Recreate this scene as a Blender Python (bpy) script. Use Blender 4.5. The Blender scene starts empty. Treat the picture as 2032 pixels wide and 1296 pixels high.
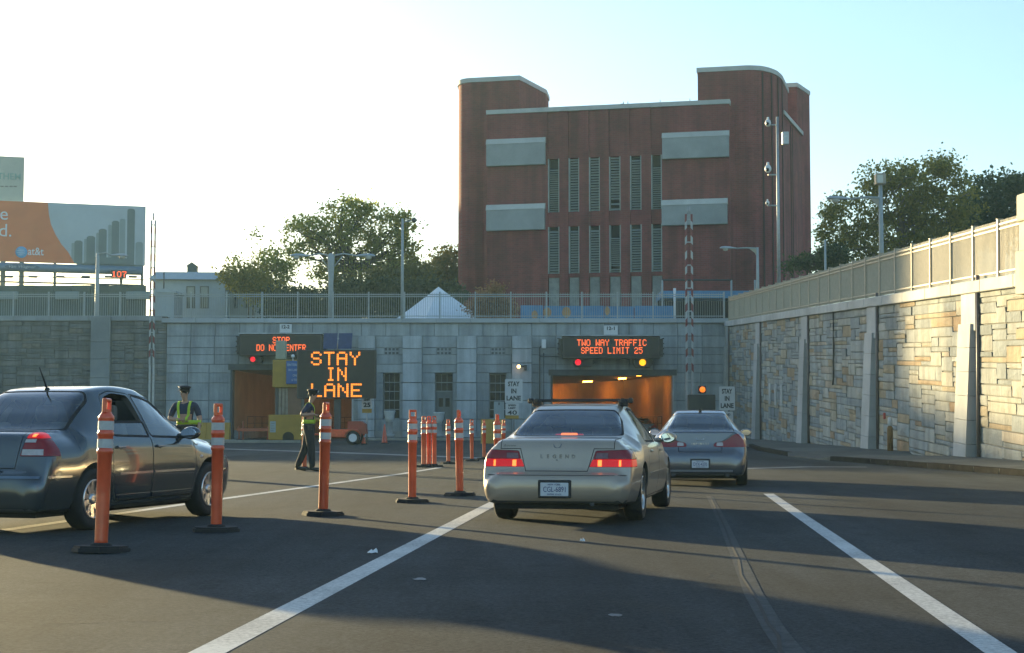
import bpy, bmesh, math, random
import numpy as np
from mathutils import Vector, Matrix
from mathutils.bvhtree import BVHTree

R = math.radians
sc = bpy.context.scene
COL = sc.collection
random.seed(7)

# ------------------------------------------------------------------ camera, sky, sun, exposure
FPX, PITCH, EYE = 3100.0, math.atan(187 / 3100.0), 1.17
cam = bpy.data.cameras.new('camera')
cam.sensor_width = 36.0
cam.lens = 36.0 * FPX / 2032.0
cam.clip_start, cam.clip_end = 0.1, 3000
cam_o = bpy.data.objects.new('camera', cam)
COL.objects.link(cam_o)
cam_o.location = (0, 0, EYE)
cam_o.rotation_euler = (math.pi / 2 + PITCH, 0, 0)
sc.camera = cam_o

SUN_AZ, SUN_EL = R(-35.0), R(6.6)          # azimuth from +Y towards +X
to_sun = Vector((math.sin(SUN_AZ) * math.cos(SUN_EL), math.cos(SUN_AZ) * math.cos(SUN_EL), math.sin(SUN_EL)))
world = bpy.data.worlds.new('World')
sc.world = world
world.use_nodes = True
wn = world.node_tree
sky = wn.nodes.new('ShaderNodeTexSky')
sky.sky_type = 'NISHITA'
sky.sun_disc = False
sky.sun_elevation = SUN_EL
sky.sun_rotation = SUN_AZ
sky.altitude = 0
sky.air_density = 1.0
sky.dust_density = 0.9
sky.ozone_density = 2.4
wn.links.new(sky.outputs[0], wn.nodes['Background'].inputs[0])
wn.nodes['Background'].inputs[1].default_value = 0.127
sun = bpy.data.lights.new('sun', 'SUN')
sun.energy = 4.3
sun.angle = R(0.8)
sun.color = (1.0, 0.80, 0.42)
sun_o = bpy.data.objects.new('sun', sun)
COL.objects.link(sun_o)
sun_o.rotation_euler = (-to_sun).to_track_quat('-Z', 'Y').to_euler()
sun_o.location = (-60, 90, 60)
sc.view_settings.view_transform = 'Standard'
sc.view_settings.look = 'None'
sc.view_settings.gamma = 1.0
sc.view_settings.exposure = 1.7
sc.view_settings.use_curve_mapping = False
sc.render.engine = 'CYCLES'
try:
    sc.cycles.use_denoising = True
    sc.cycles.max_bounces = 8
    sc.cycles.transparent_max_bounces = 16
    sc.cycles.caustics_reflective = False
    sc.cycles.caustics_refractive = False
    sc.cycles.sample_clamp_indirect = 6
except Exception:
    pass


# ------------------------------------------------------------------ pixel helpers (photo pixels -> points)
_cp, _sp = math.cos(PITCH), math.sin(PITCH)


def ray(px, py):
    a, b = (px - 1016) / FPX, (648 - py) / FPX
    return Vector((a, _cp - b * _sp, _sp + b * _cp))


def gp(px, py, z=0.0):
    d = ray(px, py)
    t = (z - EYE) / d.z
    return Vector((d.x * t, d.y * t, z))


def at(px, py, Y):
    d = ray(px, py)
    t = Y / d.y
    return Vector((d.x * t, Y, EYE + d.z * t))


# ------------------------------------------------------------------ objects
def wmat(o):
    m = o.matrix_basis.copy()
    while o.parent:
        o = o.parent
        m = o.matrix_basis @ m
    return m


def thing(name, label, cat, loc=(0, 0, 0), rz=0.0, group=None, rx=0.0, ry=0.0):
    o = bpy.data.objects.new(name, None)
    o.empty_display_size = 0.3
    COL.objects.link(o)
    o.location = loc
    o.rotation_euler = (rx, ry, rz)
    o['label'] = label
    o['category'] = cat
    if group:
        o['group'] = group
    return o


def tag(o, label=None, cat=None, group=None, kind=None):
    for k, v in (('label', label), ('category', cat), ('group', group), ('kind', kind)):
        if v:
            o[k] = v
    return o


def link_mesh(name, me, parent=None):
    o = bpy.data.objects.new(name, me)
    COL.objects.link(o)
    if parent:
        o.parent = parent
    return o


def children(o):
    return [c for c in o.children]


def copy_tree(o, parent=None):
    c = o.copy()
    COL.objects.link(c)
    c.parent = parent
    for ch in list(o.children):
        copy_tree(ch, c)
    return c


class MB:
    """collects shapes, then builds ONE mesh object"""

    def __init__(self):
        self.v, self.f, self.m, self.s = [], [], [], []
        self.mi = 0
        self.smooth = False

    def add(self, verts, faces):
        n = len(self.v)
        self.v += [tuple(p) for p in verts]
        for f in faces:
            self.f.append([i + n for i in f])
            self.m.append(self.mi)
            self.s.append(self.smooth)
        return self

    def box(self, x0, x1, y0, y1, z0, z1):
        if x0 > x1: x0, x1 = x1, x0
        if y0 > y1: y0, y1 = y1, y0
        if z0 > z1: z0, z1 = z1, z0
        v = [(x0, y0, z0), (x1, y0, z0), (x1, y1, z0), (x0, y1, z0), (x0, y0, z1), (x1, y0, z1), (x1, y1, z1), (x0, y1, z1)]
        f = [(0, 3, 2, 1), (4, 5, 6, 7), (0, 1, 5, 4), (1, 2, 6, 5), (2, 3, 7, 6), (3, 0, 4, 7)]
        return self.add(v, f)

    def rbox(self, x0, x1, y0, y1, z0, z1, r=0.02, seg=2):
        bm = bmesh.new()
        bmesh.ops.create_cube(bm, size=1.0)
        for v in bm.verts:
            v.co = Vector(((x0 + x1) / 2 + v.co.x * (x1 - x0), (y0 + y1) / 2 + v.co.y * (y1 - y0), (z0 + z1) / 2 + v.co.z * (z1 - z0)))
        bmesh.ops.bevel(bm, geom=list(bm.edges), offset=r, segments=seg, affect='EDGES', profile=0.5)
        return self.bm(bm)

    def bm(self, bm):
        bm.verts.index_update()
        self.add([v.co[:] for v in bm.verts], [[v.index for v in f.verts] for f in bm.faces])
        bm.free()
        return self

    def hexa(self, p):      # eight corners, bottom 4 ccw then top 4
        return self.add(p, [(0, 3, 2, 1), (4, 5, 6, 7), (0, 1, 5, 4), (1, 2, 6, 5), (2, 3, 7, 6), (3, 0, 4, 7)])

    def quad(self, *p):
        return self.add(p, [tuple(range(len(p)))])

    def prism(self, poly, axis, a, b):
        """poly in the two other axes (x,y)->z ; (y,z)->x ; (x,z)->y, extruded from a to b"""
        def P(u, w, t):
            return {'z': (u, w, t), 'x': (t, u, w), 'y': (u, t, w)}[axis]
        n = len(poly)
        area = sum(poly[i][0] * poly[(i + 1) % n][1] - poly[(i + 1) % n][0] * poly[i][1] for i in range(n))
        if (area < 0) != (axis == 'y'):
            poly = poly[::-1]
        if a > b: a, b = b, a
        v = [P(u, w, a) for u, w in poly] + [P(u, w, b) for u, w in poly]
        f = [tuple(range(n))[::-1], tuple(range(n, 2 * n))]
        f += [(i, (i + 1) % n, n + (i + 1) % n, n + i) for i in range(n)]
        return self.add(v, f)

    def tube(self, pts, radii, n=8, cap=True):
        pts = [Vector(p) for p in pts]
        if not hasattr(radii, '__len__'):
            radii = [radii] * len(pts)
        rings = []
        up = None
        for i, p in enumerate(pts):
            d = (pts[min(i + 1, len(pts) - 1)] - pts[max(i - 1, 0)]).normalized()
            if up is None:
                up = Vector((0, 0, 1)) if abs(d.z) < 0.9 else Vector((1, 0, 0))
            s = d.cross(up).normalized()
            up = s.cross(d).normalized()
            rings.append([p + (s * math.cos(2 * math.pi * k / n) + up * math.sin(2 * math.pi * k / n)) * radii[i] for k in range(n)])
        v = [q for r in rings for q in r]
        f = []
        for i in range(len(pts) - 1):
            for k in range(n):
                a, b = i * n + k, i * n + (k + 1) % n
                f.append((a, a + n, b + n, b)[::-1])
        old = self.smooth
        self.smooth = True
        base = len(self.v)
        self.add(v, f)
        self.smooth = old
        if cap:
            m = (len(pts) - 1) * n
            self.f.append([base + k for k in range(n)][::-1]); self.m.append(self.mi); self.s.append(False)
            self.f.append([base + m + k for k in range(n)]); self.m.append(self.mi); self.s.append(False)
        return self

    def lathe(self, prof, n=20, c=(0, 0, 0), axis='z', cap=True):
        """prof list of (r,h)"""
        v, f = [], []
        for r, h in prof:
            for k in range(n):
                a = 2 * math.pi * k / n
                q = (r * math.cos(a), r * math.sin(a), h)
                if axis == 'x': q = (h, q[0], q[1])
                if axis == 'y': q = (q[1], h, q[0])
                v.append((c[0] + q[0], c[1] + q[1], c[2] + q[2]))
        for i in range(len(prof) - 1):
            for k in range(n):
                a, b = i * n + k, i * n + (k + 1) % n
                f.append((a, b, b + n, a + n))
        old = self.smooth
        self.smooth = True
        base = len(self.v)
        self.add(v, f)
        self.smooth = old
        m = (len(prof) - 1) * n
        if cap:
            self.f.append([base + k for k in range(n)][::-1]); self.m.append(self.mi); self.s.append(False)
            self.f.append([base + m + k for k in range(n)]); self.m.append(self.mi); self.s.append(False)
        return self

    def ball(self, c, r, n=12, sc_=(1, 1, 1)):
        m = n // 2
        prof = [(r * math.sin(math.pi * (i + 0.001 if i == 0 else (i - 0.001 if i == m else i)) / m), -r * math.cos(math.pi * i / m)) for i in range(m + 1)]
        k = len(self.v)
        self.lathe(prof, n)
        for i in range(k, len(self.v)):
            x, y, z = self.v[i]
            self.v[i] = (c[0] + x * sc_[0], c[1] + y * sc_[1], c[2] + z * sc_[2])
        return self

    def mesh(self, name, mats):
        me = bpy.data.meshes.new(name)
        me.from_pydata(self.v, [], self.f)
        if not isinstance(mats, (list, tuple)):
            mats = [mats]
        for m in mats:
            me.materials.append(m)
        me.polygons.foreach_set('material_index', self.m)
        me.polygons.foreach_set('use_smooth', self.s)
        me.update()
        return me

    def build(self, name, mats, parent=None, world=False, label=None):
        if world and parent is not None:
            iv = wmat(parent).inverted()
            self.v = [tuple(iv @ Vector(p)) for p in self.v]
        o = link_mesh(name, self.mesh(name, mats), parent)
        if label:
            o['label'] = label
        return o


# ------------------------------------------------------------------ materials
_MATS = {}


def mat(name, col, rough=0.6, metal=0.0, var=0.12, scale=3.0, bump=0.0, bscale=40.0, emit=None, estr=0.0, objvar=0.0,
        col2=None, spec=0.5, coat=0.0, stain=0.0, trans=0.0, coords='Object'):
    """procedural principled material: two noises vary the colour, a third gives fine relief"""
    if name in _MATS:
        return _MATS[name]
    m = bpy.data.materials.new(name)
    m.use_nodes = True
    nt = m.node_tree
    b = nt.nodes['Principled BSDF']
    b.inputs['Roughness'].default_value = rough
    b.inputs['Metallic'].default_value = metal
    b.inputs['Specular IOR Level'].default_value = spec
    b.inputs['Coat Weight'].default_value = coat
    b.inputs['Coat Roughness'].default_value = 0.04
    if trans:
        b.inputs['Transmission Weight'].default_value = trans
    tc = nt.nodes.new('ShaderNodeTexCoord')
    src = tc.outputs[coords]
    n1 = nt.nodes.new('ShaderNodeTexNoise')
    n1.inputs['Scale'].default_value = scale
    n1.inputs['Detail'].default_value = 6
    n1.inputs['Roughness'].default_value = 0.65
    nt.links.new(src, n1.inputs['Vector'])
    mix = nt.nodes.new('ShaderNodeMix')
    mix.data_type = 'RGBA'
    c = Vector(col[:3])
    lo = [max(0, x * (1 - var)) for x in c]
    hi = [min(1, x * (1 + var)) for x in c]
    if col2:
        lo, hi = list(c), list(col2)
    mix.inputs[6].default_value = (*lo, 1)
    mix.inputs[7].default_value = (*hi, 1)
    mr = nt.nodes.new('ShaderNodeMapRange')
    mr.inputs[1].default_value = 0.3
    mr.inputs[2].default_value = 0.7
    nt.links.new(n1.outputs[0], mr.inputs[0])
    nt.links.new(mr.outputs[0], mix.inputs[0])
    out = mix.outputs[2]
    if objvar:
        oi = nt.nodes.new('ShaderNodeObjectInfo')
        hsv = nt.nodes.new('ShaderNodeHueSaturation')
        m2 = nt.nodes.new('ShaderNodeMapRange')
        m2.inputs[3].default_value = 1 - objvar
        m2.inputs[4].default_value = 1 + objvar
        nt.links.new(oi.outputs['Random'], m2.inputs[0])
        nt.links.new(m2.outputs[0], hsv.inputs['Value'])
        nt.links.new(out, hsv.inputs['Color'])
        out = hsv.outputs[0]
    if stain:
        n2 = nt.nodes.new('ShaderNodeTexNoise')
        n2.inputs['Scale'].default_value = scale * 0.23
        n2.inputs['Detail'].default_value = 8
        n2.inputs['Distortion'].default_value = 0.6
        nt.links.new(src, n2.inputs['Vector'])
        r2 = nt.nodes.new('ShaderNodeMapRange')
        r2.inputs[1].default_value = 0.42
        r2.inputs[2].default_value = 0.68
        r2.inputs[4].default_value = stain
        nt.links.new(n2.outputs[0], r2.inputs[0])
        mx = nt.nodes.new('ShaderNodeMix')
        mx.data_type = 'RGBA'
        mx.inputs[7].default_value = (*[x * 0.35 for x in c], 1)
        nt.links.new(r2.outputs[0], mx.inputs[0])
        nt.links.new(out, mx.inputs[6])
        out = mx.outputs[2]
    nt.links.new(out, b.inputs['Base Color'])
    if bump:
        n3 = nt.nodes.new('ShaderNodeTexNoise')
        n3.inputs['Scale'].default_value = bscale
        n3.inputs['Detail'].default_value = 5
        nt.links.new(src, n3.inputs['Vector'])
        bp = nt.nodes.new('ShaderNodeBump')
        bp.inputs['Strength'].default_value = bump
        bp.inputs['Distance'].default_value = 0.02
        nt.links.new(n3.outputs[0], bp.inputs['Height'])
        nt.links.new(bp.outputs[0], b.inputs['Normal'])
    if emit:
        b.inputs['Emission Color'].default_value = (*emit, 1)
        b.inputs['Emission Strength'].default_value = estr
    _MATS[name] = m
    return m


def ramp_mat(name, stops, rough=0.8, scale=1.0, bump=0.3, objvar=True, coords='Object', spec=0.3):
    """stone: colour picked per object (Object Info random) from a ramp, plus grain"""
    m = bpy.data.materials.new(name)
    m.use_nodes = True
    nt = m.node_tree
    b = nt.nodes['Principled BSDF']
    b.inputs['Roughness'].default_value = rough
    b.inputs['Specular IOR Level'].default_value = spec
    tc = nt.nodes.new('ShaderNodeTexCoord')
    geo = nt.nodes.new('ShaderNodeNewGeometry')
    rp = nt.nodes.new('ShaderNodeValToRGB')
    rp.color_ramp.interpolation = 'LINEAR'
    els = rp.color_ramp.elements
    while len(els) < len(stops):
        els.new(0.5)
    for e, (p, c) in zip(els, stops):
        e.position = p
        e.color = (*c, 1)
    if objvar == 'attr':
        at_ = nt.nodes.new('ShaderNodeAttribute')
        at_.attribute_name = 'tone'
        nt.links.new(at_.outputs['Fac'], rp.inputs[0])
    else:
        oi = nt.nodes.new('ShaderNodeObjectInfo')
        nt.links.new(oi.outputs['Random'], rp.inputs[0])
    n1 = nt.nodes.new('ShaderNodeTexNoise')
    n1.inputs['Scale'].default_value = scale
    n1.inputs['Detail'].default_value = 8
    n1.inputs['Roughness'].default_value = 0.7
    nt.links.new(geo.outputs['Position'], n1.inputs['Vector'])
    mr = nt.nodes.new('ShaderNodeMapRange')
    mr.inputs[1].default_value = 0.25
    mr.inputs[2].default_value = 0.75
    mr.inputs[3].default_value = 0.72
    mr.inputs[4].default_value = 1.22
    nt.links.new(n1.outputs[0], mr.inputs[0])
    hsv = nt.nodes.new('ShaderNodeHueSaturation')
    # rain streaks and soot running down the face
    ms = nt.nodes.new('ShaderNodeMapping')
    ms.inputs['Scale'].default_value = (1.5, 1.5, 0.11)
    nt.links.new(geo.outputs['Position'], ms.inputs['Vector'])
    n2 = nt.nodes.new('ShaderNodeTexNoise')
    n2.inputs['Scale'].default_value = 1.0
    n2.inputs['Detail'].default_value = 7
    n2.inputs['Roughness'].default_value = 0.65
    nt.links.new(ms.outputs[0], n2.inputs['Vector'])
    m2 = nt.nodes.new('ShaderNodeMapRange')
    m2.inputs[1].default_value = 0.36
    m2.inputs[2].default_value = 0.62
    m2.inputs[3].default_value = 0.70
    m2.inputs[4].default_value = 1.10
    nt.links.new(n2.outputs[0], m2.inputs[0])
    mm = nt.nodes.new('ShaderNodeMath')
    mm.operation = 'MULTIPLY'
    nt.links.new(mr.outputs[0], mm.inputs[0])
    nt.links.new(m2.outputs[0], mm.inputs[1])
    nt.links.new(mm.outputs[0], hsv.inputs['Value'])
    nt.links.new(rp.outputs[0], hsv.inputs['Color'])
    nt.links.new(hsv.outputs[0], b.inputs['Base Color'])
    n3 = nt.nodes.new('ShaderNodeTexNoise')
    n3.inputs['Scale'].default_value = 9
    n3.inputs['Detail'].default_value = 8
    nt.links.new(geo.outputs['Position'], n3.inputs['Vector'])
    bp = nt.nodes.new('ShaderNodeBump')
    bp.inputs['Strength'].default_value = bump
    bp.inputs['Distance'].default_value = 0.06
    nt.links.new(n3.outputs[0], bp.inputs['Height'])
    nt.links.new(bp.outputs[0], b.inputs['Normal'])
    return m


def leaf_mat(name, c0, c1, trans=0.5):
    m = bpy.data.materials.new(name)
    m.use_nodes = True
    nt = m.node_tree
    for n in list(nt.nodes):
        nt.nodes.remove(n)
    out = nt.nodes.new('ShaderNodeOutputMaterial')
    geo = nt.nodes.new('ShaderNodeNewGeometry')
    rp = nt.nodes.new('ShaderNodeMix')
    rp.data_type = 'RGBA'
    rp.inputs[6].default_value = (*c0, 1)
    rp.inputs[7].default_value = (*c1, 1)
    nt.links.new(geo.outputs['Random Per Island'], rp.inputs[0])
    d = nt.nodes.new('ShaderNodeBsdfPrincipled')
    d.inputs['Roughness'].default_value = 0.55
    d.inputs['Specular IOR Level'].default_value = 0.3
    t = nt.nodes.new('ShaderNodeBsdfTranslucent')
    mx = nt.nodes.new('ShaderNodeMixShader')
    mx.inputs[0].default_value = trans
    nt.links.new(rp.outputs[2], d.inputs['Base Color'])
    hs = nt.nodes.new('ShaderNodeHueSaturation')
    hs.inputs['Value'].default_value = 2.3
    hs.inputs['Saturation'].default_value = 1.1
    nt.links.new(rp.outputs[2], hs.inputs['Color'])
    nt.links.new(hs.outputs[0], t.inputs['Color'])
    nt.links.new(d.outputs[0], mx.inputs[1])
    nt.links.new(t.outputs[0], mx.inputs[2])
    nt.links.new(mx.outputs[0], out.inputs['Surface'])
    return m


M_white = mat('white_paint', (0.72, 0.72, 0.70), 0.5, var=0.06)
M_black = mat('black_plastic', (0.02, 0.02, 0.022), 0.45, var=0.2)
M_rubber = mat('black_rubber', (0.022, 0.022, 0.024), 0.85, var=0.3, bump=0.3)
M_steel = mat('galvanised_steel', (0.42, 0.43, 0.43), 0.45, 0.6, var=0.15, scale=8)
M_dsteel = mat('dark_steel', (0.06, 0.065, 0.07), 0.5, 0.3, var=0.2)
M_letter_black = mat('black_print', (0.02, 0.02, 0.02), 0.6, var=0.0)
M_letter_white = mat('white_print', (0.75, 0.75, 0.74), 0.6, var=0.0)

# ------------------------------------------------------------------ lettering
_FONTCURVE = None


def text_mb(s, size, depth=0.004, bold=0.0, spacing=1.0, shear=0.0):
    cu = bpy.data.curves.new('t', 'FONT')
    cu.body = s
    cu.size = size
    cu.extrude = depth
    cu.offset = bold
    cu.space_character = spacing
    cu.shear = shear
    cu.align_x = 'CENTER'
    cu.align_y = 'CENTER'
    cu.resolution_u = 3
    o = bpy.data.objects.new('t', cu)
    COL.objects.link(o)
    bpy.context.view_layer.update()
    dg = bpy.context.evaluated_depsgraph_get()
    me = o.evaluated_get(dg).to_mesh()
    v = [p.co.copy() for p in me.vertices]
    f = [list(p.vertices) for p in me.polygons]
    o.evaluated_get(dg).to_mesh_clear()
    bpy.data.objects.remove(o)
    bpy.data.curves.remove(cu)
    return v, f


def lettering(s, size, centre, right, up, m, parent, depth=0.004, bold=0.0, width=None, spacing=1.0, name='lettering', world=True, shear=0.0):
    """flat raised letters in the plane (right, up) about centre"""
    v, f = text_mb(s, size, depth, bold, spacing, shear)
    xs = [p.x for p in v]
    ys = [p.y for p in v]
    cx, cy = (min(xs) + max(xs)) / 2, (min(ys) + max(ys)) / 2
    k = width / (max(xs) - min(xs)) if width else 1.0
    right, up, c = Vector(right).normalized(), Vector(up).normalized(), Vector(centre)
    n = right.cross(up)
    mb = MB()
    mb.add([c + right * ((p.x - cx) * k) + up * (p.y - cy) + n * p.z for p in v], f)
    return mb.build(name, m, parent, world=world)


DOTS = {
    'A': '01110 10001 10001 11111 10001 10001 10001', 'C': '01110 10001 10000 10000 10000 10001 01110',
    'D': '11110 10001 10001 10001 10001 10001 11110', 'E': '11111 10000 10000 11110 10000 10000 11111',
    'F': '11111 10000 10000 11110 10000 10000 10000', 'I': '01110 00100 00100 00100 00100 00100 01110',
    'L': '10000 10000 10000 10000 10000 10000 11111', 'M': '10001 11011 10101 10101 10001 10001 10001',
    'N': '10001 11001 10101 10101 10011 10001 10001', 'O': '01110 10001 10001 10001 10001 10001 01110',
    'P': '11110 10001 10001 11110 10000 10000 10000', 'R': '11110 10001 10001 11110 10100 10010 10001',
    'S': '01110 10001 10000 01110 00001 10001 01110', 'T': '11111 00100 00100 00100 00100 00100 00100',
    'W': '10001 10001 10001 10101 10101 11011 10001', 'Y': '10001 10001 01010 00100 00100 00100 00100',
    '2': '01110 10001 00001 00110 01000 10000 11111', '5': '11111 10000 11110 00001 00001 10001 01110',
    '0': '01110 10001 10001 10001 10001 10001 01110', '1': '00100 01100 00100 00100 00100 00100 01110',
    '7': '11111 00001 00010 00100 00100 00100 00100', ' ': '00000 00000 00000 00000 00000 00000 00000'}


def led_text(s, centre, pitch, parent, m, dot=0.46, name='lit_lettering', adv=6, py=None):
    """rows of lamp dots in the XZ plane facing -Y (each a small raised square lens)"""
    py = py or pitch
    w = (len(s) * adv - (adv - 5)) * pitch
    x0 = centre[0] - w / 2
    for i, ch in enumerate(s):
        mb = MB()
        for r, row in enumerate(DOTS[ch].split()):
            for c, b in enumerate(row):
                if b == '1':
                    x = x0 + (i * adv + c + 0.5) * pitch
                    z = centre[2] + (3 - r) * py
                    y = centre[1]
                    q = pitch * dot
                    qz = py * dot
                    mb.box(x - q, x + q, y - 0.012, y, z - qz, z + qz)
        if mb.v:
            tag(mb.build(name, m, parent, world=True), kind='stuff')



# ================================================================== THE SETTING
def island(m):
    """switch a ramp material from per-object to per-island colour"""
    nt = m.node_tree
    rp = [n for n in nt.nodes if n.type == 'VALTORGB'][0]
    geo = [n for n in nt.nodes if n.type == 'NEW_GEOMETRY'][0]
    nt.links.new(geo.outputs['Random Per Island'], rp.inputs[0])
    return m


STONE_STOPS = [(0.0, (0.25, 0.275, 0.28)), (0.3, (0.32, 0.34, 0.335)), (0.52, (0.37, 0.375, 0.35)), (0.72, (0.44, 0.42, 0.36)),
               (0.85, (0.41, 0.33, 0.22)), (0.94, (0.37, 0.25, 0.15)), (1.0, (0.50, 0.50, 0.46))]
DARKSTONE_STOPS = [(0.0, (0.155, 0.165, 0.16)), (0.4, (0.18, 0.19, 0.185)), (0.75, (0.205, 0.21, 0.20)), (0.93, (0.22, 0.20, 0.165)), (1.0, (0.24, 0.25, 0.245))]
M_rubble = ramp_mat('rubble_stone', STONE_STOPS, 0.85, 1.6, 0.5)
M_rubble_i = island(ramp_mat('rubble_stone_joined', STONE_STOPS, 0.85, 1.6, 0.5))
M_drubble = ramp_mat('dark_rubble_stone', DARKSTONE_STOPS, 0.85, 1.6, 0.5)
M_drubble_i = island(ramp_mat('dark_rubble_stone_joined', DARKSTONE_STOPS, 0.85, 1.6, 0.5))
M_mortar = mat('mortar', (0.24, 0.235, 0.21), 0.9, var=0.3, scale=2.0, bump=0.4, stain=0.5)
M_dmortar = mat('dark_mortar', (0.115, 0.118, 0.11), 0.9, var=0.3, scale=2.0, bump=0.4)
M_ashlar = ramp_mat('dressed_granite', [(0, (0.31, 0.34, 0.35)), (0.5, (0.35, 0.38, 0.39)), (1, (0.40, 0.43, 0.43))], 0.75, 0.9, 0.15)
M_pier = ramp_mat('pale_dressed_granite', [(0, (0.40, 0.43, 0.44)), (1, (0.47, 0.50, 0.51))], 0.75, 0.9, 0.15)
M_joint = mat('dark_joint', (0.13, 0.14, 0.145), 0.9, var=0.3, scale=1.5)
M_coping = mat('coping_stone', (0.50, 0.50, 0.47), 0.75, var=0.15, scale=1.2, bump=0.2, stain=0.35)
M_concrete = mat('concrete', (0.33, 0.33, 0.31), 0.85, var=0.2, scale=1.3, bump=0.3, stain=0.5)
M_fence = mat('fence_paint', (0.43, 0.37, 0.275), 0.55, var=0.1, scale=5)
M_gfence = mat('grey_fence_paint', (0.36, 0.39, 0.38), 0.55, var=0.1, scale=5)


def asphalt():
    m = bpy.data.materials.new('asphalt')
    m.use_nodes = True
    nt = m.node_tree
    N, L = nt.nodes.new, nt.links.new
    b = nt.nodes['Principled BSDF']
    b.inputs['Specular IOR Level'].default_value = 0.12
    geo = N('ShaderNodeNewGeometry')
    mp = N('ShaderNodeMapping')
    mp.inputs['Rotation'].default_value = (0, 0, R(-5.4))
    mp.inputs['Scale'].default_value = (1.0, 0.09, 1)
    L(geo.outputs['Position'], mp.inputs['Vector'])

    def noise(src, s, d=6, r=0.6):
        n = N('ShaderNodeTexNoise')
        n.inputs['Scale'].default_value = s
        n.inputs['Detail'].default_value = d
        n.inputs['Roughness'].default_value = r
        L(src, n.inputs['Vector'])
        return n.outputs[0]

    def rng(src, a, b_, c, d):
        n = N('ShaderNodeMapRange')
        for i, x in enumerate((a, b_, c, d)):
            n.inputs[i + 1].default_value = x
        L(src, n.inputs[0])
        return n.outputs[0]

    def mul(a, b_):
        n = N('ShaderNodeMath')
        n.operation = 'MULTIPLY'
        L(a, n.inputs[0])
        L(b_, n.inputs[1])
        return n.outputs[0]
    tracks = rng(noise(mp.outputs[0], 0.9, 4), 0.3, 0.7, 0.74, 1.26)
    streak = rng(noise(mp.outputs[0], 5.0, 5), 0.3, 0.7, 0.90, 1.10)
    patch = rng(noise(geo.outputs['Position'], 0.35, 8), 0.3, 0.7, 0.85, 1.15)
    grain = rng(noise(geo.outputs['Position'], 26, 6, 0.9), 0.38, 0.62, 0.45, 1.60)
    oil = rng(noise(geo.outputs['Position'], 1.7, 8, 0.7), 0.56, 0.70, 1.0, 0.62)
    # oil darkened lane centres and paler wheel tracks, along the lanes
    rot = N('ShaderNodeMapping')
    rot.inputs['Rotation'].default_value = (0, 0, R(5.4))
    L(geo.outputs['Position'], rot.inputs['Vector'])
    sx = N('ShaderNodeSeparateXYZ')
    L(rot.outputs[0], sx.inputs[0])

    def wave(period, x0, lo, hi):
        a = N('ShaderNodeMath')
        a.operation = 'MULTIPLY_ADD'
        a.inputs[1].default_value = 2 * math.pi / period
        a.inputs[2].default_value = -x0 * 2 * math.pi / period
        L(sx.outputs[0], a.inputs[0])
        c = N('ShaderNodeMath')
        c.operation = 'COSINE'
        L(a.outputs[0], c.inputs[0])
        return rng(c.outputs[0], -1, 1, lo, hi)
    lanes = mul(wave(4.09, -.335, 1.10, .84), wave(1.64, -.335 + .82, .95, 1.06))
    blot = rng(noise(geo.outputs['Position'], 5.5, 6, .7), 0.3, 0.7, 0.86, 1.14)
    v = mul(mul(mul(mul(tracks, patch), mul(grain, streak)), oil), mul(lanes, blot))
    hsv = N('ShaderNodeHueSaturation')
    hsv.inputs['Color'].default_value = (0.047, 0.052, 0.053, 1)
    L(v, hsv.inputs['Value'])
    L(hsv.outputs[0], b.inputs['Base Color'])
    L(rng(noise(geo.outputs['Position'], 0.8, 5), 0.3, 0.7, 0.85, 1.0), b.inputs['Roughness'])
    bp = N('ShaderNodeBump')
    bp.inputs['Strength'].default_value = 0.55
    bp.inputs['Distance'].default_value = 0.02
    L(noise(geo.outputs['Position'], 38, 5, 0.85), bp.inputs['Height'])
    L(bp.outputs[0], b.inputs['Normal'])
    return m


M_asphalt = asphalt()


def road_paint(name, col, wear=0.55):
    m = bpy.data.materials.new(name)
    m.use_nodes = True
    nt = m.node_tree
    N, L = nt.nodes.new, nt.links.new
    b = nt.nodes['Principled BSDF']
    b.inputs['Roughness'].default_value = 0.7
    geo = N('ShaderNodeNewGeometry')
    n = N('ShaderNodeTexNoise')
    n.inputs['Scale'].default_value = 26
    n.inputs['Detail'].default_value = 8
    n.inputs['Roughness'].default_value = 0.75
    L(geo.outputs['Position'], n.inputs['Vector'])
    n2 = N('ShaderNodeTexNoise')
    n2.inputs['Scale'].default_value = 0.9
    n2.inputs['Detail'].default_value = 4
    L(geo.outputs['Position'], n2.inputs['Vector'])
    ad = N('ShaderNodeMath')
    ad.operation = 'MULTIPLY_ADD'
    ad.inputs[1].default_value = 0.5
    L(n2.outputs[0], ad.inputs[0])
    L(n.outputs[0], ad.inputs[2])
    mr = N('ShaderNodeMapRange')
    mr.inputs[1].default_value = wear
    mr.inputs[2].default_value = wear + 0.35
    L(ad.outputs[0], mr.inputs[0])
    mx = N('ShaderNodeMix')
    mx.data_type = 'RGBA'
    mx.inputs[6].default_value = (*col, 1)
    mx.inputs[7].default_value = (*[.055 + c * 0.10 for c in col], 1)
    L(mr.outputs[0], mx.inputs[0])
    L(mx.outputs[2], b.inputs['Base Color'])
    return m


M_line = road_paint('white_road_paint', (0.58, 0.57, 0.53), 0.66)
M_faded = road_paint('faded_road_paint', (0.30, 0.31, 0.30), 0.5)
M_yline = road_paint('yellow_road_paint', (0.50, 0.33, 0.06), 0.55)
M_soil = mat('soil', (0.10, 0.09, 0.065), 0.95, var=0.3, scale=0.3)

WX0, WSL = 13.1, 0.0116                      # the right wall's face: X = WX0 + (Y-44)*WSL


def wall_x(Y):
    return WX0 + (Y - 44) * WSL


def wall_top(Y):
    return 4.94 + (Y - 40) / 60 * 2.58


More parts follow.
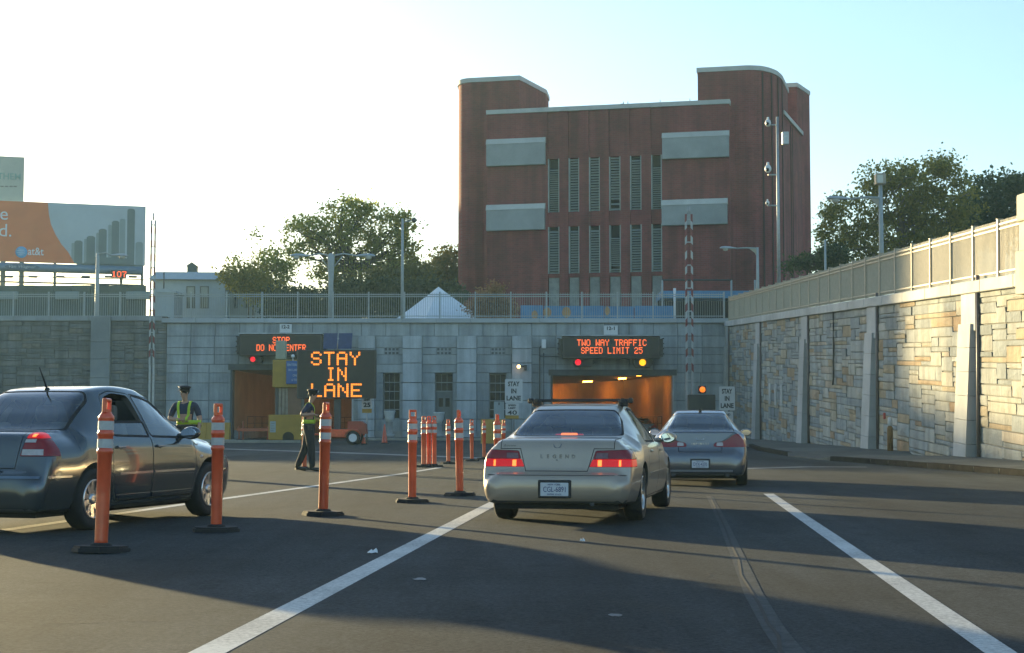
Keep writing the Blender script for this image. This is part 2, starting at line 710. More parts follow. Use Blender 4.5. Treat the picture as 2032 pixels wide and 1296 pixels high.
# ground and road sheets
mb = MB()
mb.quad((-380, -120, -0.06), (380, -120, -0.06), (380, 560, -0.06), (-380, 560, -0.06))
tag(mb.build('ground', M_soil), kind='structure')
mb = MB()
mb.quad((-70, -20, 0), (wall_x(-20) - 0.05, -20, 0), (wall_x(99.9) - 0.05, 99.9, 0), (-70, 99.9, 0))
tag(mb.build('road', M_asphalt), kind='structure')
# upper ground behind the portal wall and beyond the right wall
mb = MB()
mb.prism([(101.2, 5.6), (420, 5.6), (420, 7.35), (101.2, 7.35)], 'x', -160, 14.3)
tag(mb.build('upper_ground', M_soil), kind='structure')
mb = MB()
mb.prism([(-20, -0.05), (420, -0.05), (420, 7.2), (100, 7.2), (40, 4.6), (-20, 2.2)], 'x', 14.35, 160)
tag(mb.build('raised_ground', M_soil), kind='structure')


def strip(name, pts, w, m, z=0.002):
    """painted line along ground points, width w"""
    mb = MB()
    L_, Rr = [], []
    for i, p in enumerate(pts):
        d = (Vector(pts[min(i + 1, len(pts) - 1)]) - Vector(pts[max(i - 1, 0)]))
        d.z = 0
        d.normalize()
        n = Vector((d.y, -d.x, 0)) * (w[i] if hasattr(w, '__len__') else w) / 2
        L_.append((p[0] - n.x, p[1] - n.y, z))
        Rr.append((p[0] + n.x, p[1] + n.y, z))
    for i in range(len(pts) - 1):
        mb.quad(L_[i], Rr[i], Rr[i + 1], L_[i + 1])
    o = mb.build(name, m)
    return tag(o, kind='structure')


a, b = gp(411, 1296), gp(972, 1003)
d = (b - a).normalized()
strip('lane_line', [a - d * 6, a, b, b + d * 9], 0.19, M_line)
a, b = gp(1986, 1296), gp(1525, 980)
d = (b - a).normalized()
strip('lane_line', [a - d * 6, a, b], 0.165, M_line)
strip('lane_line', [gp(-60, 1062), gp(225, 1021), gp(449, 989), gp(800, 940), gp(872, 928)], 0.17, M_line)
strip('edge_line', [gp(330, 888), gp(445, 891), gp(620, 896.5), gp(760, 901.5), gp(950, 909), gp(1010, 911)], 0.9, M_faded)
strip('edge_line', [gp(1475, 930), gp(1600, 926.5), gp(1720, 927)], 0.55, M_faded)
strip('tar_seam', [gp(1408, 985), gp(1436, 1040), gp(1462, 1100), gp(1496, 1180), gp(1537, 1250), gp(1572, 1296), gp(1640, 1380)],
      [0.10, 0.11, 0.12, 0.13, 0.13, 0.14, 0.14], mat('tar_seal', (0.080, 0.084, 0.082), 0.95, var=0.3, scale=9, bump=.5, spec=.1), 0.002)
pts = []
rnd = random.Random(5)
for (x, y) in ((1408, 985), (1418, 1008), (1428, 1030), (1437, 1052), (1449, 1082), (1462, 1112), (1475, 1142), (1487, 1168), (1502, 1202), (1521, 1236), (1540, 1264), (1553, 1290), (1600, 1350)):
    p = gp(x, y)
    p.x += rnd.uniform(-.02, .02)
    pts.append(p)
strip('road_crack', pts, 0.022, mat('crack', (0.012, 0.012, 0.012), 0.9), 0.004)
rc = random.Random(21)
for (x, y, hx, hy, n_) in ((250, 1180, .9, .25, 9), (880, 1215, .7, .6, 8), (1330, 1240, .3, 1, 8), (1760, 1150, 1, .1, 9), (1230, 1130, .8, -.4, 7), (60, 1240, .8, .5, 7), (1880, 1090, .9, .3, 8), (620, 1060, 1, .15, 8)):
    p = gp(x, y)
    pts = []
    d = Vector((hx, hy, 0)).normalized()
    for i in range(n_):
        pts.append(p.copy())
        d = (d + Vector((rc.uniform(-.6, .6), rc.uniform(-.6, .6), 0))).normalized()
        p = p + d * rc.uniform(.10, .28)
    strip('road_crack', pts, [0.010 * rc.uniform(.4, 1.1) for _ in pts], mat('crack', (0.012, 0.012, 0.012), 0.9), 0.004)
# pale oval patches of patched asphalt on the road
for (x, y, rx, ry) in ((833, 1150, .05, .05), (1222, 1222, .05, .04)):
    c = gp(x, y)
    mb = MB()
    n = 14
    mb.quad(*[(c.x + rx * math.cos(2 * math.pi * i / n) * rnd.uniform(.7, 1.2), c.y + ry * 2 * math.sin(2 * math.pi * i / n) * rnd.uniform(.7, 1.2), 0.005) for i in range(n)])
    tag(mb.build('road_patch', M_faded), kind='structure')

# ------------------------------------------------------------------ pavement and kerb beside the right wall
kerb_line = [(11.9, 10), (11.3, 24), (10.85, 33), (10.2, 38.5), (9.6, 44), (9.3, 45.8)]
kerb_line2 = [(9.15, 52.0), (9.4, 57), (9.75, 62.5), (10.6, 70), (11.2, 82), (11.6, 97.5)]
mb = MB()
full = kerb_line + [(9.15, 46.6), (9.05, 51.4)] + kerb_line2
for i in range(len(full) - 1):
    (x0, y0), (x1, y1) = full[i], full[i + 1]
    drop0 = 0.035 if 46 < y0 < 51.8 else 0.125
    drop1 = 0.035 if 46 < y1 < 51.8 else 0.125
    p = [(x0, y0, -0.02), (wall_x(y0) - 0.0, y0, -0.02), (wall_x(y1) - 0.0, y1, -0.02), (x1, y1, -0.02)]
    q = [(x0, y0, drop0), (wall_x(y0), y0, drop0 + 0.03), (wall_x(y1), y1, drop1 + 0.03), (x1, y1, drop1)]
    mb.hexa(p + q)
M_pave = mat('pavement_concrete', (0.15, 0.15, 0.135), 1.0, var=0.2, scale=1.0, bump=0.4, stain=0.4, spec=0.1)
tag(mb.build('pavement', M_pave), kind='structure')
M_kerb = mat('steel_faced_kerb', (0.035, 0.032, 0.028), 1.0, var=0.35, scale=3, bump=0.3, spec=0.03)
root = None
for line in (kerb_line, kerb_line2[:4]):
    kb = tag(MB().build('kerb', M_kerb), kind='structure')
    for i in range(len(line) - 1):
        a, b = Vector((*line[i], 0)), Vector((*line[i + 1], 0))
        L_ = (b - a).length
        n = max(1, round(L_ / 1.5))
        nrm = Vector(((b - a).y, -(b - a).x, 0)).normalized()
        for k in range(n):
            p, q = a.lerp(b, k / n + 0.004), a.lerp(b, (k + 1) / n - 0.004)
            o_ = nrm * 0.16
            z = 0.135 + rnd.uniform(-.006, .006)
            st = MB()
            st.hexa([(p - nrm * .02).to_tuple()[:2] + (-.02,), (q - nrm * .02).to_tuple()[:2] + (-.02,), (q + o_).to_tuple()[:2] + (-.02,), (p + o_).to_tuple()[:2] + (-.02,),
                     p.to_tuple()[:2] + (z,), q.to_tuple()[:2] + (z,), (q + o_).to_tuple()[:2] + (z + .004,), (p + o_).to_tuple()[:2] + (z + .004,)][::1])
            st.build('kerb_stone', M_kerb, kb)


# ------------------------------------------------------------------ stone pieces shared by the walls
def stone_mesh(name, m, seed, rough=0.10, inset=0.06):
    """unit block -0.5..0.5, face towards -Y: split, slightly bulging and uneven"""
    r = random.Random(seed)
    v = [(-.5, .5, -.5), (.5, .5, -.5), (.5, .5, .5), (-.5, .5, .5)]
    e = [(-.5, -.15, -.5), (.5, -.15, -.5), (.5, -.15, .5), (-.5, -.15, .5)]
    fr = []
    for (x, z) in ((-.5, -.5), (0, -.5), (.5, -.5), (.5, 0), (.5, .5), (0, .5), (-.5, .5), (-.5, 0)):
        fr.append((x * (1 - inset * .35 * r.uniform(.3, 1)), -.5 + r.uniform(0, rough), z * (1 - inset * 1.6 * r.uniform(.3, 1))))
    c = (r.uniform(-.1, .1), -.5 - r.uniform(0, rough * 1.5), r.uniform(-.1, .1))
    mb = MB()
    V = v + e + fr + [c]
    F_ = [(0, 1, 5, 4), (1, 2, 6, 5), (2, 3, 7, 6), (3, 0, 4, 7),
          (4, 5, 10, 9, 8), (5, 6, 12, 11, 10), (6, 7, 14, 13, 12), (7, 4, 8, 15, 14)]
    F_ += [(8 + i, 8 + (i + 1) % 8, 16) for i in range(8)]
    mb.add(V, F_)
    return mb.mesh(name, m)


def block_mesh(name, m):
    """unit dressed block with narrow bevels towards -Y"""
    mb = MB()
    i = .5
    V = [(-i, .5, -i), (i, .5, -i), (i, .5, i), (-i, .5, i), (-i, -.3, -i), (i, -.3, -i), (i, -.3, i), (-i, -.3, i),
         (-.488, -.5, -.482), (.488, -.5, -.482), (.488, -.5, .482), (-.488, -.5, .482)]
    mb.add(V, [(0, 1, 5, 4), (1, 2, 6, 5), (2, 3, 7, 6), (3, 0, 4, 7), (4, 5, 9, 8), (5, 6, 10, 9), (6, 7, 11, 10), (7, 4, 8, 11), (8, 9, 10, 11)])
    return mb.mesh(name, m)


def ashlar(W, H, us, ut, seed, wmin=2, wmax=7):
    """random coursed rubble: fills W x H with rectangles, returns (x0,x1,t0,t1)"""
    r = random.Random(seed)
    nx, nt_ = max(1, round(W / us)), max(1, math.ceil(H / ut))
    occ = [[False] * nx for _ in range(nt_)]
    out = []
    for j in range(nt_):
        i = 0
        while i < nx:
            if occ[j][i]:
                i += 1
                continue
            run = 0
            while i + run < nx and not occ[j][i + run]:
                run += 1
            h = r.choices((1, 2, 3), (3, 5, 2.2))[0]
            h = min(h, nt_ - j)
            w = r.randint(wmin, wmax) if h < 3 else r.randint(max(2, wmin), wmax - 1)
            if h == 1: w = r.randint(wmin + 1, wmax + 2)
            if run - w < wmin: w = run
            for b in range(h):
                for a_ in range(w):
                    occ[j + b][i + a_] = True
            out.append((i * W / nx, (i + w) * W / nx, j * ut, (j + h) * ut))
            i += w
    return out


RUB = [stone_mesh('stone', M_rubble, s) for s in range(6)]
DRUB = [stone_mesh('stone', M_drubble, s + 20) for s in range(5)]
BLOCK = block_mesh('block', M_ashlar)
PBLOCK = block_mesh('block', M_pier)


def place_unit(me, name, parent, x0, x1, y0, y1, z0, z1):
    o = link_mesh(name, me, parent)
    o.location = ((x0 + x1) / 2, (y0 + y1) / 2, (z0 + z1) / 2)
    o.scale = (x1 - x0, y1 - y0, z1 - z0)
    return o


def joined_units(items, parent, m, name='stone'):
    mb = MB()
    for me, x0, x1, y0, y1, z0, z1 in items:
        vs = [(((x0 + x1) / 2 + v.co.x * (x1 - x0)), (y0 + y1) / 2 + v.co.y * (y1 - y0), (z0 + z1) / 2 + v.co.z * (z1 - z0)) for v in me.vertices]
        mb.add(vs, [list(p.vertices) for p in me.polygons])
    return tag(mb.build(name, m, parent), kind='stuff')


# ------------------------------------------------------------------ the long stone retaining wall on the right
S_LEN = 78.0
ex = Vector((-WSL, -1, -2.58 / 60)).normalized()
ey = Vector((1, -WSL, 0)).normalized()
ez = ex.cross(ey).normalized()
ey = ez.cross(ex).normalized()
wall = thing('retaining_wall', 'long sunlit rubble stone retaining wall with pilasters along the right side', 'wall')
wall.matrix_basis = Matrix.Translation((wall_x(100), 100, wall_top(100))) @ Matrix((ex, ey, ez)).transposed().to_4x4()


def s_of(Y):
    return (100 - Y) / -ex.y


mb = MB()
mb.box(0, S_LEN, 0.045, 0.9, -7.8, -0.32)
mb.build('wall_core', M_mortar, wall)
for k in range(26):
    mb = MB()
    mb.rbox(k * 3.0 + 0.008, k * 3.0 + 2.992, -0.16, 0.75, -0.34, 0.0, 0.02, 1)
    mb.build('coping_stone', M_coping, wall)
PIL = [98.6, 85.0, 70.4, 56.4, 43.7, 30.0]
M_pil = mat('pilaster_stone', (0.47, 0.47, 0.45), 0.75, var=0.14, scale=0.9, bump=0.25, stain=0.3)
for i, Y in enumerate(PIL):
    s1 = s_of(Y)
    s0 = s1 - 1.45
    H = wall_top(Y)
    z_split = -0.34 - 0.17 * H
    mb = MB()
    mb.rbox(s0, s1, -0.10, 0.3, z_split - 0.2, -0.345, 0.015, 1)
    p = mb.build('pilaster', M_pil, wall)
    # battered buttress in courses
    n = 6
    zs = [z_split + (-H - 0.2 - z_split) * k / n for k in range(n + 1)]
    for k in range(n):
        za, zb = zs[k], zs[k + 1]
        da = 0.17 + 0.17 * (k / n)
        db = 0.17 + 0.17 * ((k + 1) / n)
        e = 0.012
        mb = MB()
        mb.hexa([(s0 - db * .3, -db, zb + e), (s1 - .25, -db, zb + e), (s1 - .25, 0.25, zb + e), (s0 - db * .3, 0.25, zb + e),
                 (s0 - da * .3, -da, za), (s1 - .25, -da, za), (s1 - .25, 0.25, za), (s0 - da * .3, 0.25, za)])
        mb.build('buttress_block', M_pil, p)
    mb = MB()
    mb.tube([(s1 + 0.10, -0.05, 0.15 if i in (3, 4) else -0.3), (s1 + 0.10, -0.05, -H)], 0.055, 8)
    for k in range(3):
        z = -1.0 - k * 1.9
        mb.box(s1 + 0.02, s1 + 0.18, -0.06, 0.12, z - .04, z + .04)
    mb.build('drainpipe', mat('pipe_paint', (0.13, 0.10, 0.095), 0.5, var=0.2), wall)
cand = []
edges = [s_of(Y) for Y in PIL]
bays = [(0.0, edges[0] - 1.45)] + [(edges[i], edges[i + 1] - 1.45) for i in range(5)] + [(edges[5], S_LEN)]
for bi, (sa, sb) in enumerate(bays):
    if sb - sa < 0.3:
        continue
    Hn = 7.6 if sa < 45 else 6.2
    for (x0, x1, t0, t1) in ashlar(sb - sa, Hn, 0.42, 0.15, 40 + bi, 2, 6):
        s0, s1 = sa + x0, sa + x1
        Y = 100 + ex.y * (s0 + s1) / 2
        zt, zb = -0.345 - t0, -0.345 - t1
        if zt + wall_top(Y) < 0.02:
            continue
        r_ = random.Random(int(s0 * 977 + t0 * 3331))
        g = 0.009
        pr = r_.uniform(-0.035, 0.012)
        cand.append((Y, (s0 + g, s1 - g, pr, 0.16, zb + g, zt - g), r_.randrange(6)))


def shown(c):
    Y, (a_, b_, _, _, z0, z1), _ = c
    return -((b_ - a_) * (z1 - z0) / Y ** 1.5) if Y > 39.6 else 0


cand.sort(key=shown)
for Y, (x0, x1, y0, y1, z0, z1), k in cand[:295]:
    place_unit(RUB[k], 'stone', wall, x0, x1, y0, y1, z0, z1)
joined_units([(RUB[k], *bx) for Y, bx, k in cand[295:]], wall, M_rubble_i)
# small fittings on the wall
mb = MB()
p0 = s_of(64.5)
mb.tube([(p0, -0.04, -0.3), (p0, -0.04, -2.2), (p0 + 0.05, -0.05, -3.0), (p0 - .15, -0.05, -3.35)], 0.03, 6)
mb.build('hanging_cable', M_black, wall)
for k in range(3):
    s = s_of(82) + k * 1.9
    mb = MB()
    mb.rbox(s, s + .5, -0.06, .1, -4.7, -3.6, .03, 1)
    mb.build('pale_slab', M_coping, wall)
# stone pier on the wall top at the right edge of the view
sp = s_of(39.75)
mb = MB()
mb.rbox(sp, sp + 1.7, -0.20, 0.85, -.55, 0.55, 0.02, 1)
mb.rbox(sp + .05, sp + 1.65, -0.12, 0.75, 0.55, 1.3, 0.02, 1)
mb.rbox(sp + .05, sp + 1.65, -0.18, 0.8, 1.3, 2.0, 0.05, 2)
mb.build('pier', mat('warm_pier_stone', (0.45, 0.42, 0.34), 0.8, var=0.2, scale=1.5, bump=0.4), wall)


# ------------------------------------------------------------------ picket fences
def fence(name, label, origin, axis, length, height, bay, pick, m, up=(0, 0, 1), posts_w=0.075, rails=(0.10, 0.85, 0.93)):
    """runs along axis from origin; posts, rails as parts, pickets joined (far more than 300)"""
    ax = Vector(axis).normalized()
    up = Vector(up).normalized()
    nr = ax.cross(up).normalized()
    f = thing(name, label, 'fence', origin)
    M = Matrix((ax, nr, up)).transposed().to_4x4()
    f.matrix_basis = Matrix.Translation(origin) @ M
    mbp = MB()
    n = int(length / pick)
    for i in range(n):
        x = (i + 0.5) * pick
        mbp.box(x - .011, x + .011, -.011, .011, 0.05, height)
    tag(mbp.build('pickets', m, f), kind='stuff')
    for r in rails:
        mb = MB()
        mb.box(0, length, -.035, .035, r * height - .025, r * height + .025)
        mb.build('rail', m, f)
    nb = round(length / bay)
    pm = MB()
    w = posts_w / 2
    pm.box(-w, w, -w - .02, w + .02, 0, height * 1.02)
    pm.box(-w - .01, w + .01, -w - .03, w + .03, height * 1.02, height * 1.02 + .02)
    me = pm.mesh('fence_post', m)
    for i in range(nb + 1):
        o = link_mesh('fence_post', me, f)
        o.location = (length * i / nb, -0.015, 0)
    return f


o_ = wall.matrix_basis @ Vector((0.6, 0.12, 0.0))
fence('metal_fence', 'tan metal picket fence with paired top rails sloping along the right stone wall', o_, ex, sp - 0.6, 1.55, 2.35, 0.105, M_fence, up=ez, posts_w=0.11)

# ------------------------------------------------------------------ portal wall (facade)
FY = 100.0


def fx(px):
    return (px - 1016) / FPX * FY * 1.0006


def fz(py):
    return at(1016, py, FY).z


FZT = fz(641)        # underside of the coping
portal = thing('portal_wall', 'grey dressed granite tunnel portal wall with two square road openings', 'portal building', (fx(880), FY, 0))
PX0, PX1 = fx(330), wall_x(100) + 0.0
OPEN = [(fx(458), fx(702), 0.0, fz(723)), (fx(1093), fx(1338), 0.0, fz(734))]           # the two portals
WINS = [(fx(760.5), fx(793.5), fz(832), fz(739)), (fx(863.5), fx(899), fz(868), fz(740)), (fx(971), fx(1005), fz(832), fz(741))]
VENT = []
for (a_, b_) in ((762, 792), (866, 896), (974, 1003)):
    VENT.append((fx(a_), fx(b_), fz(704), fz(690)))
PIERS = [(fx(712), fx(745)), (fx(800), fx(838)), (fx(907), fx(946)), (fx(1016), fx(1055))]
PIER_TOP = fz(667)
holes = OPEN + WINS + VENT + [(a_, b_, 0, PIER_TOP) for a_, b_ in PIERS]
ys = sorted(set([0.0, 1.15, 2.3, 3.4] + [fz(y) for y in (721, 693.0, 667, 641)]))
rows_ = sorted(set([0.0, fz(832), fz(795), fz(760), fz(740), fz(723), fz(704), fz(690), PIER_TOP, FZT]))
core = MB()


def core_rects():
    xs = sorted(set([PX0, PX1] + [h[0] for h in OPEN + WINS] + [h[1] for h in OPEN + WINS]))
    zs = sorted(set([0.0, FZT] + [h[3] for h in OPEN + WINS] + [h[2] for h in OPEN + WINS]))
    for i in range(len(xs) - 1):
        for j in range(len(zs) - 1):
            cx, cz = (xs[i] + xs[i + 1]) / 2, (zs[j] + zs[j + 1]) / 2
            if not any(h[0] < cx < h[1] and h[2] < cz < h[3] for h in OPEN + WINS):
                core.box(xs[i], xs[i + 1], FY + 0.06, FY + 0.9, zs[j], zs[j + 1])


core_rects()
core.build('wall_core', M_joint, portal, world=True)


def pl(o, root):
    o.location = wmat(root).inverted() @ o.location
    return o


nblk = 0
for j in range(len(rows_) - 1):
    z0, z1 = rows_[j], rows_[j + 1]
    free = [(PX0, PX1)]
    for h in holes:
        if h[2] < (z0 + z1) / 2 < h[3]:
            nf = []
            for (a_, b_) in free:
                if h[0] > a_: nf.append((a_, min(b_, h[0])))
                if h[1] < b_: nf.append((max(a_, h[1]), b_))
                if h[0] <= a_ and h[1] >= b_: pass
            free = [q for q in nf if q[1] - q[0] > 0.03]
    for (a_, b_) in free:
        n = max(1, round((b_ - a_) / 1.55))
        for k in range(n):
            x0, x1 = a_ + (b_ - a_) * k / n, a_ + (b_ - a_) * (k + 1) / n
            g = 0.010
            r_ = random.Random(int(x0 * 131 + z0 * 77))
            o = place_unit(BLOCK, 'granite_block', portal, x0 + g, x1 - g, FY + r_.uniform(-.006, .006), FY + 0.16, z0 + g, z1 - g)
            pl(o, portal)
            nblk += 1
# projecting piers, courses of blocks
for (a_, b_) in PIERS:
    zs = [0.0, 0.55] + [fz(y) for y in (832, 795, 760, 721, 693)] + [PIER_TOP]
    for j in range(len(zs) - 1):
        o = place_unit(PBLOCK, 'pier_block', portal, a_, b_, FY - 0.55, FY + 0.1, zs[j] + .008, zs[j + 1] - .008)
        pl(o, portal)
# frieze blocks proud of the wall between pier top and coping, coping stones
x = PX0 - 0.3
while x < PX1:
    mb = MB()
    x2 = min(x + 2.2, PX1 + .1)
    mb.rbox(x + .006, x2 - .006, FY - 0.22, FY + 1.0, FZT, fz(632), 0.02, 1)
    mb.build('coping_stone', mat('portal_coping', (0.40, 0.43, 0.44), 0.75, var=0.1, scale=1.0, stain=0.25), portal, world=True)
    x = x2
# windows
M_glassdark = mat('dark_window_glass', (0.010, 0.013, 0.015), 0.25, var=0.3, scale=2, spec=0.25)
M_winframe = mat('window_frame_paint', (0.28, 0.31, 0.31), 0.5, var=0.1)
for wi, (x0, x1, z0, z1) in enumerate(WINS):
    mb = MB()
    y = FY + 0.42
    t = 0.05
    mb.box(x0, x0 + t, y, y + .1, z0, z1)
    mb.box(x1 - t, x1, y, y + .1, z0, z1)
    mb.box(x0 + t, x1 - t, y, y + .1, z1 - t, z1)
    mb.box(x0 + t, x1 - t, y, y + .1, z0, z0 + t)
    w = mb.build('window_frame' if wi != 1 else 'door_frame', M_winframe, portal, world=True)
    zr = (z1 - z0 - 2 * t) if wi != 1 else (z1 - fz(776))
    zb = z0 + t if wi != 1 else fz(776)
    nr = 5 if wi != 1 else 2
    for r_ in range(nr):
        for c in range(3):
            gx0, gx1 = x0 + t + (x1 - x0 - 2 * t) * c / 3, x0 + t + (x1 - x0 - 2 * t) * (c + 1) / 3
            gz0, gz1 = zb + (z1 - t - zb) * r_ / nr, zb + (z1 - t - zb) * (r_ + 1) / nr
            mb = MB()
            mb.box(gx0 + .012, gx1 - .012, y + .05, y + .065, gz0 + .03, gz1 - .03)
            mb.build('pane', M_glassdark, w, world=True)
    mb = MB()
    for r_ in range(nr + 1):
        zz = zb + (z1 - t - zb) * r_ / nr
        mb.box(x0 + t, x1 - t, y + .02, y + .08, zz - .028, zz + .028)
    for c in (1, 2):
        xx = x0 + t + (x1 - x0 - 2 * t) * c / 3
        mb.box(xx - .011, xx + .011, y + .03, y + .07, zb, z1 - t)
    mb.build('glazing_bar', M_winframe, w, world=True)
    mb = MB()
    mb.box(x0 + .01, x1 - .01, y + .25, y + .3, z0, z1)
    mb.build('dark_room', M_black, w, world=True)
    if wi == 1:
        mb = MB()
        mb.box(x0 + t + .01, x1 - t - .01, y + .02, y + .08, z0 + .02, zb - .03)
        dr = mb.build('door', mat('door_paint', (0.13, 0.15, 0.15), 0.5), portal, world=True)
        for c in range(2):
            gx0 = x0 + .22 + c * (x1 - x0 - .3) / 2
            mb = MB()
            mb.box(gx0, gx0 + .27, y + .005, y + .018, fz(807), fz(790))
            mb.build('pane', M_glassdark, dr, world=True)
# vent openings: two rows of four little holes in a slab
for (x0, x1, z0, z1) in VENT:
    mb = MB()
    nx_ = 4
    xs = [x0]
    for i in range(nx_):
        cx = x0 + (x1 - x0) * (i + .5) / nx_
        xs += [cx - .075, cx + .075]
    xs.append(x1)
    zs = [z0, z0 + .03, z0 + .18, z1 - .18, z1 - .03, z1]
    for i in range(len(xs) - 1):
        for j in range(5):
            if i % 2 == 1 and j in (1, 3):
                mb.box(xs[i], xs[i + 1], FY + .14, FY + .16, zs[j], zs[j + 1])
            else:
                mb.box(xs[i], xs[i + 1], FY + .005, FY + .16, zs[j], zs[j + 1])
    mb.build('vent_slab', M_joint if False else mat('vent_stone', (0.30, 0.33, 0.34), 0.8), portal, world=True)
# portal frames: dark steel lintel and jambs
M_lintel = mat('dark_lintel', (0.07, 0.08, 0.085), 0.7, var=0.2, stain=0.3)
for (x0, x1, z0, z1) in OPEN:
    mb = MB()
    mb.box(x0 - .15, x1 + .15, FY - .04, FY + .8, z1 - 0.36, z1 + .02)
    mb.build('lintel', M_lintel, portal, world=True)
    for s, xx in ((1, x0), (-1, x1)):
        mb = MB()
        mb.box(xx, xx + s * .12, FY + .02, FY + .8, 0, z1 - .36)
        mb.build('jamb', M_lintel if s == 1 else M_pil, portal, world=True)
# base plinth between the portals
mb = MB()
mb.box(OPEN[0][1] + .2, PIERS[0][0], FY - .30, FY - .01, 0.0, 0.5)
for i in range(3):
    mb.box(PIERS[i][1] + .01, PIERS[i + 1][0] - .01, FY - .25, FY - .01, 0.0, 0.5)
mb.build('plinth', M_concrete, portal, world=True)

# iron fence on the portal wall
fence('iron_fence', 'grey iron picket fence running along the top of the tunnel portal', (fx(-120), FY + 0.25, fz(632)), (1, 0, 0), PX1 - fx(-120) - .1, 1.68, 2.25, 0.145, M_gfence, posts_w=0.09)

# stone flank wall left of the portal
flank = thing('flank_wall', 'dark shaded rubble stone wall left of the tunnel portal', 'wall', (fx(330), FY, 0))
LX0 = fx(-420)
mb = MB()
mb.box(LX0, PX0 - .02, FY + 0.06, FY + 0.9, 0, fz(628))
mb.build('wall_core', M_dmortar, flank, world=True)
x = LX0
while x < PX0 - .3:
    x2 = min(x + 2.4, PX0 - .3)
    mb = MB()
    mb.rbox(x + .006, x2 - .006, FY - 0.12, FY + 1.0, fz(637), fz(627), 0.02, 1)
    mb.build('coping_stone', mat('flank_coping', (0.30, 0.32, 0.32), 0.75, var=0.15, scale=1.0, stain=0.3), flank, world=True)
    x = x2
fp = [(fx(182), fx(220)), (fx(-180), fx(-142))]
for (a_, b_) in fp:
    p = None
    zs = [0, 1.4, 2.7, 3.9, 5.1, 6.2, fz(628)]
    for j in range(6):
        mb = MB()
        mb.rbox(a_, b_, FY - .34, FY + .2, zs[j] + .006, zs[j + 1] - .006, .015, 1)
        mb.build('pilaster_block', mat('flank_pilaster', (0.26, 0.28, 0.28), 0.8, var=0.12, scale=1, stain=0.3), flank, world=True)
c2 = []
for (a_, b_) in ((fp[0][1], PX0), (fp[1][1], fp[0][0]), (LX0, fp[1][0])):
    for (x0, x1, t0, t1) in ashlar(b_ - a_, fz(637), 0.30, 0.16, int(abs(a_) * 10), 2, 6):
        g = .011
        r_ = random.Random(int(x0 * 977 + t0 * 331))
        zt, zb = fz(637) - t0, fz(637) - t1
        if zt < 0.05: continue
        c2.append((a_ + x0 + g, a_ + x1 - g, FY + r_.uniform(-.03, .03), FY + .2, max(zb, -.1) + g, zt - g, r_.randrange(5)))


def in_view(c):
    px = c[1] / FY * FPX + 1016
    return -((c[1] - c[0]) * (c[5] - c[4])) if (px > 5 and c[5] > fz(775)) else 0


c2.sort(key=in_view)
for c in c2[:290]:
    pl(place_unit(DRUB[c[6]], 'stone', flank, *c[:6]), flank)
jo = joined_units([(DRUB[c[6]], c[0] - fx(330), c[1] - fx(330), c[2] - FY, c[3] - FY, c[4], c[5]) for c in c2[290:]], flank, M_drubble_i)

# kerbed island in front of the portal wall
isl = tag(MB().build('traffic_island', M_pave), kind='structure')
mbk = MB()
M_paleker = mat('pale_kerb', (0.30, 0.28, 0.23), 0.85, var=0.25, scale=2, bump=0.3)


def kerbed(x0, x1, y0, y1, h=0.13):
    mb = MB()
    mb.box(x0 + .18, x1 - .18, y0 + .18, y1, -.01, h)
    mb.build('island_paving', M_pave, isl)
    n = max(1, round((x1 - x0) / 1.8))
    for k in range(n):
        mb = MB()
        mb.rbox(x0 + (x1 - x0) * k / n + .005, x0 + (x1 - x0) * (k + 1) / n - .005, y0, y0 + .18, -.02, h + .01, .02, 1)
        mb.build('kerb_stone', M_paleker, isl)


kerbed(fx(690) * .93, fx(1085) * .93, 93.0, 99.6)
kerbed(-30.0, fx(470) * .86, 86.0, 88.5)
kerbed(-17.3, -11.2, 83.0, 84.6)

# ------------------------------------------------------------------ the two tunnels
M_tile = mat('tunnel_tile', (0.50, 0.36, 0.20), 0.5, var=0.28, scale=0.35, stain=0.6)
M_tceil = mat('tunnel_ceiling', (0.35, 0.29, 0.22), 0.7, var=0.2, scale=1, stain=0.4)
M_sodium = mat('sodium_lamp', (0.8, 0.5, 0.2), 0.4, emit=(1.0, 0.33, 0.03), estr=13.0, var=0)


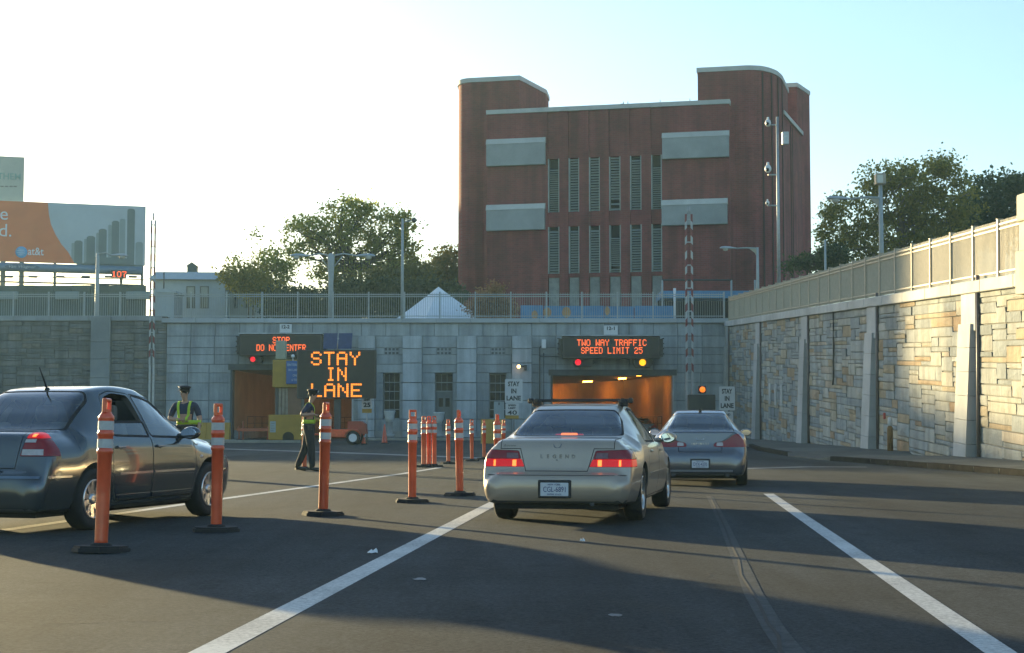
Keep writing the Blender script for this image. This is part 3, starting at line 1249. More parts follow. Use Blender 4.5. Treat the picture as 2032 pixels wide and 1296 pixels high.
def tunnel(x0, x1, zt, label, sign, estr_m, lampn, dim=1.0):
    t = thing('tunnel', label, 'tunnel', ((x0 + x1) / 2, FY + 0.9, 0))
    xm, w = (x0 + x1) / 2, (x1 - x0) / 2
    path = []
    ang, p = 0.0, Vector((xm, FY + 0.9, 0))
    path.append((p.copy(), 0.0))
    for i in range(26):
        step = 3.0
        if i > 2: ang += step / 52.0 * sign
        p = p + Vector((math.sin(-ang), math.cos(ang), 0)) * step
        path.append((p.copy(), ang))

    def side(i, s, off=0.0):
        p, a_ = path[i]
        return p + Vector((math.cos(a_), math.sin(a_), 0)) * (s * (w + off))
    for i in range(26):
        for s in (-1, 1):
            a_, b_ = side(i, s), side(i + 1, s)
            A, B = side(i, s, .4), side(i + 1, s, .4)
            mb = MB()
            e = (b_ - a_).normalized() * 0.018
            p = [a_ + e, b_ - e, B - e, A + e]
            if s == -1: p = p[::-1]
            mb.hexa([(q.x, q.y, 0.25) for q in p] + [(q.x, q.y, zt + .3) for q in p])
            mb.build('wall_panel', M_tile, t, world=True)
    mb = MB()
    for i in range(26):
        a_, b_, c, d = side(i, -1, .4), side(i, 1, .4), side(i + 1, 1, .4), side(i + 1, -1, .4)
        mb.hexa([(q.x, q.y, zt) for q in (a_, b_, c, d)] + [(q.x, q.y, zt + .3) for q in (a_, b_, c, d)])
    mb.build('ceiling', M_tceil, t, world=True)
    mb = MB()
    for i in range(26):
        a_, b_, c, d = side(i, -1, .4), side(i, 1, .4), side(i + 1, 1, .4), side(i + 1, -1, .4)
        mb.quad(*[(q.x, q.y, -0.004) for q in (a_, b_, c, d)])
    mb.build('tunnel_road', M_asphalt, t, world=True)
    for s in (-1, 1):
        mb = MB()
        for i in range(26):
            a_, b_, c, d = side(i, s, -.7), side(i, s, .05), side(i + 1, s, .05), side(i + 1, s, -.7)
            p = [a_, b_, c, d] if s == 1 else [b_, a_, d, c]
            mb.hexa([(q.x, q.y, 0) for q in p] + [(q.x, q.y, .55) for q in p])
        wk = mb.build('walkway', M_concrete, t, world=True)
        mb = MB()
        top = [side(i, s, -.65) + Vector((0, 0, 1.45)) for i in range(1, 26)]
        mid = [side(i, s, -.65) + Vector((0, 0, 1.0)) for i in range(1, 26)]
        mb.tube(top, .025, 5)
        mb.tube(mid, .02, 5)
        for i in range(1, 26):
            q = side(i, s, -.65)
            mb.tube([q + Vector((0, 0, .5)), q + Vector((0, 0, 1.47))], .025, 5)
        mb.build('handrail', mat('rail_paint', (0.15, 0.13, 0.10), 0.6), wk, world=True)
    # back end of the modelled length
    a_, b_ = side(26, -1, .4), side(26, 1, .4)
    mb = MB()
    mb.quad((a_.x, a_.y, 0), (b_.x, b_.y, 0), (b_.x, b_.y, zt + .3), (a_.x, a_.y, zt + .3))
    mb.build('far_end', M_tile, t, world=True)
    for i in range(2, 26, 3):
        for s in lampn:
            q0, q1 = side(i, s, -w * .45), side(i, s, -w * .45)
            p, a_ = path[i]
            dv = Vector((math.sin(-a_), math.cos(a_), 0))
            sv = Vector((math.cos(a_), math.sin(a_), 0))
            c = q0
            mb = MB()
            pts = [c - dv * .7 - sv * .16, c - dv * .7 + sv * .16, c + dv * .7 + sv * .16, c + dv * .7 - sv * .16]
            mb.hexa([(q.x, q.y, zt - .10) for q in pts] + [(q.x, q.y, zt - .002) for q in pts])
            mb.build('ceiling_lamp', estr_m, t, world=True)
    return t


tunnel(OPEN[1][0] - .2, OPEN[1][1] + .2, 4.35, 'brightly lit orange road tunnel behind the right portal', 1, M_sodium, (1,))
M_sodium2 = mat('dim_sodium_lamp', (0.8, 0.5, 0.2), 0.4, emit=(1.0, 0.33, 0.03), estr=7.5, var=0)
tunnel(OPEN[0][0] - .2, OPEN[0][1] + .2, 4.5, 'dim brown lit road tunnel behind the left portal', -1, M_sodium2, (1,))


# ================================================================== BUILDINGS AND THINGS BEHIND THE PORTAL
class Plane:
    """upright plane through (X,Y) turned by rz; gives (u,z) of a photo pixel at depth v behind it"""

    def __init__(s, X, Y, rz):
        s.o = Vector((X, Y, 0))
        s.rz = rz
        s.u = Vector((math.cos(rz), math.sin(rz), 0))
        s.v = Vector((-math.sin(rz), math.cos(rz), 0))

    def __call__(s, px, py, v=0.0):
        d = ray(px, py)
        e = Vector((0, 0, EYE))
        t = (v - (e - s.o).dot(s.v)) / d.dot(s.v)
        p = e + d * t
        return (p - s.o).dot(s.u), p.z


def brick_mat(name, c1, c2, mortar):
    m = bpy.data.materials.new(name)
    m.use_nodes = True
    nt = m.node_tree
    N, L = nt.nodes.new, nt.links.new
    b = nt.nodes['Principled BSDF']
    b.inputs['Roughness'].default_value = 0.85
    b.inputs['Specular IOR Level'].default_value = 0.25
    tc = N('ShaderNodeTexCoord')
    sp_ = N('ShaderNodeSeparateXYZ')
    cb = N('ShaderNodeCombineXYZ')
    ad = N('ShaderNodeMath')
    L(tc.outputs['Object'], sp_.inputs[0])
    L(sp_.outputs[0], ad.inputs[0])
    L(sp_.outputs[1], ad.inputs[1])
    L(ad.outputs[0], cb.inputs[0])
    L(sp_.outputs[2], cb.inputs[1])
    bt = N('ShaderNodeTexBrick')
    bt.inputs['Scale'].default_value = 1.0
    bt.inputs['Brick Width'].default_value = 0.42
    bt.inputs['Row Height'].default_value = 0.16
    bt.inputs['Mortar Size'].default_value = 0.012
    bt.inputs['Color1'].default_value = (*c1, 1)
    bt.inputs['Color2'].default_value = (*c2, 1)
    bt.inputs['Mortar'].default_value = (*mortar, 1)
    L(cb.outputs[0], bt.inputs['Vector'])
    n = N('ShaderNodeTexNoise')
    n.inputs['Scale'].default_value = 0.5
    n.inputs['Detail'].default_value = 8
    L(tc.outputs['Object'], n.inputs['Vector'])
    mr = N('ShaderNodeMapRange')
    mr.inputs[1].default_value = 0.3
    mr.inputs[2].default_value = 0.7
    mr.inputs[3].default_value = 0.8
    mr.inputs[4].default_value = 1.2
    L(n.outputs[0], mr.inputs[0])
    ms = N('ShaderNodeMapping')
    ms.inputs['Scale'].default_value = (1.6, 1.6, .10)
    L(tc.outputs['Object'], ms.inputs['Vector'])
    n2 = N('ShaderNodeTexNoise')
    n2.inputs['Scale'].default_value = 1.0
    n2.inputs['Detail'].default_value = 6
    L(ms.outputs[0], n2.inputs['Vector'])
    mr2 = N('ShaderNodeMapRange')
    mr2.inputs[1].default_value = 0.35
    mr2.inputs[2].default_value = 0.65
    mr2.inputs[3].default_value = 0.78
    mr2.inputs[4].default_value = 1.14
    L(n2.outputs[0], mr2.inputs[0])
    mm = N('ShaderNodeMath')
    mm.operation = 'MULTIPLY'
    L(mr.outputs[0], mm.inputs[0])
    L(mr2.outputs[0], mm.inputs[1])
    h = N('ShaderNodeHueSaturation')
    L(mm.outputs[0], h.inputs['Value'])
    L(bt.outputs[0], h.inputs['Color'])
    L(h.outputs[0], b.inputs['Base Color'])
    return m


M_brick = brick_mat('red_brick', (0.255, 0.060, 0.056), (0.20, 0.046, 0.044), (0.21, 0.10, 0.095))
M_limestone = mat('limestone_trim', (0.55, 0.55, 0.50), 0.75, var=0.1, scale=1, stain=0.2)
M_hood = mat('hood_concrete', (0.36, 0.38, 0.36), 0.8, var=0.12, scale=1.2, stain=0.3)
M_slat = mat('louvre_metal', (0.40, 0.43, 0.40), 0.55, 0.2, var=0.1, scale=2)
M_dark = mat('dark_void', (0.015, 0.016, 0.017), 0.9)

BP = Plane(-2.09, 129.5, R(-13))
bld = thing('brick_building', 'tall red brick ventilation building with two towers and louvred windows', 'building', (-2.09, 129.5, 0), R(-13))
ZB, ZR = 7.0, 26.85
WU = BP(1447, 204)[0]


def poly_block(poly, z0, z1, name, m):
    mb = MB()
    mb.prism(poly, 'z', z0, z1)
    return mb.build(name, m, bld)


def arc(cx, cy, a, b, t0, t1, n=10):
    return [(cx + a * math.cos(R(t0 + (t1 - t0) * i / n)), cy + b * math.sin(R(t0 + (t1 - t0) * i / n))) for i in range(n + 1)]


poly_block([(-2.9, 5.5), (0.05, 0.6), (WU - .05, 0.6), (24.0, 6.7), (25.15, 17.5), (24.6, 25), (-5, 25), (-4.4, 9)], ZB, ZR + 0.2, 'wall', M_brick)
tl = [(2.3, 2.0), (3.35, 8.0), (3.0, 11), (-4.1, 11), (-3.9, 6)] + arc(-1.9, 4.2, 1.6, 2.2, 195, 270, 8)
poly_block(tl, ZB, 30.0, 'tower', M_brick)
tr = [(17.5, 1.2)] + arc(21.5, 6.6, 2.6, 5.4, -90, 0, 12) + [(24.3, 11), (17.3, 11)]
poly_block(tr, ZB, 29.7, 'tower', M_brick)
tb = [(21.6, 19), (24.7, 19), (25.7, 23), (21.6, 26)]
poly_block(tb, ZB, 31.9, 'tower', M_brick)


def grow(poly, d):
    n = len(poly)
    cx, cy = sum(p[0] for p in poly) / n, sum(p[1] for p in poly) / n
    return [(p[0] + d * (1 if p[0] > cx else -1), p[1] + d * (1 if p[1] > cy else -1)) for p in poly]


for pz, poly in ((30.0, tl), (29.7, tr), (31.9, tb)):
    poly_block(grow(poly, 0.08), pz, pz + 0.38, 'coping', M_limestone)
mb = MB()
mb.box(-0.06, WU + .06, -0.12, 1.4, ZR - 0.1, ZR + 0.26)
mb.box(3.4, 9.0, 1.6, 2.2, ZR + .0, ZR + 0.62)
mb.build('coping', M_limestone, bld)
mb = MB()
mb.prism([(23.7, 6.9), (24.2, 6.9), (25.33, 17.4), (24.8, 17.6)], 'z', ZR + .2, ZR + .55)
mb.build('coping', M_limestone, bld)
# grooves on the right tower: thin dark strips, the shade inside painted as colour
for t in (-62, -44, -27, -10):
    a_ = [(21.5 + 2.66 * math.cos(R(q)), 6.6 + 5.46 * math.sin(R(q))) for q in (t - 1.3, t + 1.3)]
    mb = MB()
    c = a_
    mb.prism([a_[0], a_[1], (a_[1][0] - .05, a_[1][1] + .1), (a_[0][0] - .05, a_[0][1] + .1)], 'z', ZB, 29.6)
    mb.build('groove_shade_strip', mat('groove_shade', (0.06, 0.028, 0.025), 0.9), bld)
for (u0, v0) in ((24.46, 11.0), (24.56, 12.0)):
    mb = MB()
    mb.box(u0 - .05, u0 + .06, v0, v0 + .25, ZB, ZR)
    mb.build('groove_shade_strip', mat('groove_shade', (0.06, 0.028, 0.025)), bld)
# front: piers and recessed bays with louvres
cols = [(1087, 1109.5), (1128, 1149), (1168.5, 1190), (1208.5, 1231), (1250, 1272.5), (1292, 1313)]
cu = [(BP(a_, 365)[0], BP(b_, 365)[0]) for a_, b_ in cols]
prev = 0.0
for (a_, b_) in cu + [(WU, None)]:
    mb = MB()
    mb.box(prev + .012, a_ - .012, 0.0, 0.62, ZB, ZR - .1)
    mb.build('pier', M_brick, bld)
    prev = b_
open_top = {0: 0.85, 3: 0, 4: 0.28, 5: 0.95}
zt0, zt1 = BP(1200, 418)[1], BP(1200, 311)[1]
zb0, zb1 = BP(1200, 541)[1], BP(1200, 447)[1]
zp0, zp1 = BP(1200, 612)[1], BP(1200, 549)[1]
sl = MB()
i_ = None
SLAT = None
for ci, (a_, b_) in enumerate(cu):
    for z0, z1 in ((zt1, ZR - .1), (zb1, zt0), (zp1, zb0), (ZB, zp0)):
        mb = MB()
        mb.box(a_, b_, 0.14, 0.62, z0 + .001, z1 - .001)
        mb.build('bay_wall', M_brick, bld)
    mb = MB()
    mb.box(a_ + .05, b_ - .05, .2, .5, zp0, zp1)
    mb.build('boarded_opening', mat('boarding', (0.30, 0.31, 0.28), 0.8, var=0.2, stain=0.4), bld)
    for row, (z0, z1) in enumerate(((zt0, zt1), (zb0, zb1))):
        mb = MB()
        mb.box(a_ + .002, a_ + .08, .06, .6, z0, z1)
        mb.box(b_ - .08, b_ - .002, .06, .6, z0, z1)
        fr = mb.build('louvre_frame', M_slat, bld)
        mb = MB()
        mb.box(a_ + .08, b_ - .08, .52, .56, z0, z1)
        mb.build('louvre_back', M_dark, fr)
        gap = (open_top.get(ci, 0) if row == 0 else 0.32)
        if row == 1 and ci == 3: gap = 1.0
        n = 20 if row == 0 else 17
        zz1 = z1 - gap
        if SLAT is None:
            s_ = MB()
            s_.hexa([(-.5, -.02, -.5), (.5, -.02, -.5), (.5, .02, -.5), (-.5, .02, -.5), (-.5, .26, .5), (.5, .26, .5), (.5, .30, .5), (-.5, .30, .5)])
            SLAT = s_.mesh('slat', M_slat)
        for k in range(n):
            if ci == 3 and row == 0 and k in (3, 1): continue
            if ci == 3 and row == 1 and k == 2: continue
            o = link_mesh('slat', SLAT, fr)
            h = (zz1 - z0) / n
            o.location = ((a_ + b_) / 2, 0.14, z0 + h * (k + .5))
            o.scale = (b_ - a_ - .17, 1, h * 0.80)
# concrete hoods with sloping pale tops
for (xa, ya, xb, yb, cap) in ((965, 277, 1083, 327, 9), (963, 407, 1082, 456, 9), (1315, 264, 1446, 312, 10), (1314, 397, 1444, 445, 10)):
    u0, z1 = BP(xa, ya)
    u1, z0 = BP(xb, yb)
    mb = MB()
    if u1 > WU - .1: u1 = WU - .03
    if u0 < .1: u0 = .03
    mb.box(u0, u1, -0.40, 0.1, z0, z1 - .5)
    h = mb.build('hood_panel', M_hood, bld)
    mb = MB()
    mb.hexa([(u0 - .03, -0.44, z1 - .5), (u1 + .03, -.44, z1 - .5), (u1 + .03, .0, z1 - .5), (u0 - .03, .0, z1 - .5),
             (u0 - .03, -.30, z1 - .06), (u1 + .03, -.30, z1 - .06), (u1 + .03, -.003, z1), (u0 - .03, -.003, z1)])
    mb.build('hood_cap', M_limestone, h)
# roof clutter
for px in (1237, 1246, 1310, 1369):
    u, z = BP(px, 212, 3)
    mb = MB()
    mb.tube([(u, 3, ZR), (u, 3, ZR + 1.1)], .03, 5)
    if px == 1237: mb.rbox(u - .25, u + .1, 2.8, 3.2, ZR + .6, ZR + .9, .04, 1)
    mb.build('roof_antenna', M_dsteel, bld)

# blue mural boards and blue canopy at the foot of the building
M_blue = mat('mural_blue', (0.08, 0.24, 0.42), 0.6, var=0.2, scale=1.2)
MP = Plane(fx(1187), 103.2, 0)
mu = thing('mural_board', 'low blue mural board with orange shapes behind the portal fence', 'mural', (MP.o.x, 103.2, 7.35))
for (a_, b_, t) in ((1033, 1078, 606), (1079, 1198, 607), (1199, 1258, 608), (1259, 1336, 607)):
    u0, z1 = MP(a_, t)
    u1 = MP(b_, t)[0]
    mb = MB()
    mb.rbox(u0 + .01, u1 - .01, 0, .08, 0, z1 - 7.35, .01, 1)
    mb.build('mural_panel', M_blue, mu)
M_or = mat('mural_orange', (0.50, 0.27, 0.10), 0.7, var=0.2, scale=3)
for (cx, cy, rx, ry) in ((1061, 625, 6, 9), (1086, 620, 8, 10), (1124, 620, 9, 11), (1205, 617, 5, 9)):
    u, z = MP(cx, cy)
    k = 103.2 / FPX
    mb = MB()
    n = 16
    pts = [(u + rx * k * math.cos(2 * math.pi * i / n), z - 7.35 + ry * k * math.sin(2 * math.pi * i / n)) for i in range(n)]
    mb.prism(pts, 'y', -.012, .004)
    mb.build('painted_shape', M_or, mu)
CP = Plane(fx(1400), 112, 0)
cn = thing('canopy', 'flat blue edged canopy on thin posts right of the brick building louvres', 'canopy', (CP.o.x, 112, 7.35))
u0, zc1 = CP(1312, 577)
u1, zc0 = CP(1500, 592)
mb = MB()
mb.rbox(u0, u1, 0, 4, zc0 - 7.35, zc1 - 7.35, .03, 1)
mb.build('fascia', M_blue, cn)
mb = MB()
mb.box(u0, u1, 2.5, 2.8, 0, zc0 - 7.36)
mb.build('back_wall', M_dark, cn)
for px in (1314, 1451, 1498):
    u = CP(px, 580)[0]
    mb = MB()
    mb.tube([(u, -.1, 0), (u, -.1, CP(px, 556)[1] - 7.35)], .07, 8)
    mb.build('post', M_gfence, cn)
mb = MB()
mb.tube([(CP(1314, 556)[0], -.1, CP(1314, 556)[1] - 7.35), (CP(1451, 556)[0], -.1, CP(1451, 556)[1] - 7.35)], .07, 6)
mb.build('beam', M_dsteel, cn)
p = at(1339, 634, 101)
mb = MB()
mb.tube([(p.x, 101, 7.3), (p.x, 101, at(1339, 572, 101).z)], .09, 8)
tag(mb.build('bollard', M_white), 'white post standing behind the portal fence near the raised barrier arms', 'post')

# ------------------------------------------------------------------ billboard
BB = Plane((284.7 - 1016) / FPX * 200, 200, R(18))
KB = 1.41
M_orange = mat('poster_orange', (0.72, 0.21, 0.08), 0.75, var=0.08, scale=0.5)
M_poster = mat('poster_sky', (0.46, 0.54, 0.55), 0.75, var=0.10, scale=0.25)
M_ptower = mat('poster_tower', (0.16, 0.21, 0.20), 0.75, var=0.1, scale=0.5)
M_ptower2 = mat('poster_tower_pale', (0.27, 0.34, 0.33), 0.75, var=0.1, scale=0.5)
M_bluetube = mat('blue_metal', (0.13, 0.22, 0.31), 0.5, 0.2, var=0.1)
bb = thing('billboard', 'large orange and grey billboard with a skyline picture at upper left', 'billboard', BB.o, BB.rz)
zt, zb = BB(284.7, 409.7)[1], BB(284.7, 527)[1]
ul = BB(-330, 400)[0]
mb = MB()
mb.box(ul, 0, 0.0, 0.5, zb, zt)
mb.build('board', M_poster, bb)
pts = [(95, 400), (97, 425), (101, 445), (110, 465), (122, 485), (135, 500), (148, 523)]
poly = [BB(x, y) for x, y in pts]
poly[0] = (poly[0][0], zt - .02)
poly[-1] = (poly[-1][0], zb + .02)
poly = poly + [(ul + .02, zb + .02), (ul + .02, zt - .02)]
mb = MB()
mb.prism(poly, 'y', -0.02, -0.001)
mb.build('poster_field', M_orange, bb)


def prect(x0, x1, y0, name, m, off=0.02, y1=None):
    a_, b_ = BB(x0, y0), BB(x1, y0)
    z0 = zb + .05 if y1 is None else BB(x0, y1)[1]
    mb = MB()
    w = b_[0] - a_[0]
    mb.prism([(a_[0], z0), (b_[0], z0), (b_[0], a_[1] - w * .18), (b_[0] - w * .25, a_[1]), (a_[0] + w * .25, a_[1]), (a_[0], a_[1] - w * .18)], 'y', -off, -.001)
    return mb.build(name, m, bb)


for (x0, x1, y0) in ((142, 149, 482), (167, 173, 474), (191, 197, 462), (215, 222, 446), (238, 249, 434), (269, 284, 480)):
    prect(x0, x1, y0, 'printed_tower', M_ptower2, .012)
for (x0, x1, y0) in ((148, 164, 477), (172, 189, 468), (196, 212, 454), (222, 237, 438), (253, 268, 414)):
    prect(x0, x1, y0, 'printed_tower', M_ptower, .02)
prect(120, 140, 505, 'printed_tower', M_ptower, .016)
prect(152, 282, 509, 'printed_tower', M_ptower, .015, 522)
for px, s, py, sz in ((8, 'e', 428, 2.3), (10.5, 'd.', 457, 2.3)):
    u, z = BB(px, py)
    c = BB.o + BB.u * u - BB.v * .035 + Vector((0, 0, z))
    lettering(s, sz, c, BB.u, (0, 0, 1), M_letter_white, bb, depth=.012)
u, z = BB(71, 499)
lettering('at&t', 1.0 * KB, BB.o + BB.u * u - BB.v * .035 + Vector((0, 0, z)), BB.u, (0, 0, 1), M_letter_white, bb, depth=.012, width=1.35 * KB, bold=.015)
u, z = BB(42.5, 500.5)
mb = MB()
mb.ball((0, 0, 0), .52 * KB, 20, (1, .12, 1))
gl = mb.build('logo_globe', mat('logo_blue', (0.10, 0.36, 0.62), 0.5, var=0.05), bb)
gl.location = (u, -.02, z)
for k, (dz, w, h) in enumerate(((.26, .30, .05), (.10, .42, .06), (-.08, .40, .06), (-.25, .25, .05))):
    mb = MB()
    mb.ball((-.05 * KB, -.075 * KB, dz * KB), 1, 14, (w * KB, .05, h * KB))
    mb.build('logo_stripe', mat('logo_pale', (0.42, 0.60, 0.72), 0.5), gl)
# second board above at the frame edge
b2z = BB(48.6, 399, 0.8)[1]
ue, z2 = BB(48.6, 312, 0.8)
mb = MB()
mb.box(ue - 20, ue, 0.8, 1.2, zt - 0.3, z2)
ub = mb.build('upper_board', mat('faded_poster', (0.50, 0.52, 0.43), 0.8, var=0.08, scale=.4), bb)
u, z = BB(18, 350, 0.8)
lettering('THEM', 1.1, BB.o + BB.u * u + BB.v * .79 + Vector((0, 0, z)), BB.u, (0, 0, 1), mat('faded_green_print', (0.28, 0.42, 0.36), .8), ub, depth=.012, bold=.02)
for i_, xs_ in enumerate((4, 13, 22, 30)):
    u, z = BB(xs_, 370, 0.8)
    mb = MB()
    mb.box(u - .2, u + .2, .78, .8, z - .08, z + .08)
    mb.build('small_print', mat('faded_grey_print', (0.25, 0.24, 0.2), .8), ub)
# frame under the board: posts, blue catwalk tube, rails, lamps
for px in (6, 43, 109, 192, 241, 282):
    u, _ = BB(px, 530)
    mb = MB()
    wv = .30 if px in (6, 43) else .18
    mb.box(u - wv, u + wv, .1, .45, 7.3, zb)
    mb.build('support_post', mat('billboard_steel', (0.12, 0.15, 0.15), 0.6), bb)
mb = MB()
z = BB(200, 536)[1]
mb.tube([(ul, -.5, z), (BB(281, 537)[0], -.5, z)], .56, 16)
tb_ = mb.build('catwalk_tube', M_bluetube, bb)
u, z_ = BB(44, 533)
mb = MB()
mb.prism([(u + 2.1 * math.cos(a_), z + .36 * math.sin(a_)) for a_ in [2 * math.pi * i / 18 for i in range(18)]], 'y', -1.12, -1.0)
pl_ = mb.build('name_plate', mat('plate_blue', (0.05, 0.10, 0.17), .5), tb_)
lettering('Van Wagner', .5, BB.o + BB.u * u - BB.v * 1.122 + Vector((0, 0, z)), BB.u, (0, 0, 1), mat('pale_blue_print', (0.35, 0.45, 0.52), .6), tb_, depth=.006, width=3.2, shear=.3)
for (py, r_) in ((553.5, .07), (565, .12)):
    u, z = BB(200, py)
    mb = MB()
    mb.tube([(ul, -.6, z), (BB(285, py)[0], -.6, z)], r_, 6)
    mb.build('catwalk_rail', M_dsteel, bb)
for px in (17, 65, 119, 169, 215, 262):
    u, z = BB(px, 551)
    mb = MB()
    mb.rbox(u - .55, u + .55, -1.1, -.7, z - .1, z + .16, .05, 1)
    mb.tube([(u, -.9, z), (u, -.55, z)], .04, 5)
    mb.build('floodlight', M_dsteel, bb)
u, z = BB(235, 546)
mb = MB()
mb.box(u - 1.0, u + .9, -1.35, -1.08, z - .5, z + .5)
ct = mb.build('number_display', M_black, bb)
M_ledo = mat('lit_red_amber', (0.5, 0.1, 0.02), .5, emit=(1.0, 0.10, 0.02), estr=.6, var=0)
lc = BB.o + BB.u * u - BB.v * 1.362 + Vector((0, 0, z))
led_text('107', (0, 0, 0), .105, ct, M_ledo, dot=.5)
for lt in list(ct.children):
    lt.location = (u, -1.362, z)
    for v in lt.data.vertices:
        v.co = wmat(ct) @ v.co

# dark hoarding behind the left fence
HP = Plane(fx(100), 119, 0)
hd = thing('hoarding', 'long dark green hoarding behind the left part of the portal fence', 'hoarding', (fx(100), 119, 7.3))
u0, u1 = HP(-300, 566)[0], HP(290, 566)[0]
zz = HP(100, 566)[1] - 7.3
M_hoard = mat('hoarding_paint', (0.085, 0.11, 0.10), 0.8, var=0.25, scale=.6)
n = 16
for i in range(n):
    a_, b_ = u0 + (u1 - u0) * i / n, u0 + (u1 - u0) * (i + 1) / n
    mb = MB()
    mb.rbox(a_ + .01, b_ - .01, 0, .1, 0, zz + random.uniform(-.03, .03), .01, 1)
    mb.build('hoarding_panel', M_hoard, hd)
for px in (14, 135, 275):
    mb = MB()
    u = HP(px, 580)[0]
    mb.rbox(u - .9, u + .9, -.3, -.02, zz - 1.1, zz - .5, .03, 1)
    mb.build('pale_sign_panel', mat('pale_panel', (0.26, 0.31, 0.30), .7), hd)

# pale house behind the fence
HS = Plane(fx(395), 124, R(4))
M_house = mat('pale_blue_render', (0.42, 0.47, 0.48), 0.8, var=0.1, scale=.8, stain=.2)
hs = thing('pale_house', 'pale grey house with flat cornice roof and small cupola behind the fence', 'house', HS.o, HS.rz)
u0, zt = HS(304, 541)
u1 = HS(447, 541)[0]
mb = MB()
mb.box(u0, u1, 0, 9, 7.2, zt - .45)
mb.build('wall', M_house, hs)
mb = MB()
mb.hexa([(u0 - .3, -.4, zt - .55), (u1 + .3, -.4, zt - .55), (u1 + .3, 9.2, zt - .55), (u0 - .3, 9.2, zt - .55),
         (u0 + .1, .9, zt + .15), (u1 - .1, .9, zt + .15), (u1 - .1, 8.5, zt + .15), (u0 + .1, 8.5, zt + .15)])
rf = mb.build('roof', mat('pale_metal_roof', (0.40, 0.45, 0.46), .5, var=.1), hs)
ua, ub_ = HS(364.5, 530)[0], HS(383, 530)[0]
mb = MB()
mb.box(ua, ub_, 2, 3, zt, HS(370, 528, 2)[1])
mb.prism([(ua - .1, HS(370, 528, 2)[1]), (ub_ + .1, HS(370, 528, 2)[1]), ((ua + ub_) / 2, HS(370, 520, 2)[1])], 'y', 1.9, 3.1)
mb.build('cupola', mat('cupola_grey', (0.10, 0.13, 0.12), .7), rf)
for (a_, b_) in ((370, 387), (397, 414)):
    w0, w1 = HS(a_, 568), HS(b_, 612)
    mb = MB()
    t = .08
    mb.box(w0[0], w1[0], -.06, .02, w1[1], w1[1] + t); mb.box(w0[0], w1[0], -.06, .02, w0[1] - t, w0[1])
    mb.box(w0[0], w0[0] + t, -.06, .02, w1[1], w0[1]); mb.box(w1[0] - t, w1[0], -.06, .02, w1[1], w0[1])
    m_ = (w0[1] + w1[1]) / 2
    mb.box(w0[0], w1[0], -.05, .02, m_ - .04, m_ + .04)
    wf = mb.build('window', mat('brown_window_frame', (0.10, 0.10, 0.09), .6), hs)
    for (za, zb_, mm) in ((w1[1] + t, m_ - .04, mat('dull_glass', (0.10, 0.11, 0.09), .15)), (m_ + .04, w0[1] - t, mat('pale_blind_glass', (0.30, 0.32, 0.28), .2))):
        mb = MB()
        mb.box(w0[0] + t, w1[0] - t, -.03, -.01, za, zb_)
        mb.build('pane', mm, wf)
SHP = Plane(fx(328), 117, 0)
sh = thing('shed', 'small pale shed standing in front of the pale house', 'shed', SHP.o)
a_, b_ = SHP(308, 580), SHP(346, 580)
mb = MB()
mb.box(a_[0], b_[0], 0, 3, 7.3, a_[1])
mb.build('wall', M_house, sh)
mb = MB()
mb.prism([(a_[0] - .1, a_[1]), (b_[0] + .15, a_[1] - .05), (b_[0] + .1, a_[1] + .12), ((a_[0] + b_[0]) / 2, a_[1] + .28), (a_[0] - .1, a_[1] + .1)], 'y', -.1, 3.1)
mb.build('roof', mat('pale_metal_roof', (0.4, 0.45, 0.46)), sh)
mb = MB()
mb.tube([((a_[0] + b_[0]) / 2 - .3, 1, a_[1]), ((a_[0] + b_[0]) / 2 - .3, 1, a_[1] + 1.6)], .05, 6)
mb.build('vent_pipe', M_dsteel, sh)
LH = Plane(fx(480), 127, 0)
lh = thing('low_house', 'tan gabled house half hidden by yellow shrubs behind the fence', 'house', LH.o)
a_, b_ = LH(446, 548), LH(553, 560)
mb = MB()
mb.box(a_[0], b_[0], 0, 8, 7.2, LH(500, 573)[1])
mb.build('wall', mat('tan_render', (0.33, 0.34, 0.30), .8, var=.1), lh)
mb = MB()
mb.prism([(a_[0] - .3, LH(500, 575)[1]), (b_[0] + .3, LH(500, 575)[1]), (b_[0] - .8, LH(500, 560)[1]), (a_[0] + 1.5, LH(500, 541)[1])], 'y', -.4, 8.3)
mb.build('roof', mat('brown_shingle', (0.20, 0.16, 0.12), .85, var=.2, scale=3), lh)
for (x0, x1) in ((464, 471), (486, 494), (529, 537)):
    w0, w1 = LH(x0, 576), LH(x1, 612)
    mb = MB()
    mb.rbox(w0[0], w1[0], -.08, .02, w1[1], w0[1], .02, 1)
    wf = mb.build('window', mat('brown_window_frame', (.1, .1, .09)), lh)
    mb = MB()
    mb.box(w0[0] + .06, w1[0] - .06, -.10, -.081, w1[1] + .06, w0[1] - .06)
    mb.build('pane', M_glassdark, wf)

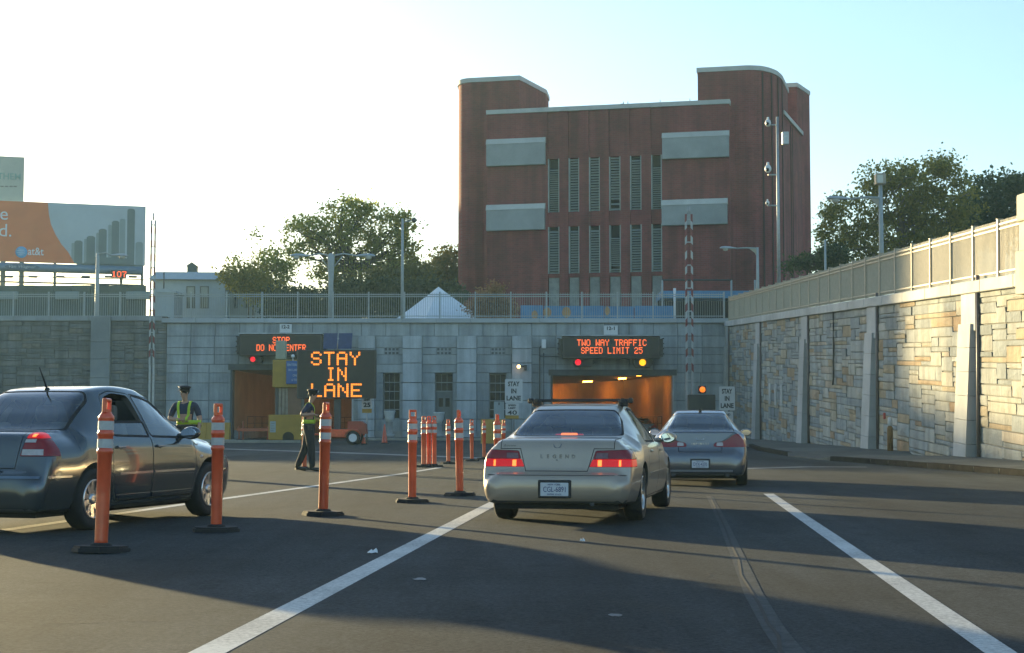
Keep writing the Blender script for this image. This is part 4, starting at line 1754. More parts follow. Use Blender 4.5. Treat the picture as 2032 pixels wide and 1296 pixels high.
# white tent
tp = at(870, 632, 109)
tent = thing('tent', 'white peaked canvas tent behind the portal fence', 'tent', (tp.x, 109, 7.35), R(33))
apex = at(880, 569, 109)
za = apex.z - 7.35
M_canvas = mat('white_canvas', (0.80, 0.82, 0.84), 0.7, var=.05, scale=2, bump=.15, bscale=3)
hw = 2.95
for q in range(4):
    mb = MB()
    n = 6
    g = []
    for i in range(n + 1):
        t = i / n
        r_ = hw * (1 - t) ** 1.0
        z = .35 + (za - .35) * (t ** 1.12)
        g.append([(r_ * (-1 + 2 * j / n), -r_, z - .10 * math.sin(math.pi * j / n) * (1 - t)) for j in range(n + 1)])
    ca, sa = math.cos(q * math.pi / 2), math.sin(q * math.pi / 2)
    V = [(x * ca - y * sa, x * sa + y * ca, z) for row in g for x, y, z in row]
    mb.smooth = True
    mb.add(V, [(i * (n + 1) + j, i * (n + 1) + j + 1, (i + 1) * (n + 1) + j + 1, (i + 1) * (n + 1) + j) for i in range(n) for j in range(n)])
    mb.build('roof_panel', M_canvas, tent)
    mb = MB()
    mb.tube([(-hw * ca + hw * sa, -hw * sa - hw * ca, 0), (-hw * ca + hw * sa, -hw * sa - hw * ca, .4)], .05, 6)
    mb.build('pole', M_white, tent)


# ------------------------------------------------------------------ trees
def tree(name, label, px, pbase, Y, crowns, leaf, lsize, nclus, per, bark, seed, spread=0.55, trunk_r=0.22, group=None, zbase=7.3, cat='tree', limbs=11, stems=1):
    """crowns: photo ellipses (cx,cy,rx,ry) -> clusters of leaf faces; trunk with limbs into them"""
    r = np.random.RandomState(seed)
    rr = random.Random(seed)
    base = at(px, pbase, Y)
    base.z = zbase
    t = thing(name, label, cat, base, 0, group)
    k = Y / FPX
    wts = np.array([c[2] * c[3] for c in crowns], float)
    wts /= wts.sum()
    cl = []
    for _ in range(nclus):
        cx, cy, rx, ry = crowns[r.choice(len(crowns), p=wts)]
        d = r.normal(size=3)
        d /= np.linalg.norm(d)
        q = r.uniform(.25, 1) ** .5
        c = at(cx, cy, Y)
        cl.append((c.x + d[0] * rx * k * q, Y + d[1] * min(rx, ry * 1.5) * k * q, c.z + d[2] * ry * k * q, r.uniform(.6, 1.25)))
    cl = np.array(cl)
    n = nclus * per
    ci = np.repeat(np.arange(nclus), per)
    pos = cl[ci, :3] + r.normal(size=(n, 3)) * (spread * cl[ci, 3])[:, None] * np.array([1, 1, .75])
    pos[:, 2] = np.maximum(pos[:, 2], base.z + .05)
    # leaf quads
    u = r.normal(size=(n, 3)); u /= np.linalg.norm(u, axis=1)[:, None]
    w = r.normal(size=(n, 3)); w -= (w * u).sum(1)[:, None] * u; w /= np.linalg.norm(w, axis=1)[:, None]
    s = lsize * r.uniform(.6, 1.3, n)[:, None]
    P = pos - np.array(base)
    V = np.stack([P - u * s * .6, P + w * s * .33, P + u * s * .6, P - w * s * .33], 1).reshape(-1, 3)
    me = bpy.data.meshes.new('crown')
    me.vertices.add(n * 4)
    me.vertices.foreach_set('co', V.ravel())
    me.loops.add(n * 4)
    me.loops.foreach_set('vertex_index', np.arange(n * 4))
    me.polygons.add(n)
    me.polygons.foreach_set('loop_start', np.arange(n) * 4)
    me.polygons.foreach_set('loop_total', np.full(n, 4))
    me.update()
    me.validate()
    me.materials.append(leaf)
    link_mesh('crown', me, t)
    # trunk and limbs
    mb = MB()
    zc = min(c[2] for c in cl)
    lo = np.percentile(cl[:, 2], 12) - base.z
    for s_ in range(stems):
        ox = (s_ - (stems - 1) / 2) * .5
        top = Vector((rr.uniform(-.3, .3) + ox * 1.8, rr.uniform(-.2, .2), max(lo, .6)))
        mb.tube([(ox, 0, -.1), (ox + top.x * .5, top.y * .4, top.z * .5), top], [trunk_r * 1.15, trunk_r * .85, trunk_r * .65], 8)
        for i in range(limbs):
            j = rr.randrange(nclus)
            e = Vector(cl[j, :3]) - base
            m1 = top.lerp(e, .4) + Vector((rr.uniform(-.4, .4), rr.uniform(-.4, .4), rr.uniform(0, .5)))
            m2 = top.lerp(e, .75) + Vector((rr.uniform(-.3, .3), rr.uniform(-.3, .3), rr.uniform(0, .4)))
            mb.tube([top, m1, m2, e], [trunk_r * .5, trunk_r * .33, trunk_r * .2, trunk_r * .07], 6)
            for _ in range(2):
                j2 = int(np.argmin(np.linalg.norm(cl[:, :3] - np.array(base + m2) - r.normal(size=3) * 1.2, axis=1)))
                mb.tube([m1.lerp(m2, .6), (m2 + Vector(cl[j2, :3]) - base) / 2 + Vector((0, 0, .15)), Vector(cl[j2, :3]) - base], [trunk_r * .2, trunk_r * .13, trunk_r * .05], 5)
    mb.build('trunk', bark, t)
    return t


M_bark = mat('bark', (0.10, 0.08, 0.06), 0.9, var=.3, scale=4, bump=.5, bscale=12)
M_bark2 = mat('pale_bark', (0.26, 0.22, 0.17), 0.9, var=.3, scale=4, bump=.5, bscale=12)
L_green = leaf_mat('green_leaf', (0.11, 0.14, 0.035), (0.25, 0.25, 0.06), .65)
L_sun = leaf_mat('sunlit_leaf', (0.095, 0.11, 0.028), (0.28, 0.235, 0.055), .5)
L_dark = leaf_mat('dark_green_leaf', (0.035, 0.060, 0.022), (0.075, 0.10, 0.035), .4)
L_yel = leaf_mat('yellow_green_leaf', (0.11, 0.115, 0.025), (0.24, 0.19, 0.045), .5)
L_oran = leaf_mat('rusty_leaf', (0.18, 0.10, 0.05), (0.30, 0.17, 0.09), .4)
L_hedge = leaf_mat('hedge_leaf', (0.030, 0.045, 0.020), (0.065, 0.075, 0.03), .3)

tree('broadleaf_tree', 'wide green broadleaf tree behind the double armed street lamp', 690, 600, 128,
     [(690, 425, 62, 30), (610, 455, 50, 26), (770, 450, 50, 36), (690, 480, 85, 32), (800, 510, 30, 38), (735, 540, 70, 30), (600, 500, 36, 24), (650, 545, 30, 28)],
     L_green, .27, 235, 46, M_bark, 3, .44, .26, limbs=16, stems=3)
tree('young_tree', 'thin sparse tree with a bare leader left of the wide green tree', 505, 610, 122,
     [(506, 560, 26, 40), (540, 520, 28, 30), (508, 470, 7, 22), (475, 520, 16, 14), (560, 545, 18, 30)], L_green, .24, 90, 30, M_bark, 4, .42, .13, limbs=10)
tree('yellow_shrub', 'yellow leaved shrub in front of the tan gabled house', 492, 615, 117,
     [(492, 553, 44, 22), (515, 575, 38, 22), (455, 545, 18, 12)], L_yel, .24, 110, 34, M_bark, 5, .42, .09, cat='shrub')
tree('yellow_tree', 'yellow green tree beside the left edge of the brick building', 882, 600, 138,
     [(885, 528, 30, 36), (860, 560, 35, 24), (895, 570, 20, 30), (842, 545, 22, 28)], L_yel, .30, 150, 36, M_bark, 6, .5, .2)
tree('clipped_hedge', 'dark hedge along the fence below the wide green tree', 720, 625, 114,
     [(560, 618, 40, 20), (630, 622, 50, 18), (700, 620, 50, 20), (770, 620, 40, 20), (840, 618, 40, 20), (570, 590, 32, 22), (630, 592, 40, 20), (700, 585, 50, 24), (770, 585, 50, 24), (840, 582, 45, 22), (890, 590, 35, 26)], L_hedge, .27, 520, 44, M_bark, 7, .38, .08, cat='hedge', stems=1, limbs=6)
tree('olive_shrub', 'olive coloured bushes above the dark hedge under the tree', 760, 610, 119,
     [(690, 562, 40, 20), (760, 556, 40, 22), (820, 550, 36, 26)], leaf_mat('olive_leaf', (0.07, 0.08, 0.025), (0.15, 0.13, 0.04), .4), .26, 120, 40, M_bark, 8, .42, .09, cat='shrub')
tree('rusty_shrub', 'rusty orange shrub behind the fence beside the white tent', 978, 640, 104.5,
     [(975, 600, 34, 28), (955, 612, 28, 22), (1000, 615, 28, 20), (985, 580, 20, 16)], L_oran, .17, 130, 40, M_bark, 9, .26, .05, cat='shrub')
tree('sunlit_tree', 'large sunlit tree beyond the fence right of the brick building', 1790, 560, 104,
     [(1790, 400, 62, 58), (1840, 360, 70, 48), (1740, 360, 50, 32), (1700, 430, 52, 50), (1860, 430, 62, 55), (1780, 470, 90, 48), (1660, 470, 40, 46), (1690, 510, 54, 30), (1880, 330, 36, 26), (1650, 420, 22, 30), (1900, 400, 46, 50)],
     L_sun, .22, 470, 44, M_bark2, 10, .36, .24, zbase=6.8, limbs=22)
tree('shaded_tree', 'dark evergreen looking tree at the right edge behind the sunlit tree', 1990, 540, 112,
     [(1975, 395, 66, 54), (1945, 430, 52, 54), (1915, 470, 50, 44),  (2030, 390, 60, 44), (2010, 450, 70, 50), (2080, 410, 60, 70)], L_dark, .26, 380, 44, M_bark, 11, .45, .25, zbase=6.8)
tree('low_bush', 'low dark bush above the sloping fence at the corner of the brick building', 1620, 545, 101,
     [(1620, 520, 46, 16), (1575, 528, 22, 10), (1655, 505, 30, 22)], L_dark, .2, 100, 40, M_bark, 12, .3, .08, zbase=6.9, cat='bush')


# ================================================================== CARS
def pchip(pts, x):
    xs = np.array([p[0] for p in pts], float)
    ys = np.array([p[1] for p in pts], float)
    h = np.diff(xs)
    d = np.diff(ys) / h
    m = np.zeros(len(xs))
    m[0], m[-1] = d[0], d[-1]
    for i in range(1, len(xs) - 1):
        if d[i - 1] * d[i] > 0:
            w1, w2 = 2 * h[i] + h[i - 1], h[i] + 2 * h[i - 1]
            m[i] = (w1 + w2) / (w1 / d[i - 1] + w2 / d[i])
    x = np.clip(x, xs[0], xs[-1])
    k = np.clip(np.searchsorted(xs, x) - 1, 0, len(h) - 1)
    t = (x - xs[k]) / h[k]
    return (ys[k] * (2 * t ** 3 - 3 * t ** 2 + 1) + m[k] * h[k] * (t ** 3 - 2 * t ** 2 + t)
            + ys[k + 1] * (-2 * t ** 3 + 3 * t ** 2) + m[k + 1] * h[k] * (t ** 3 - t ** 2))


def loft(P, y0, y1, inset=0.0, zfloor=None, step=0.03):
    yy = np.linspace(y0, y1, 4000)
    zz = pchip(P['top'], yy)
    s = np.concatenate([[0], np.cumsum(np.hypot(np.diff(yy), np.diff(zz)))])
    n = int(s[-1] / step) + 2
    st = np.interp(np.linspace(0, s[-1], n), s, yy)
    V, ring = [], None
    for y in st:
        w = float(pchip(P['hw'], y)) - inset
        zt = float(pchip(P['top'], y)) - inset * 1.35
        zb = float(pchip(P['bot'], y)) if zfloor is None else zfloor
        wr = min(float(pchip(P['wr'], y)) - inset, w * .96)
        zs = min(float(pchip(P['sh'], y)), zb + .80 * (zt - zb))
        gh = zt - zs
        c = min(.075, .32 * gh)
        d = zs - zb
        half = [(0, zb), (.45 * w, zb), (.86 * w, zb), (.925 * w, zb + .05 * d), (.96 * w, zb + .16 * d), (.983 * w, zb + .32 * d), (.997 * w, zb + .5 * d),
                (1.0 * w, zb + .62 * d), (.996 * w, zb + .76 * d), (.984 * w, zb + .88 * d), (.965 * w, zb + .96 * d), (.945 * w, zs)]
        bx, bz = .932 * w, zs + min(.012, .1 * gh)
        tx, tz = wr, zt - c
        k = min(1, gh / .35)
        for t in (0.02, .25, .5, .75, 1.0):
            bul = .016 * math.sin(math.pi * t) * k
            half.append((bx + (tx - bx) * t + bul, bz + (tz - bz) * t))
        e = min(.09, .2 * wr)
        half += [(tx - e * .22, zt - c * .52), (tx - e * .6, zt - c * .2)]
        x0 = tx - e
        zc = zt - c * .07
        for t in (1.0, .75, .5, .25, 0.0):
            half.append((x0 * t, zt - (zt - zc) * t * t))
        full = [(x, y, z) for x, z in half] + [(-x, y, z) for x, z in half[-2:0:-1]]
        ring = len(full)
        V += full
    F_ = []
    n = len(st)
    for i in range(n - 1):
        for j in range(ring):
            a, b = i * ring + j, i * ring + (j + 1) % ring
            F_.append((a, b, b + ring, a + ring))
    F_.append(tuple(range(ring))[::-1])
    F_.append(tuple((n - 1) * ring + j for j in range(ring)))
    me = bpy.data.meshes.new('loft')
    me.from_pydata(V, [], F_)
    bm = bmesh.new()
    bm.from_mesh(me)
    bmesh.ops.remove_doubles(bm, verts=bm.verts, dist=1e-5)
    bmesh.ops.recalc_face_normals(bm, faces=bm.faces)
    bmesh.ops.triangulate(bm, faces=[f for f in bm.faces if len(f.verts) > 4])
    bm.to_mesh(me)
    bm.free()
    return me


def closed(mb):
    me = mb.mesh('tool', [])
    bm = bmesh.new()
    bm.from_mesh(me)
    bmesh.ops.recalc_face_normals(bm, faces=bm.faces)
    bm.to_mesh(me)
    bm.free()
    return me


def boolean(a, b, op):
    oa, ob = bpy.data.objects.new('a', a), bpy.data.objects.new('b', b)
    COL.objects.link(oa)
    COL.objects.link(ob)
    md = oa.modifiers.new('m', 'BOOLEAN')
    md.operation = op
    md.object = ob
    try:
        md.solver = 'MANIFOLD'
    except TypeError:
        md.solver = 'EXACT'
    dg = bpy.context.evaluated_depsgraph_get()
    dg.update()
    me = bpy.data.meshes.new_from_object(oa.evaluated_get(dg))
    bpy.data.objects.remove(oa)
    bpy.data.objects.remove(ob)
    return me


def prism_me(poly, axis, a, b, grow=0.0):
    mb = MB()
    mb.prism(prism_grow(poly, grow), axis, a, b)
    return closed(mb)


def prism_grow(poly, grow):
    if grow:
        n = len(poly)
        area = sum(poly[i][0] * poly[(i + 1) % n][1] - poly[(i + 1) % n][0] * poly[i][1] for i in range(n))
        sg = 1 if area > 0 else -1
        out = []
        for i in range(n):
            p0, p1, p2 = Vector(poly[i - 1]), Vector(poly[i]), Vector(poly[(i + 1) % n])
            d1, d2 = (p1 - p0).normalized(), (p2 - p1).normalized()
            n1, n2 = Vector((d1.y, -d1.x)) * sg, Vector((d2.y, -d2.x)) * sg
            nn = (n1 + n2)
            nn = nn / max(.4, nn.length) * 1.0
            k = grow / max(.5, nn.normalized().dot(n1))
            q = p1 + nn.normalized() * k
            out.append((q.x, q.y))
        poly = out
    return poly


def smooth_poly(pts, n=4):
    """closed Catmull-Rom through pts; points given as (x,z,True) stay sharp"""
    out = []
    m = len(pts)
    for i in range(m):
        p0, p1, p2, p3 = [Vector(pts[(i + k) % m][:2]) for k in (-1, 0, 1, 2)]
        for j in range(n):
            t = j / n
            q = 0.5 * ((2 * p1) + (p2 - p0) * t + (2 * p0 - 5 * p1 + 4 * p2 - p3) * t * t + (3 * p1 - p0 - 3 * p2 + p3) * t ** 3)
            out.append((q.x, q.y))
    return out


def rounded(pts, r, n=4):
    """polygon with rounded corners"""
    out = []
    m = len(pts)
    for i in range(m):
        p0, p1, p2 = Vector(pts[i - 1]), Vector(pts[i]), Vector(pts[(i + 1) % m])
        a = (p0 - p1)
        b = (p2 - p1)
        d = min(r, a.length * .45, b.length * .45)
        A, B = p1 + a.normalized() * d, p1 + b.normalized() * d
        for j in range(n + 1):
            t = j / n
            q = A * (1 - t) ** 2 + p1 * 2 * t * (1 - t) + B * t * t
            out.append((q.x, q.y))
    return out


def car_glass():
    m = bpy.data.materials.new('car_glass')
    m.use_nodes = True
    nt = m.node_tree
    for n in list(nt.nodes):
        nt.nodes.remove(n)
    N, L = nt.nodes.new, nt.links.new
    out = N('ShaderNodeOutputMaterial')
    tr = N('ShaderNodeBsdfTransparent')
    tr.inputs[0].default_value = (.80, .89, .86, 1)
    gl = N('ShaderNodeBsdfGlossy')
    gl.inputs['Roughness'].default_value = 0.02
    fr = N('ShaderNodeFresnel')
    fr.inputs[0].default_value = 1.55
    tc = N('ShaderNodeTexCoord')
    nz = N('ShaderNodeTexNoise')
    nz.inputs['Scale'].default_value = 2.5
    L(tc.outputs['Object'], nz.inputs['Vector'])
    ma = N('ShaderNodeMath')
    ma.operation = 'MULTIPLY_ADD'
    ma.inputs[1].default_value = .10
    L(nz.outputs[0], ma.inputs[0])
    ad = N('ShaderNodeMath')
    ad.operation = 'MULTIPLY_ADD'
    ad.inputs[1].default_value = 1.75
    ad.inputs[2].default_value = .02
    L(fr.outputs[0], ad.inputs[0])
    L(ad.outputs[0], ma.inputs[2])
    mx = N('ShaderNodeMixShader')
    L(ma.outputs[0], mx.inputs[0])
    L(tr.outputs[0], mx.inputs[1])
    L(gl.outputs[0], mx.inputs[2])
    L(mx.outputs[0], out.inputs['Surface'])
    return m


M_cglass = car_glass()


def car_paint(name, col, rough=.28, metal=.55, dirt=.25):
    m = mat(name, col, rough, metal, var=.05, scale=2, coat=.7, stain=dirt)
    return m


M_cint = mat('car_interior', (0.09, 0.09, 0.085), .8, var=.2)
M_cseat = mat('seat_fabric', (0.17, 0.16, 0.14), .9, var=.2, scale=8)
M_under = mat('underbody', (0.015, 0.015, 0.015), .9)
M_tyre = mat('tyre_rubber', (0.02, 0.02, 0.021), .8, var=.3, scale=6, bump=.3)
M_rim = mat('alloy_rim', (0.55, 0.55, 0.54), .3, .85, var=.1)
M_chrome = mat('bright_trim', (0.62, 0.63, 0.64), .22, .9, var=.05)
M_lred = mat('red_lens', (0.26, 0.006, 0.010), .25, var=.15, scale=20, coat=.2)
M_lredon = mat('lit_red_lens', (0.30, 0.006, 0.008), .3, var=.15, scale=30, coat=.1, emit=(1.0, 0.006, 0.006), estr=.13)
M_lhot = mat('lit_bulb_glow', (0.9, .3, .1), .2, var=.1, emit=(1.0, 0.16, 0.02), estr=.8)
M_lclear = mat('clear_lens', (0.50, 0.45, 0.43), .12, var=.15, scale=20, coat=.6)
M_lsmoke = mat('smoked_lens', (0.20, 0.08, 0.08), .15, var=.2, scale=20, coat=.6)
M_plate = mat('plate_white', (0.62, 0.64, 0.66), .45, var=.08, scale=8)
M_plblue = mat('plate_blue_print', (0.05, 0.07, 0.20), .5)
M_mirror = mat('mirror_glass', (0.75, 0.78, 0.80), .03, 1.0, var=.02)


class Car:
    def __init__(s, name, label, P, paint):
        s.P = P
        s.root = thing(name, label, 'car')
        s.paint = paint
        s.mid = (P['ra'] + P['fa']) / 2
        s.outer = loft(P, 0, P['L'])
        bm = bmesh.new()
        bm.from_mesh(s.outer)
        s.bvh = BVHTree.FromBMesh(bm)
        bm.free()
        c0, c1 = P['cabin']
        inner = loft(P, c0, c1, inset=.045, zfloor=.34, step=.05)
        s.body = boolean(s.outer, inner, 'DIFFERENCE')
        for ya in (P['ra'], P['fa']):
            for sd in (-1, 1):
                mb = MB()
                r = P['wr_r'] + P.get('arch', .045)
                x0 = float(pchip(P['hw'], ya)) - .30
                mb.lathe([(r, sd * x0), (r, sd * 1.3)], 40, (0, ya, P['wr_r'] + .01), 'x')
                s.body = boolean(s.body, closed(mb), 'DIFFERENCE')

    def window(s, poly, axis, a, b, name, trim=.026):
        """a single sheet of glass, with a black rubber surround as its sub-part"""
        me = s.cut(poly, axis, a, b, name, [], .002)
        bm = bmesh.new()
        bm.from_mesh(me)
        dead = []
        for f in bm.faces:
            h = s.bvh.find_nearest(f.calc_center_median())
            n = h[1]
            if h[3] > .004 or abs(f.normal.dot(n)) < .7:
                dead.append(f)
        bmesh.ops.delete(bm, geom=dead, context='FACES')
        bm.to_mesh(me)
        bm.free()
        for v in me.vertices:
            v.co = v.co + (Vector((0, 0, .0)) - Vector((math.copysign(.004, v.co.x) if axis == 'x' else 0, 0, .004 if axis == 'z' else 0)))
        o = s.finish(me, name, [M_cglass], interior=0)
        if trim:
            r = s.cut([p for p in prism_grow(poly, trim)], axis, a, b, 'window_trim', [], .0)
            if not len(r.polygons): print('NO TRIM', name)
            if len(r.polygons):
                s.finish(r, 'window_trim', [M_rubber], o, interior=0)
        return o

    def finish(s, me, name, mats, parent=None, interior=1, keep=None, angle=32):
        """shift to car origin, interior faces get mats[1], smooth shading by angle"""
        if len(me.polygons) == 0:
            print('EMPTY PART', name)
        me.materials.clear()
        for m in mats:
            me.materials.append(m)
        idx = []
        for p in me.polygons:
            i = 0
            if interior and len(mats) > 1:
                hit = s.bvh.find_nearest(p.center)
                if hit[3] is not None and hit[3] > .012:
                    i = 1
                elif p.center.z < .30 and p.normal.z < -.6:
                    i = 1
            idx.append(i)
        me.polygons.foreach_set('material_index', idx)
        me.polygons.foreach_set('use_smooth', [True] * len(me.polygons))
        for v in me.vertices:
            v.co.y -= s.mid
        bm = bmesh.new()
        bm.from_mesh(me)
        bmesh.ops.remove_doubles(bm, verts=bm.verts, dist=2e-4)
        for e in bm.edges:
            if len(e.link_faces) == 2 and e.calc_face_angle(0) > R(angle):
                e.smooth = False
        bm.to_mesh(me)
        bm.free()
        me.name = name
        return link_mesh(name, me, parent or s.root)

    def cut(s, poly, axis, a, b, name, mats, gap=.004, parent=None, grow_in=None):
        """the piece of the body inside the prism becomes a part of its own; body keeps the rest"""
        piece = boolean(s.body, prism_me(poly, axis, a, b, -gap / 2), 'INTERSECT')
        s.body = boolean(s.body, prism_me(poly, axis, a, b, gap / 2), 'DIFFERENCE')
        return piece

    def part(s, poly, axis, a, b, name, mats, gap=.006, parent=None, angle=32):
        return s.finish(s.cut(poly, axis, a, b, name, mats, gap), name, mats, parent, angle=angle)

    def side_x(s, y, z, sd=1):
        h = s.bvh.ray_cast(Vector((sd * 3, y, z)), Vector((-sd, 0, 0)))
        return h[0].x if h[0] else sd * .9

    def rear_y(s, x, z):
        h = s.bvh.ray_cast(Vector((x, -3, z)), Vector((0, 1, 0)))
        return h[0].y if h[0] else 0

    def side_strip(s, ya, yb, z0, z1, th, name, m, parent, sd=1, n=14):
        mb = MB()
        rows = []
        for i in range(n + 1):
            y = ya + (yb - ya) * i / n
            xa, xb = s.side_x(y, z0, sd), s.side_x(y, z1, sd)
            Y = y - s.mid
            rows.append([(xa - sd * .01, Y, z0), (xa + sd * th, Y, z0 + .002), (xb + sd * th, Y, z1 - .002), (xb - sd * .01, Y, z1)])
        V = [p for r in rows for p in r]
        F_ = []
        for i in range(n):
            for j in range(4):
                a, b = i * 4 + j, i * 4 + (j + 1) % 4
                F_.append((a, b, b + 4, a + 4))
        F_ += [(0, 1, 2, 3), tuple(n * 4 + j for j in range(4))]
        mb.add(V, F_)
        return mb.build(name, m, parent)

    def rear_strip(s, xa, xb, z0, z1, th, name, m, parent, n=16):
        mb = MB()
        V, F_ = [], []
        for i in range(n + 1):
            x = xa + (xb - xa) * i / n
            y0_, y1_ = s.rear_y(x, z0) - s.mid, s.rear_y(x, z1) - s.mid
            V += [(x, y0_ + .01, z0), (x, y0_ - th, z0 + .002), (x, y1_ - th, z1 - .002), (x, y1_ + .01, z1)]
        for i in range(n):
            for j in range(4):
                a, b = i * 4 + j, i * 4 + (j + 1) % 4
                F_.append((a, b, b + 4, a + 4))
        F_ += [(0, 1, 2, 3), tuple(n * 4 + j for j in range(4))]
        mb.add(V, F_)
        return mb.build(name, m, parent)

    def wheels(s, spokes=5, cover=False):
        P = s.P
        r = P['wr_r']
        mbt = MB()
        w = .105
        mbt.lathe([(r * .62, -w * .8), (r * .80, -w), (r * .93, -w), (r * .985, -w * .8), (r, -w * .45), (r, w * .45), (r * .985, w * .8), (r * .93, w), (r * .80, w), (r * .62, w * .8)], 36, axis='x', cap=False)
        tme = mbt.mesh('wheel', M_tyre)
        mbr = MB()
        mbr.lathe([(r * .64, .03), (r * .64, w * .92), (r * .60, w * .95), (r * .57, w * .6), (r * .55, w * .1), (.05, w * .05)], 30, axis='x')
        mbr.lathe([(.06, w * .2), (.055, w * .75), (.03, w * .8)], 14, axis='x')
        for k in range(spokes):
            a = 2 * math.pi * k / spokes
            for off in ((0,) if spokes > 6 else (-.07, .07)):
                ca, sa = math.cos(a), math.sin(a)
                p0 = (w * .65, ca * .05 - sa * off * .3, sa * .05 + ca * off * .3)
                p1 = (w * .80, ca * r * .60 - sa * off * (1.0 if spokes < 7 else 0) * 1.0, sa * r * .60 + ca * off)
                d = Vector((0, -sa, ca))
                wd0, wd1 = (.030, .026) if spokes < 7 else (.014, .022)
                A, B = Vector(p0), Vector(p1)
                mbr.hexa([A - d * wd0 - Vector((.02, 0, 0)), A + d * wd0 - Vector((.02, 0, 0)), A + d * wd0, A - d * wd0,
                          B - d * wd1 - Vector((.02, 0, 0)), B + d * wd1 - Vector((.02, 0, 0)), B + d * wd1, B - d * wd1])
        if cover:
            mbr.lathe([(r * .58, w * .55), (r * .3, w * .62), (.02, w * .65)], 30, axis='x')
        rme = mbr.mesh('rim', M_rim)
        for ya in (P['ra'], P['fa']):
            for sd in (-1, 1):
                o = link_mesh('wheel', tme, s.root)
                o.location = (sd * (P['track'] / 2), ya - s.mid, r)
                if sd < 0: o.rotation_euler = (0, 0, math.pi)
                q = link_mesh('rim', rme, o)
                if not cover and spokes < 7:
                    dk = MB()
                    dk.lathe([(r * .5, 0), (r * .5, .02)], 20, axis='x')
                    dk.build('brake_disc', M_dsteel, o)

    def interior(s, seat=M_cseat, rear_heads=True, driver=False):
        P = s.P
        hh = P['H']
        f, b = P['seat_f'] - s.mid, P['seat_r'] - s.mid
        for sx in (-.37, .37):
            mb = MB()
            mb.rbox(sx - .25, sx + .25, f - .1, f + .42, .34, .52, .06, 2)
            mb.hexa([(sx - .23, f - .16, .5), (sx + .23, f - .16, .5), (sx + .23, f + .0, .5), (sx - .23, f + .0, .5),
                     (sx - .19, f - .34, 1.08), (sx + .19, f - .34, 1.08), (sx + .19, f - .24, 1.08), (sx - .19, f - .24, 1.08)])
            st = mb.build('front_seat', seat, s.root)
            mb = MB()
            mb.rbox(sx - .13, sx + .13, f - .38, f - .28, 1.10, hh - .16, .04, 2)
            mb.build('headrest', seat, st)
        mb = MB()
        mb.rbox(-.62, .62, b - .1, b + .42, .34, .55, .06, 2)
        mb.hexa([(-.62, b - .15, .5), (.62, b - .15, .5), (.62, b + .02, .5), (-.62, b + .02, .5),
                 (-.60, b - .32, .97), (.60, b - .32, .97), (.60, b - .22, .97), (-.60, b - .22, .97)])
        st = mb.build('rear_seat', seat, s.root)
        if rear_heads:
            for sx in (-.36, .36):
                mb = MB()
                mb.rbox(sx - .12, sx + .12, b - .34, b - .26, .97, 1.10, .035, 2)
                mb.build('headrest', seat, st)
        mb = MB()
        d = P['dash'] - s.mid
        mb.rbox(-.66, .66, d - .25, d + .25, .62, .93, .06, 2)
        mb.build('dashboard', M_cint, s.root)
        mb = MB()
        pts = [(-.37 + .18 * math.cos(a), d - .42 + .06 * math.sin(a), .86 + .17 * math.sin(a)) for a in [2 * math.pi * i / 20 for i in range(21)]]
        mb.tube(pts, .016, 6, cap=False)
        mb.tube([(-.37, d - .42, .86), (-.37, d - .2, .80)], .03, 6)
        mb.build('steering_wheel', M_black, s.root)
        mb = MB()
        mb.rbox(-.12, .12, d - .33, d - .30, hh - .17, hh - .11, .012, 1)
        mb.build('rear_view_mirror', M_black, s.root)

    def mirror(s, y, z, sd, m, glass_tint=M_mirror):
        x = s.side_x(y, z, sd)
        Y = y - s.mid
        mb = MB()
        mb.ball((x + sd * .15, Y, z + .02), 1, 14, (.115, .075, .075))
        mb.tube([(x - sd * .02, Y, z - .02), (x + sd * .08, Y, z)], [.04, .035], 8)
        o = mb.build('wing_mirror', m, s.root)
        mb = MB()
        n = 16
        mb.prism([(x + sd * .15 + .092 * math.cos(2 * math.pi * i / n), z + .02 + .058 * math.sin(2 * math.pi * i / n)) for i in range(n)], 'y', Y - .074, Y - .060)
        mb.build('mirror_glass', glass_tint, o)
        return o

    def plate(s, z0, z1, w, text, sub, recess=True, state='NEW YORK', sink=0.0):
        zc = (z0 + z1) / 2
        y = min(s.rear_y(0, z0), s.rear_y(0, z1), s.rear_y(0, zc)) - s.mid
        mb = MB()
        mb.rbox(-w / 2 - .03, w / 2 + .03, y - .012, y + .03, z0 - .025, z1 + .03, .01, 1)
        fr = mb.build('plate_recess', M_black, s.root)
        mb = MB()
        mb.rbox(-w / 2, w / 2, y - .020, y - .013, z0, z1, .006, 1)
        p = mb.build('number_plate', M_plate, s.root)
        r_, u_ = (1, 0, 0), (0, 0, 1)
        W = wmat(s.root)
        for t, size, dz, width, mm in ((text, .085, 0.0, w * .80, M_plblue), (state, .03, (z1 - z0) * .36, w * .45, M_plblue), (sub, .024, -(z1 - z0) * .37, w * .5, M_plblue)):
            lettering(t, size, Vector((0, y - .0215, zc + dz)), r_, u_, mm, p, depth=.0015, width=width, world=False)
        return p

    def close(s, mats, name='body'):
        return s.finish(s.body, name, mats)


def place_car(c, centre, heading, scale=1.0):
    c.root.location = (centre[0], centre[1], 0)
    c.root.rotation_euler = (0, 0, -R(heading))
    c.root.scale = (scale,) * 3


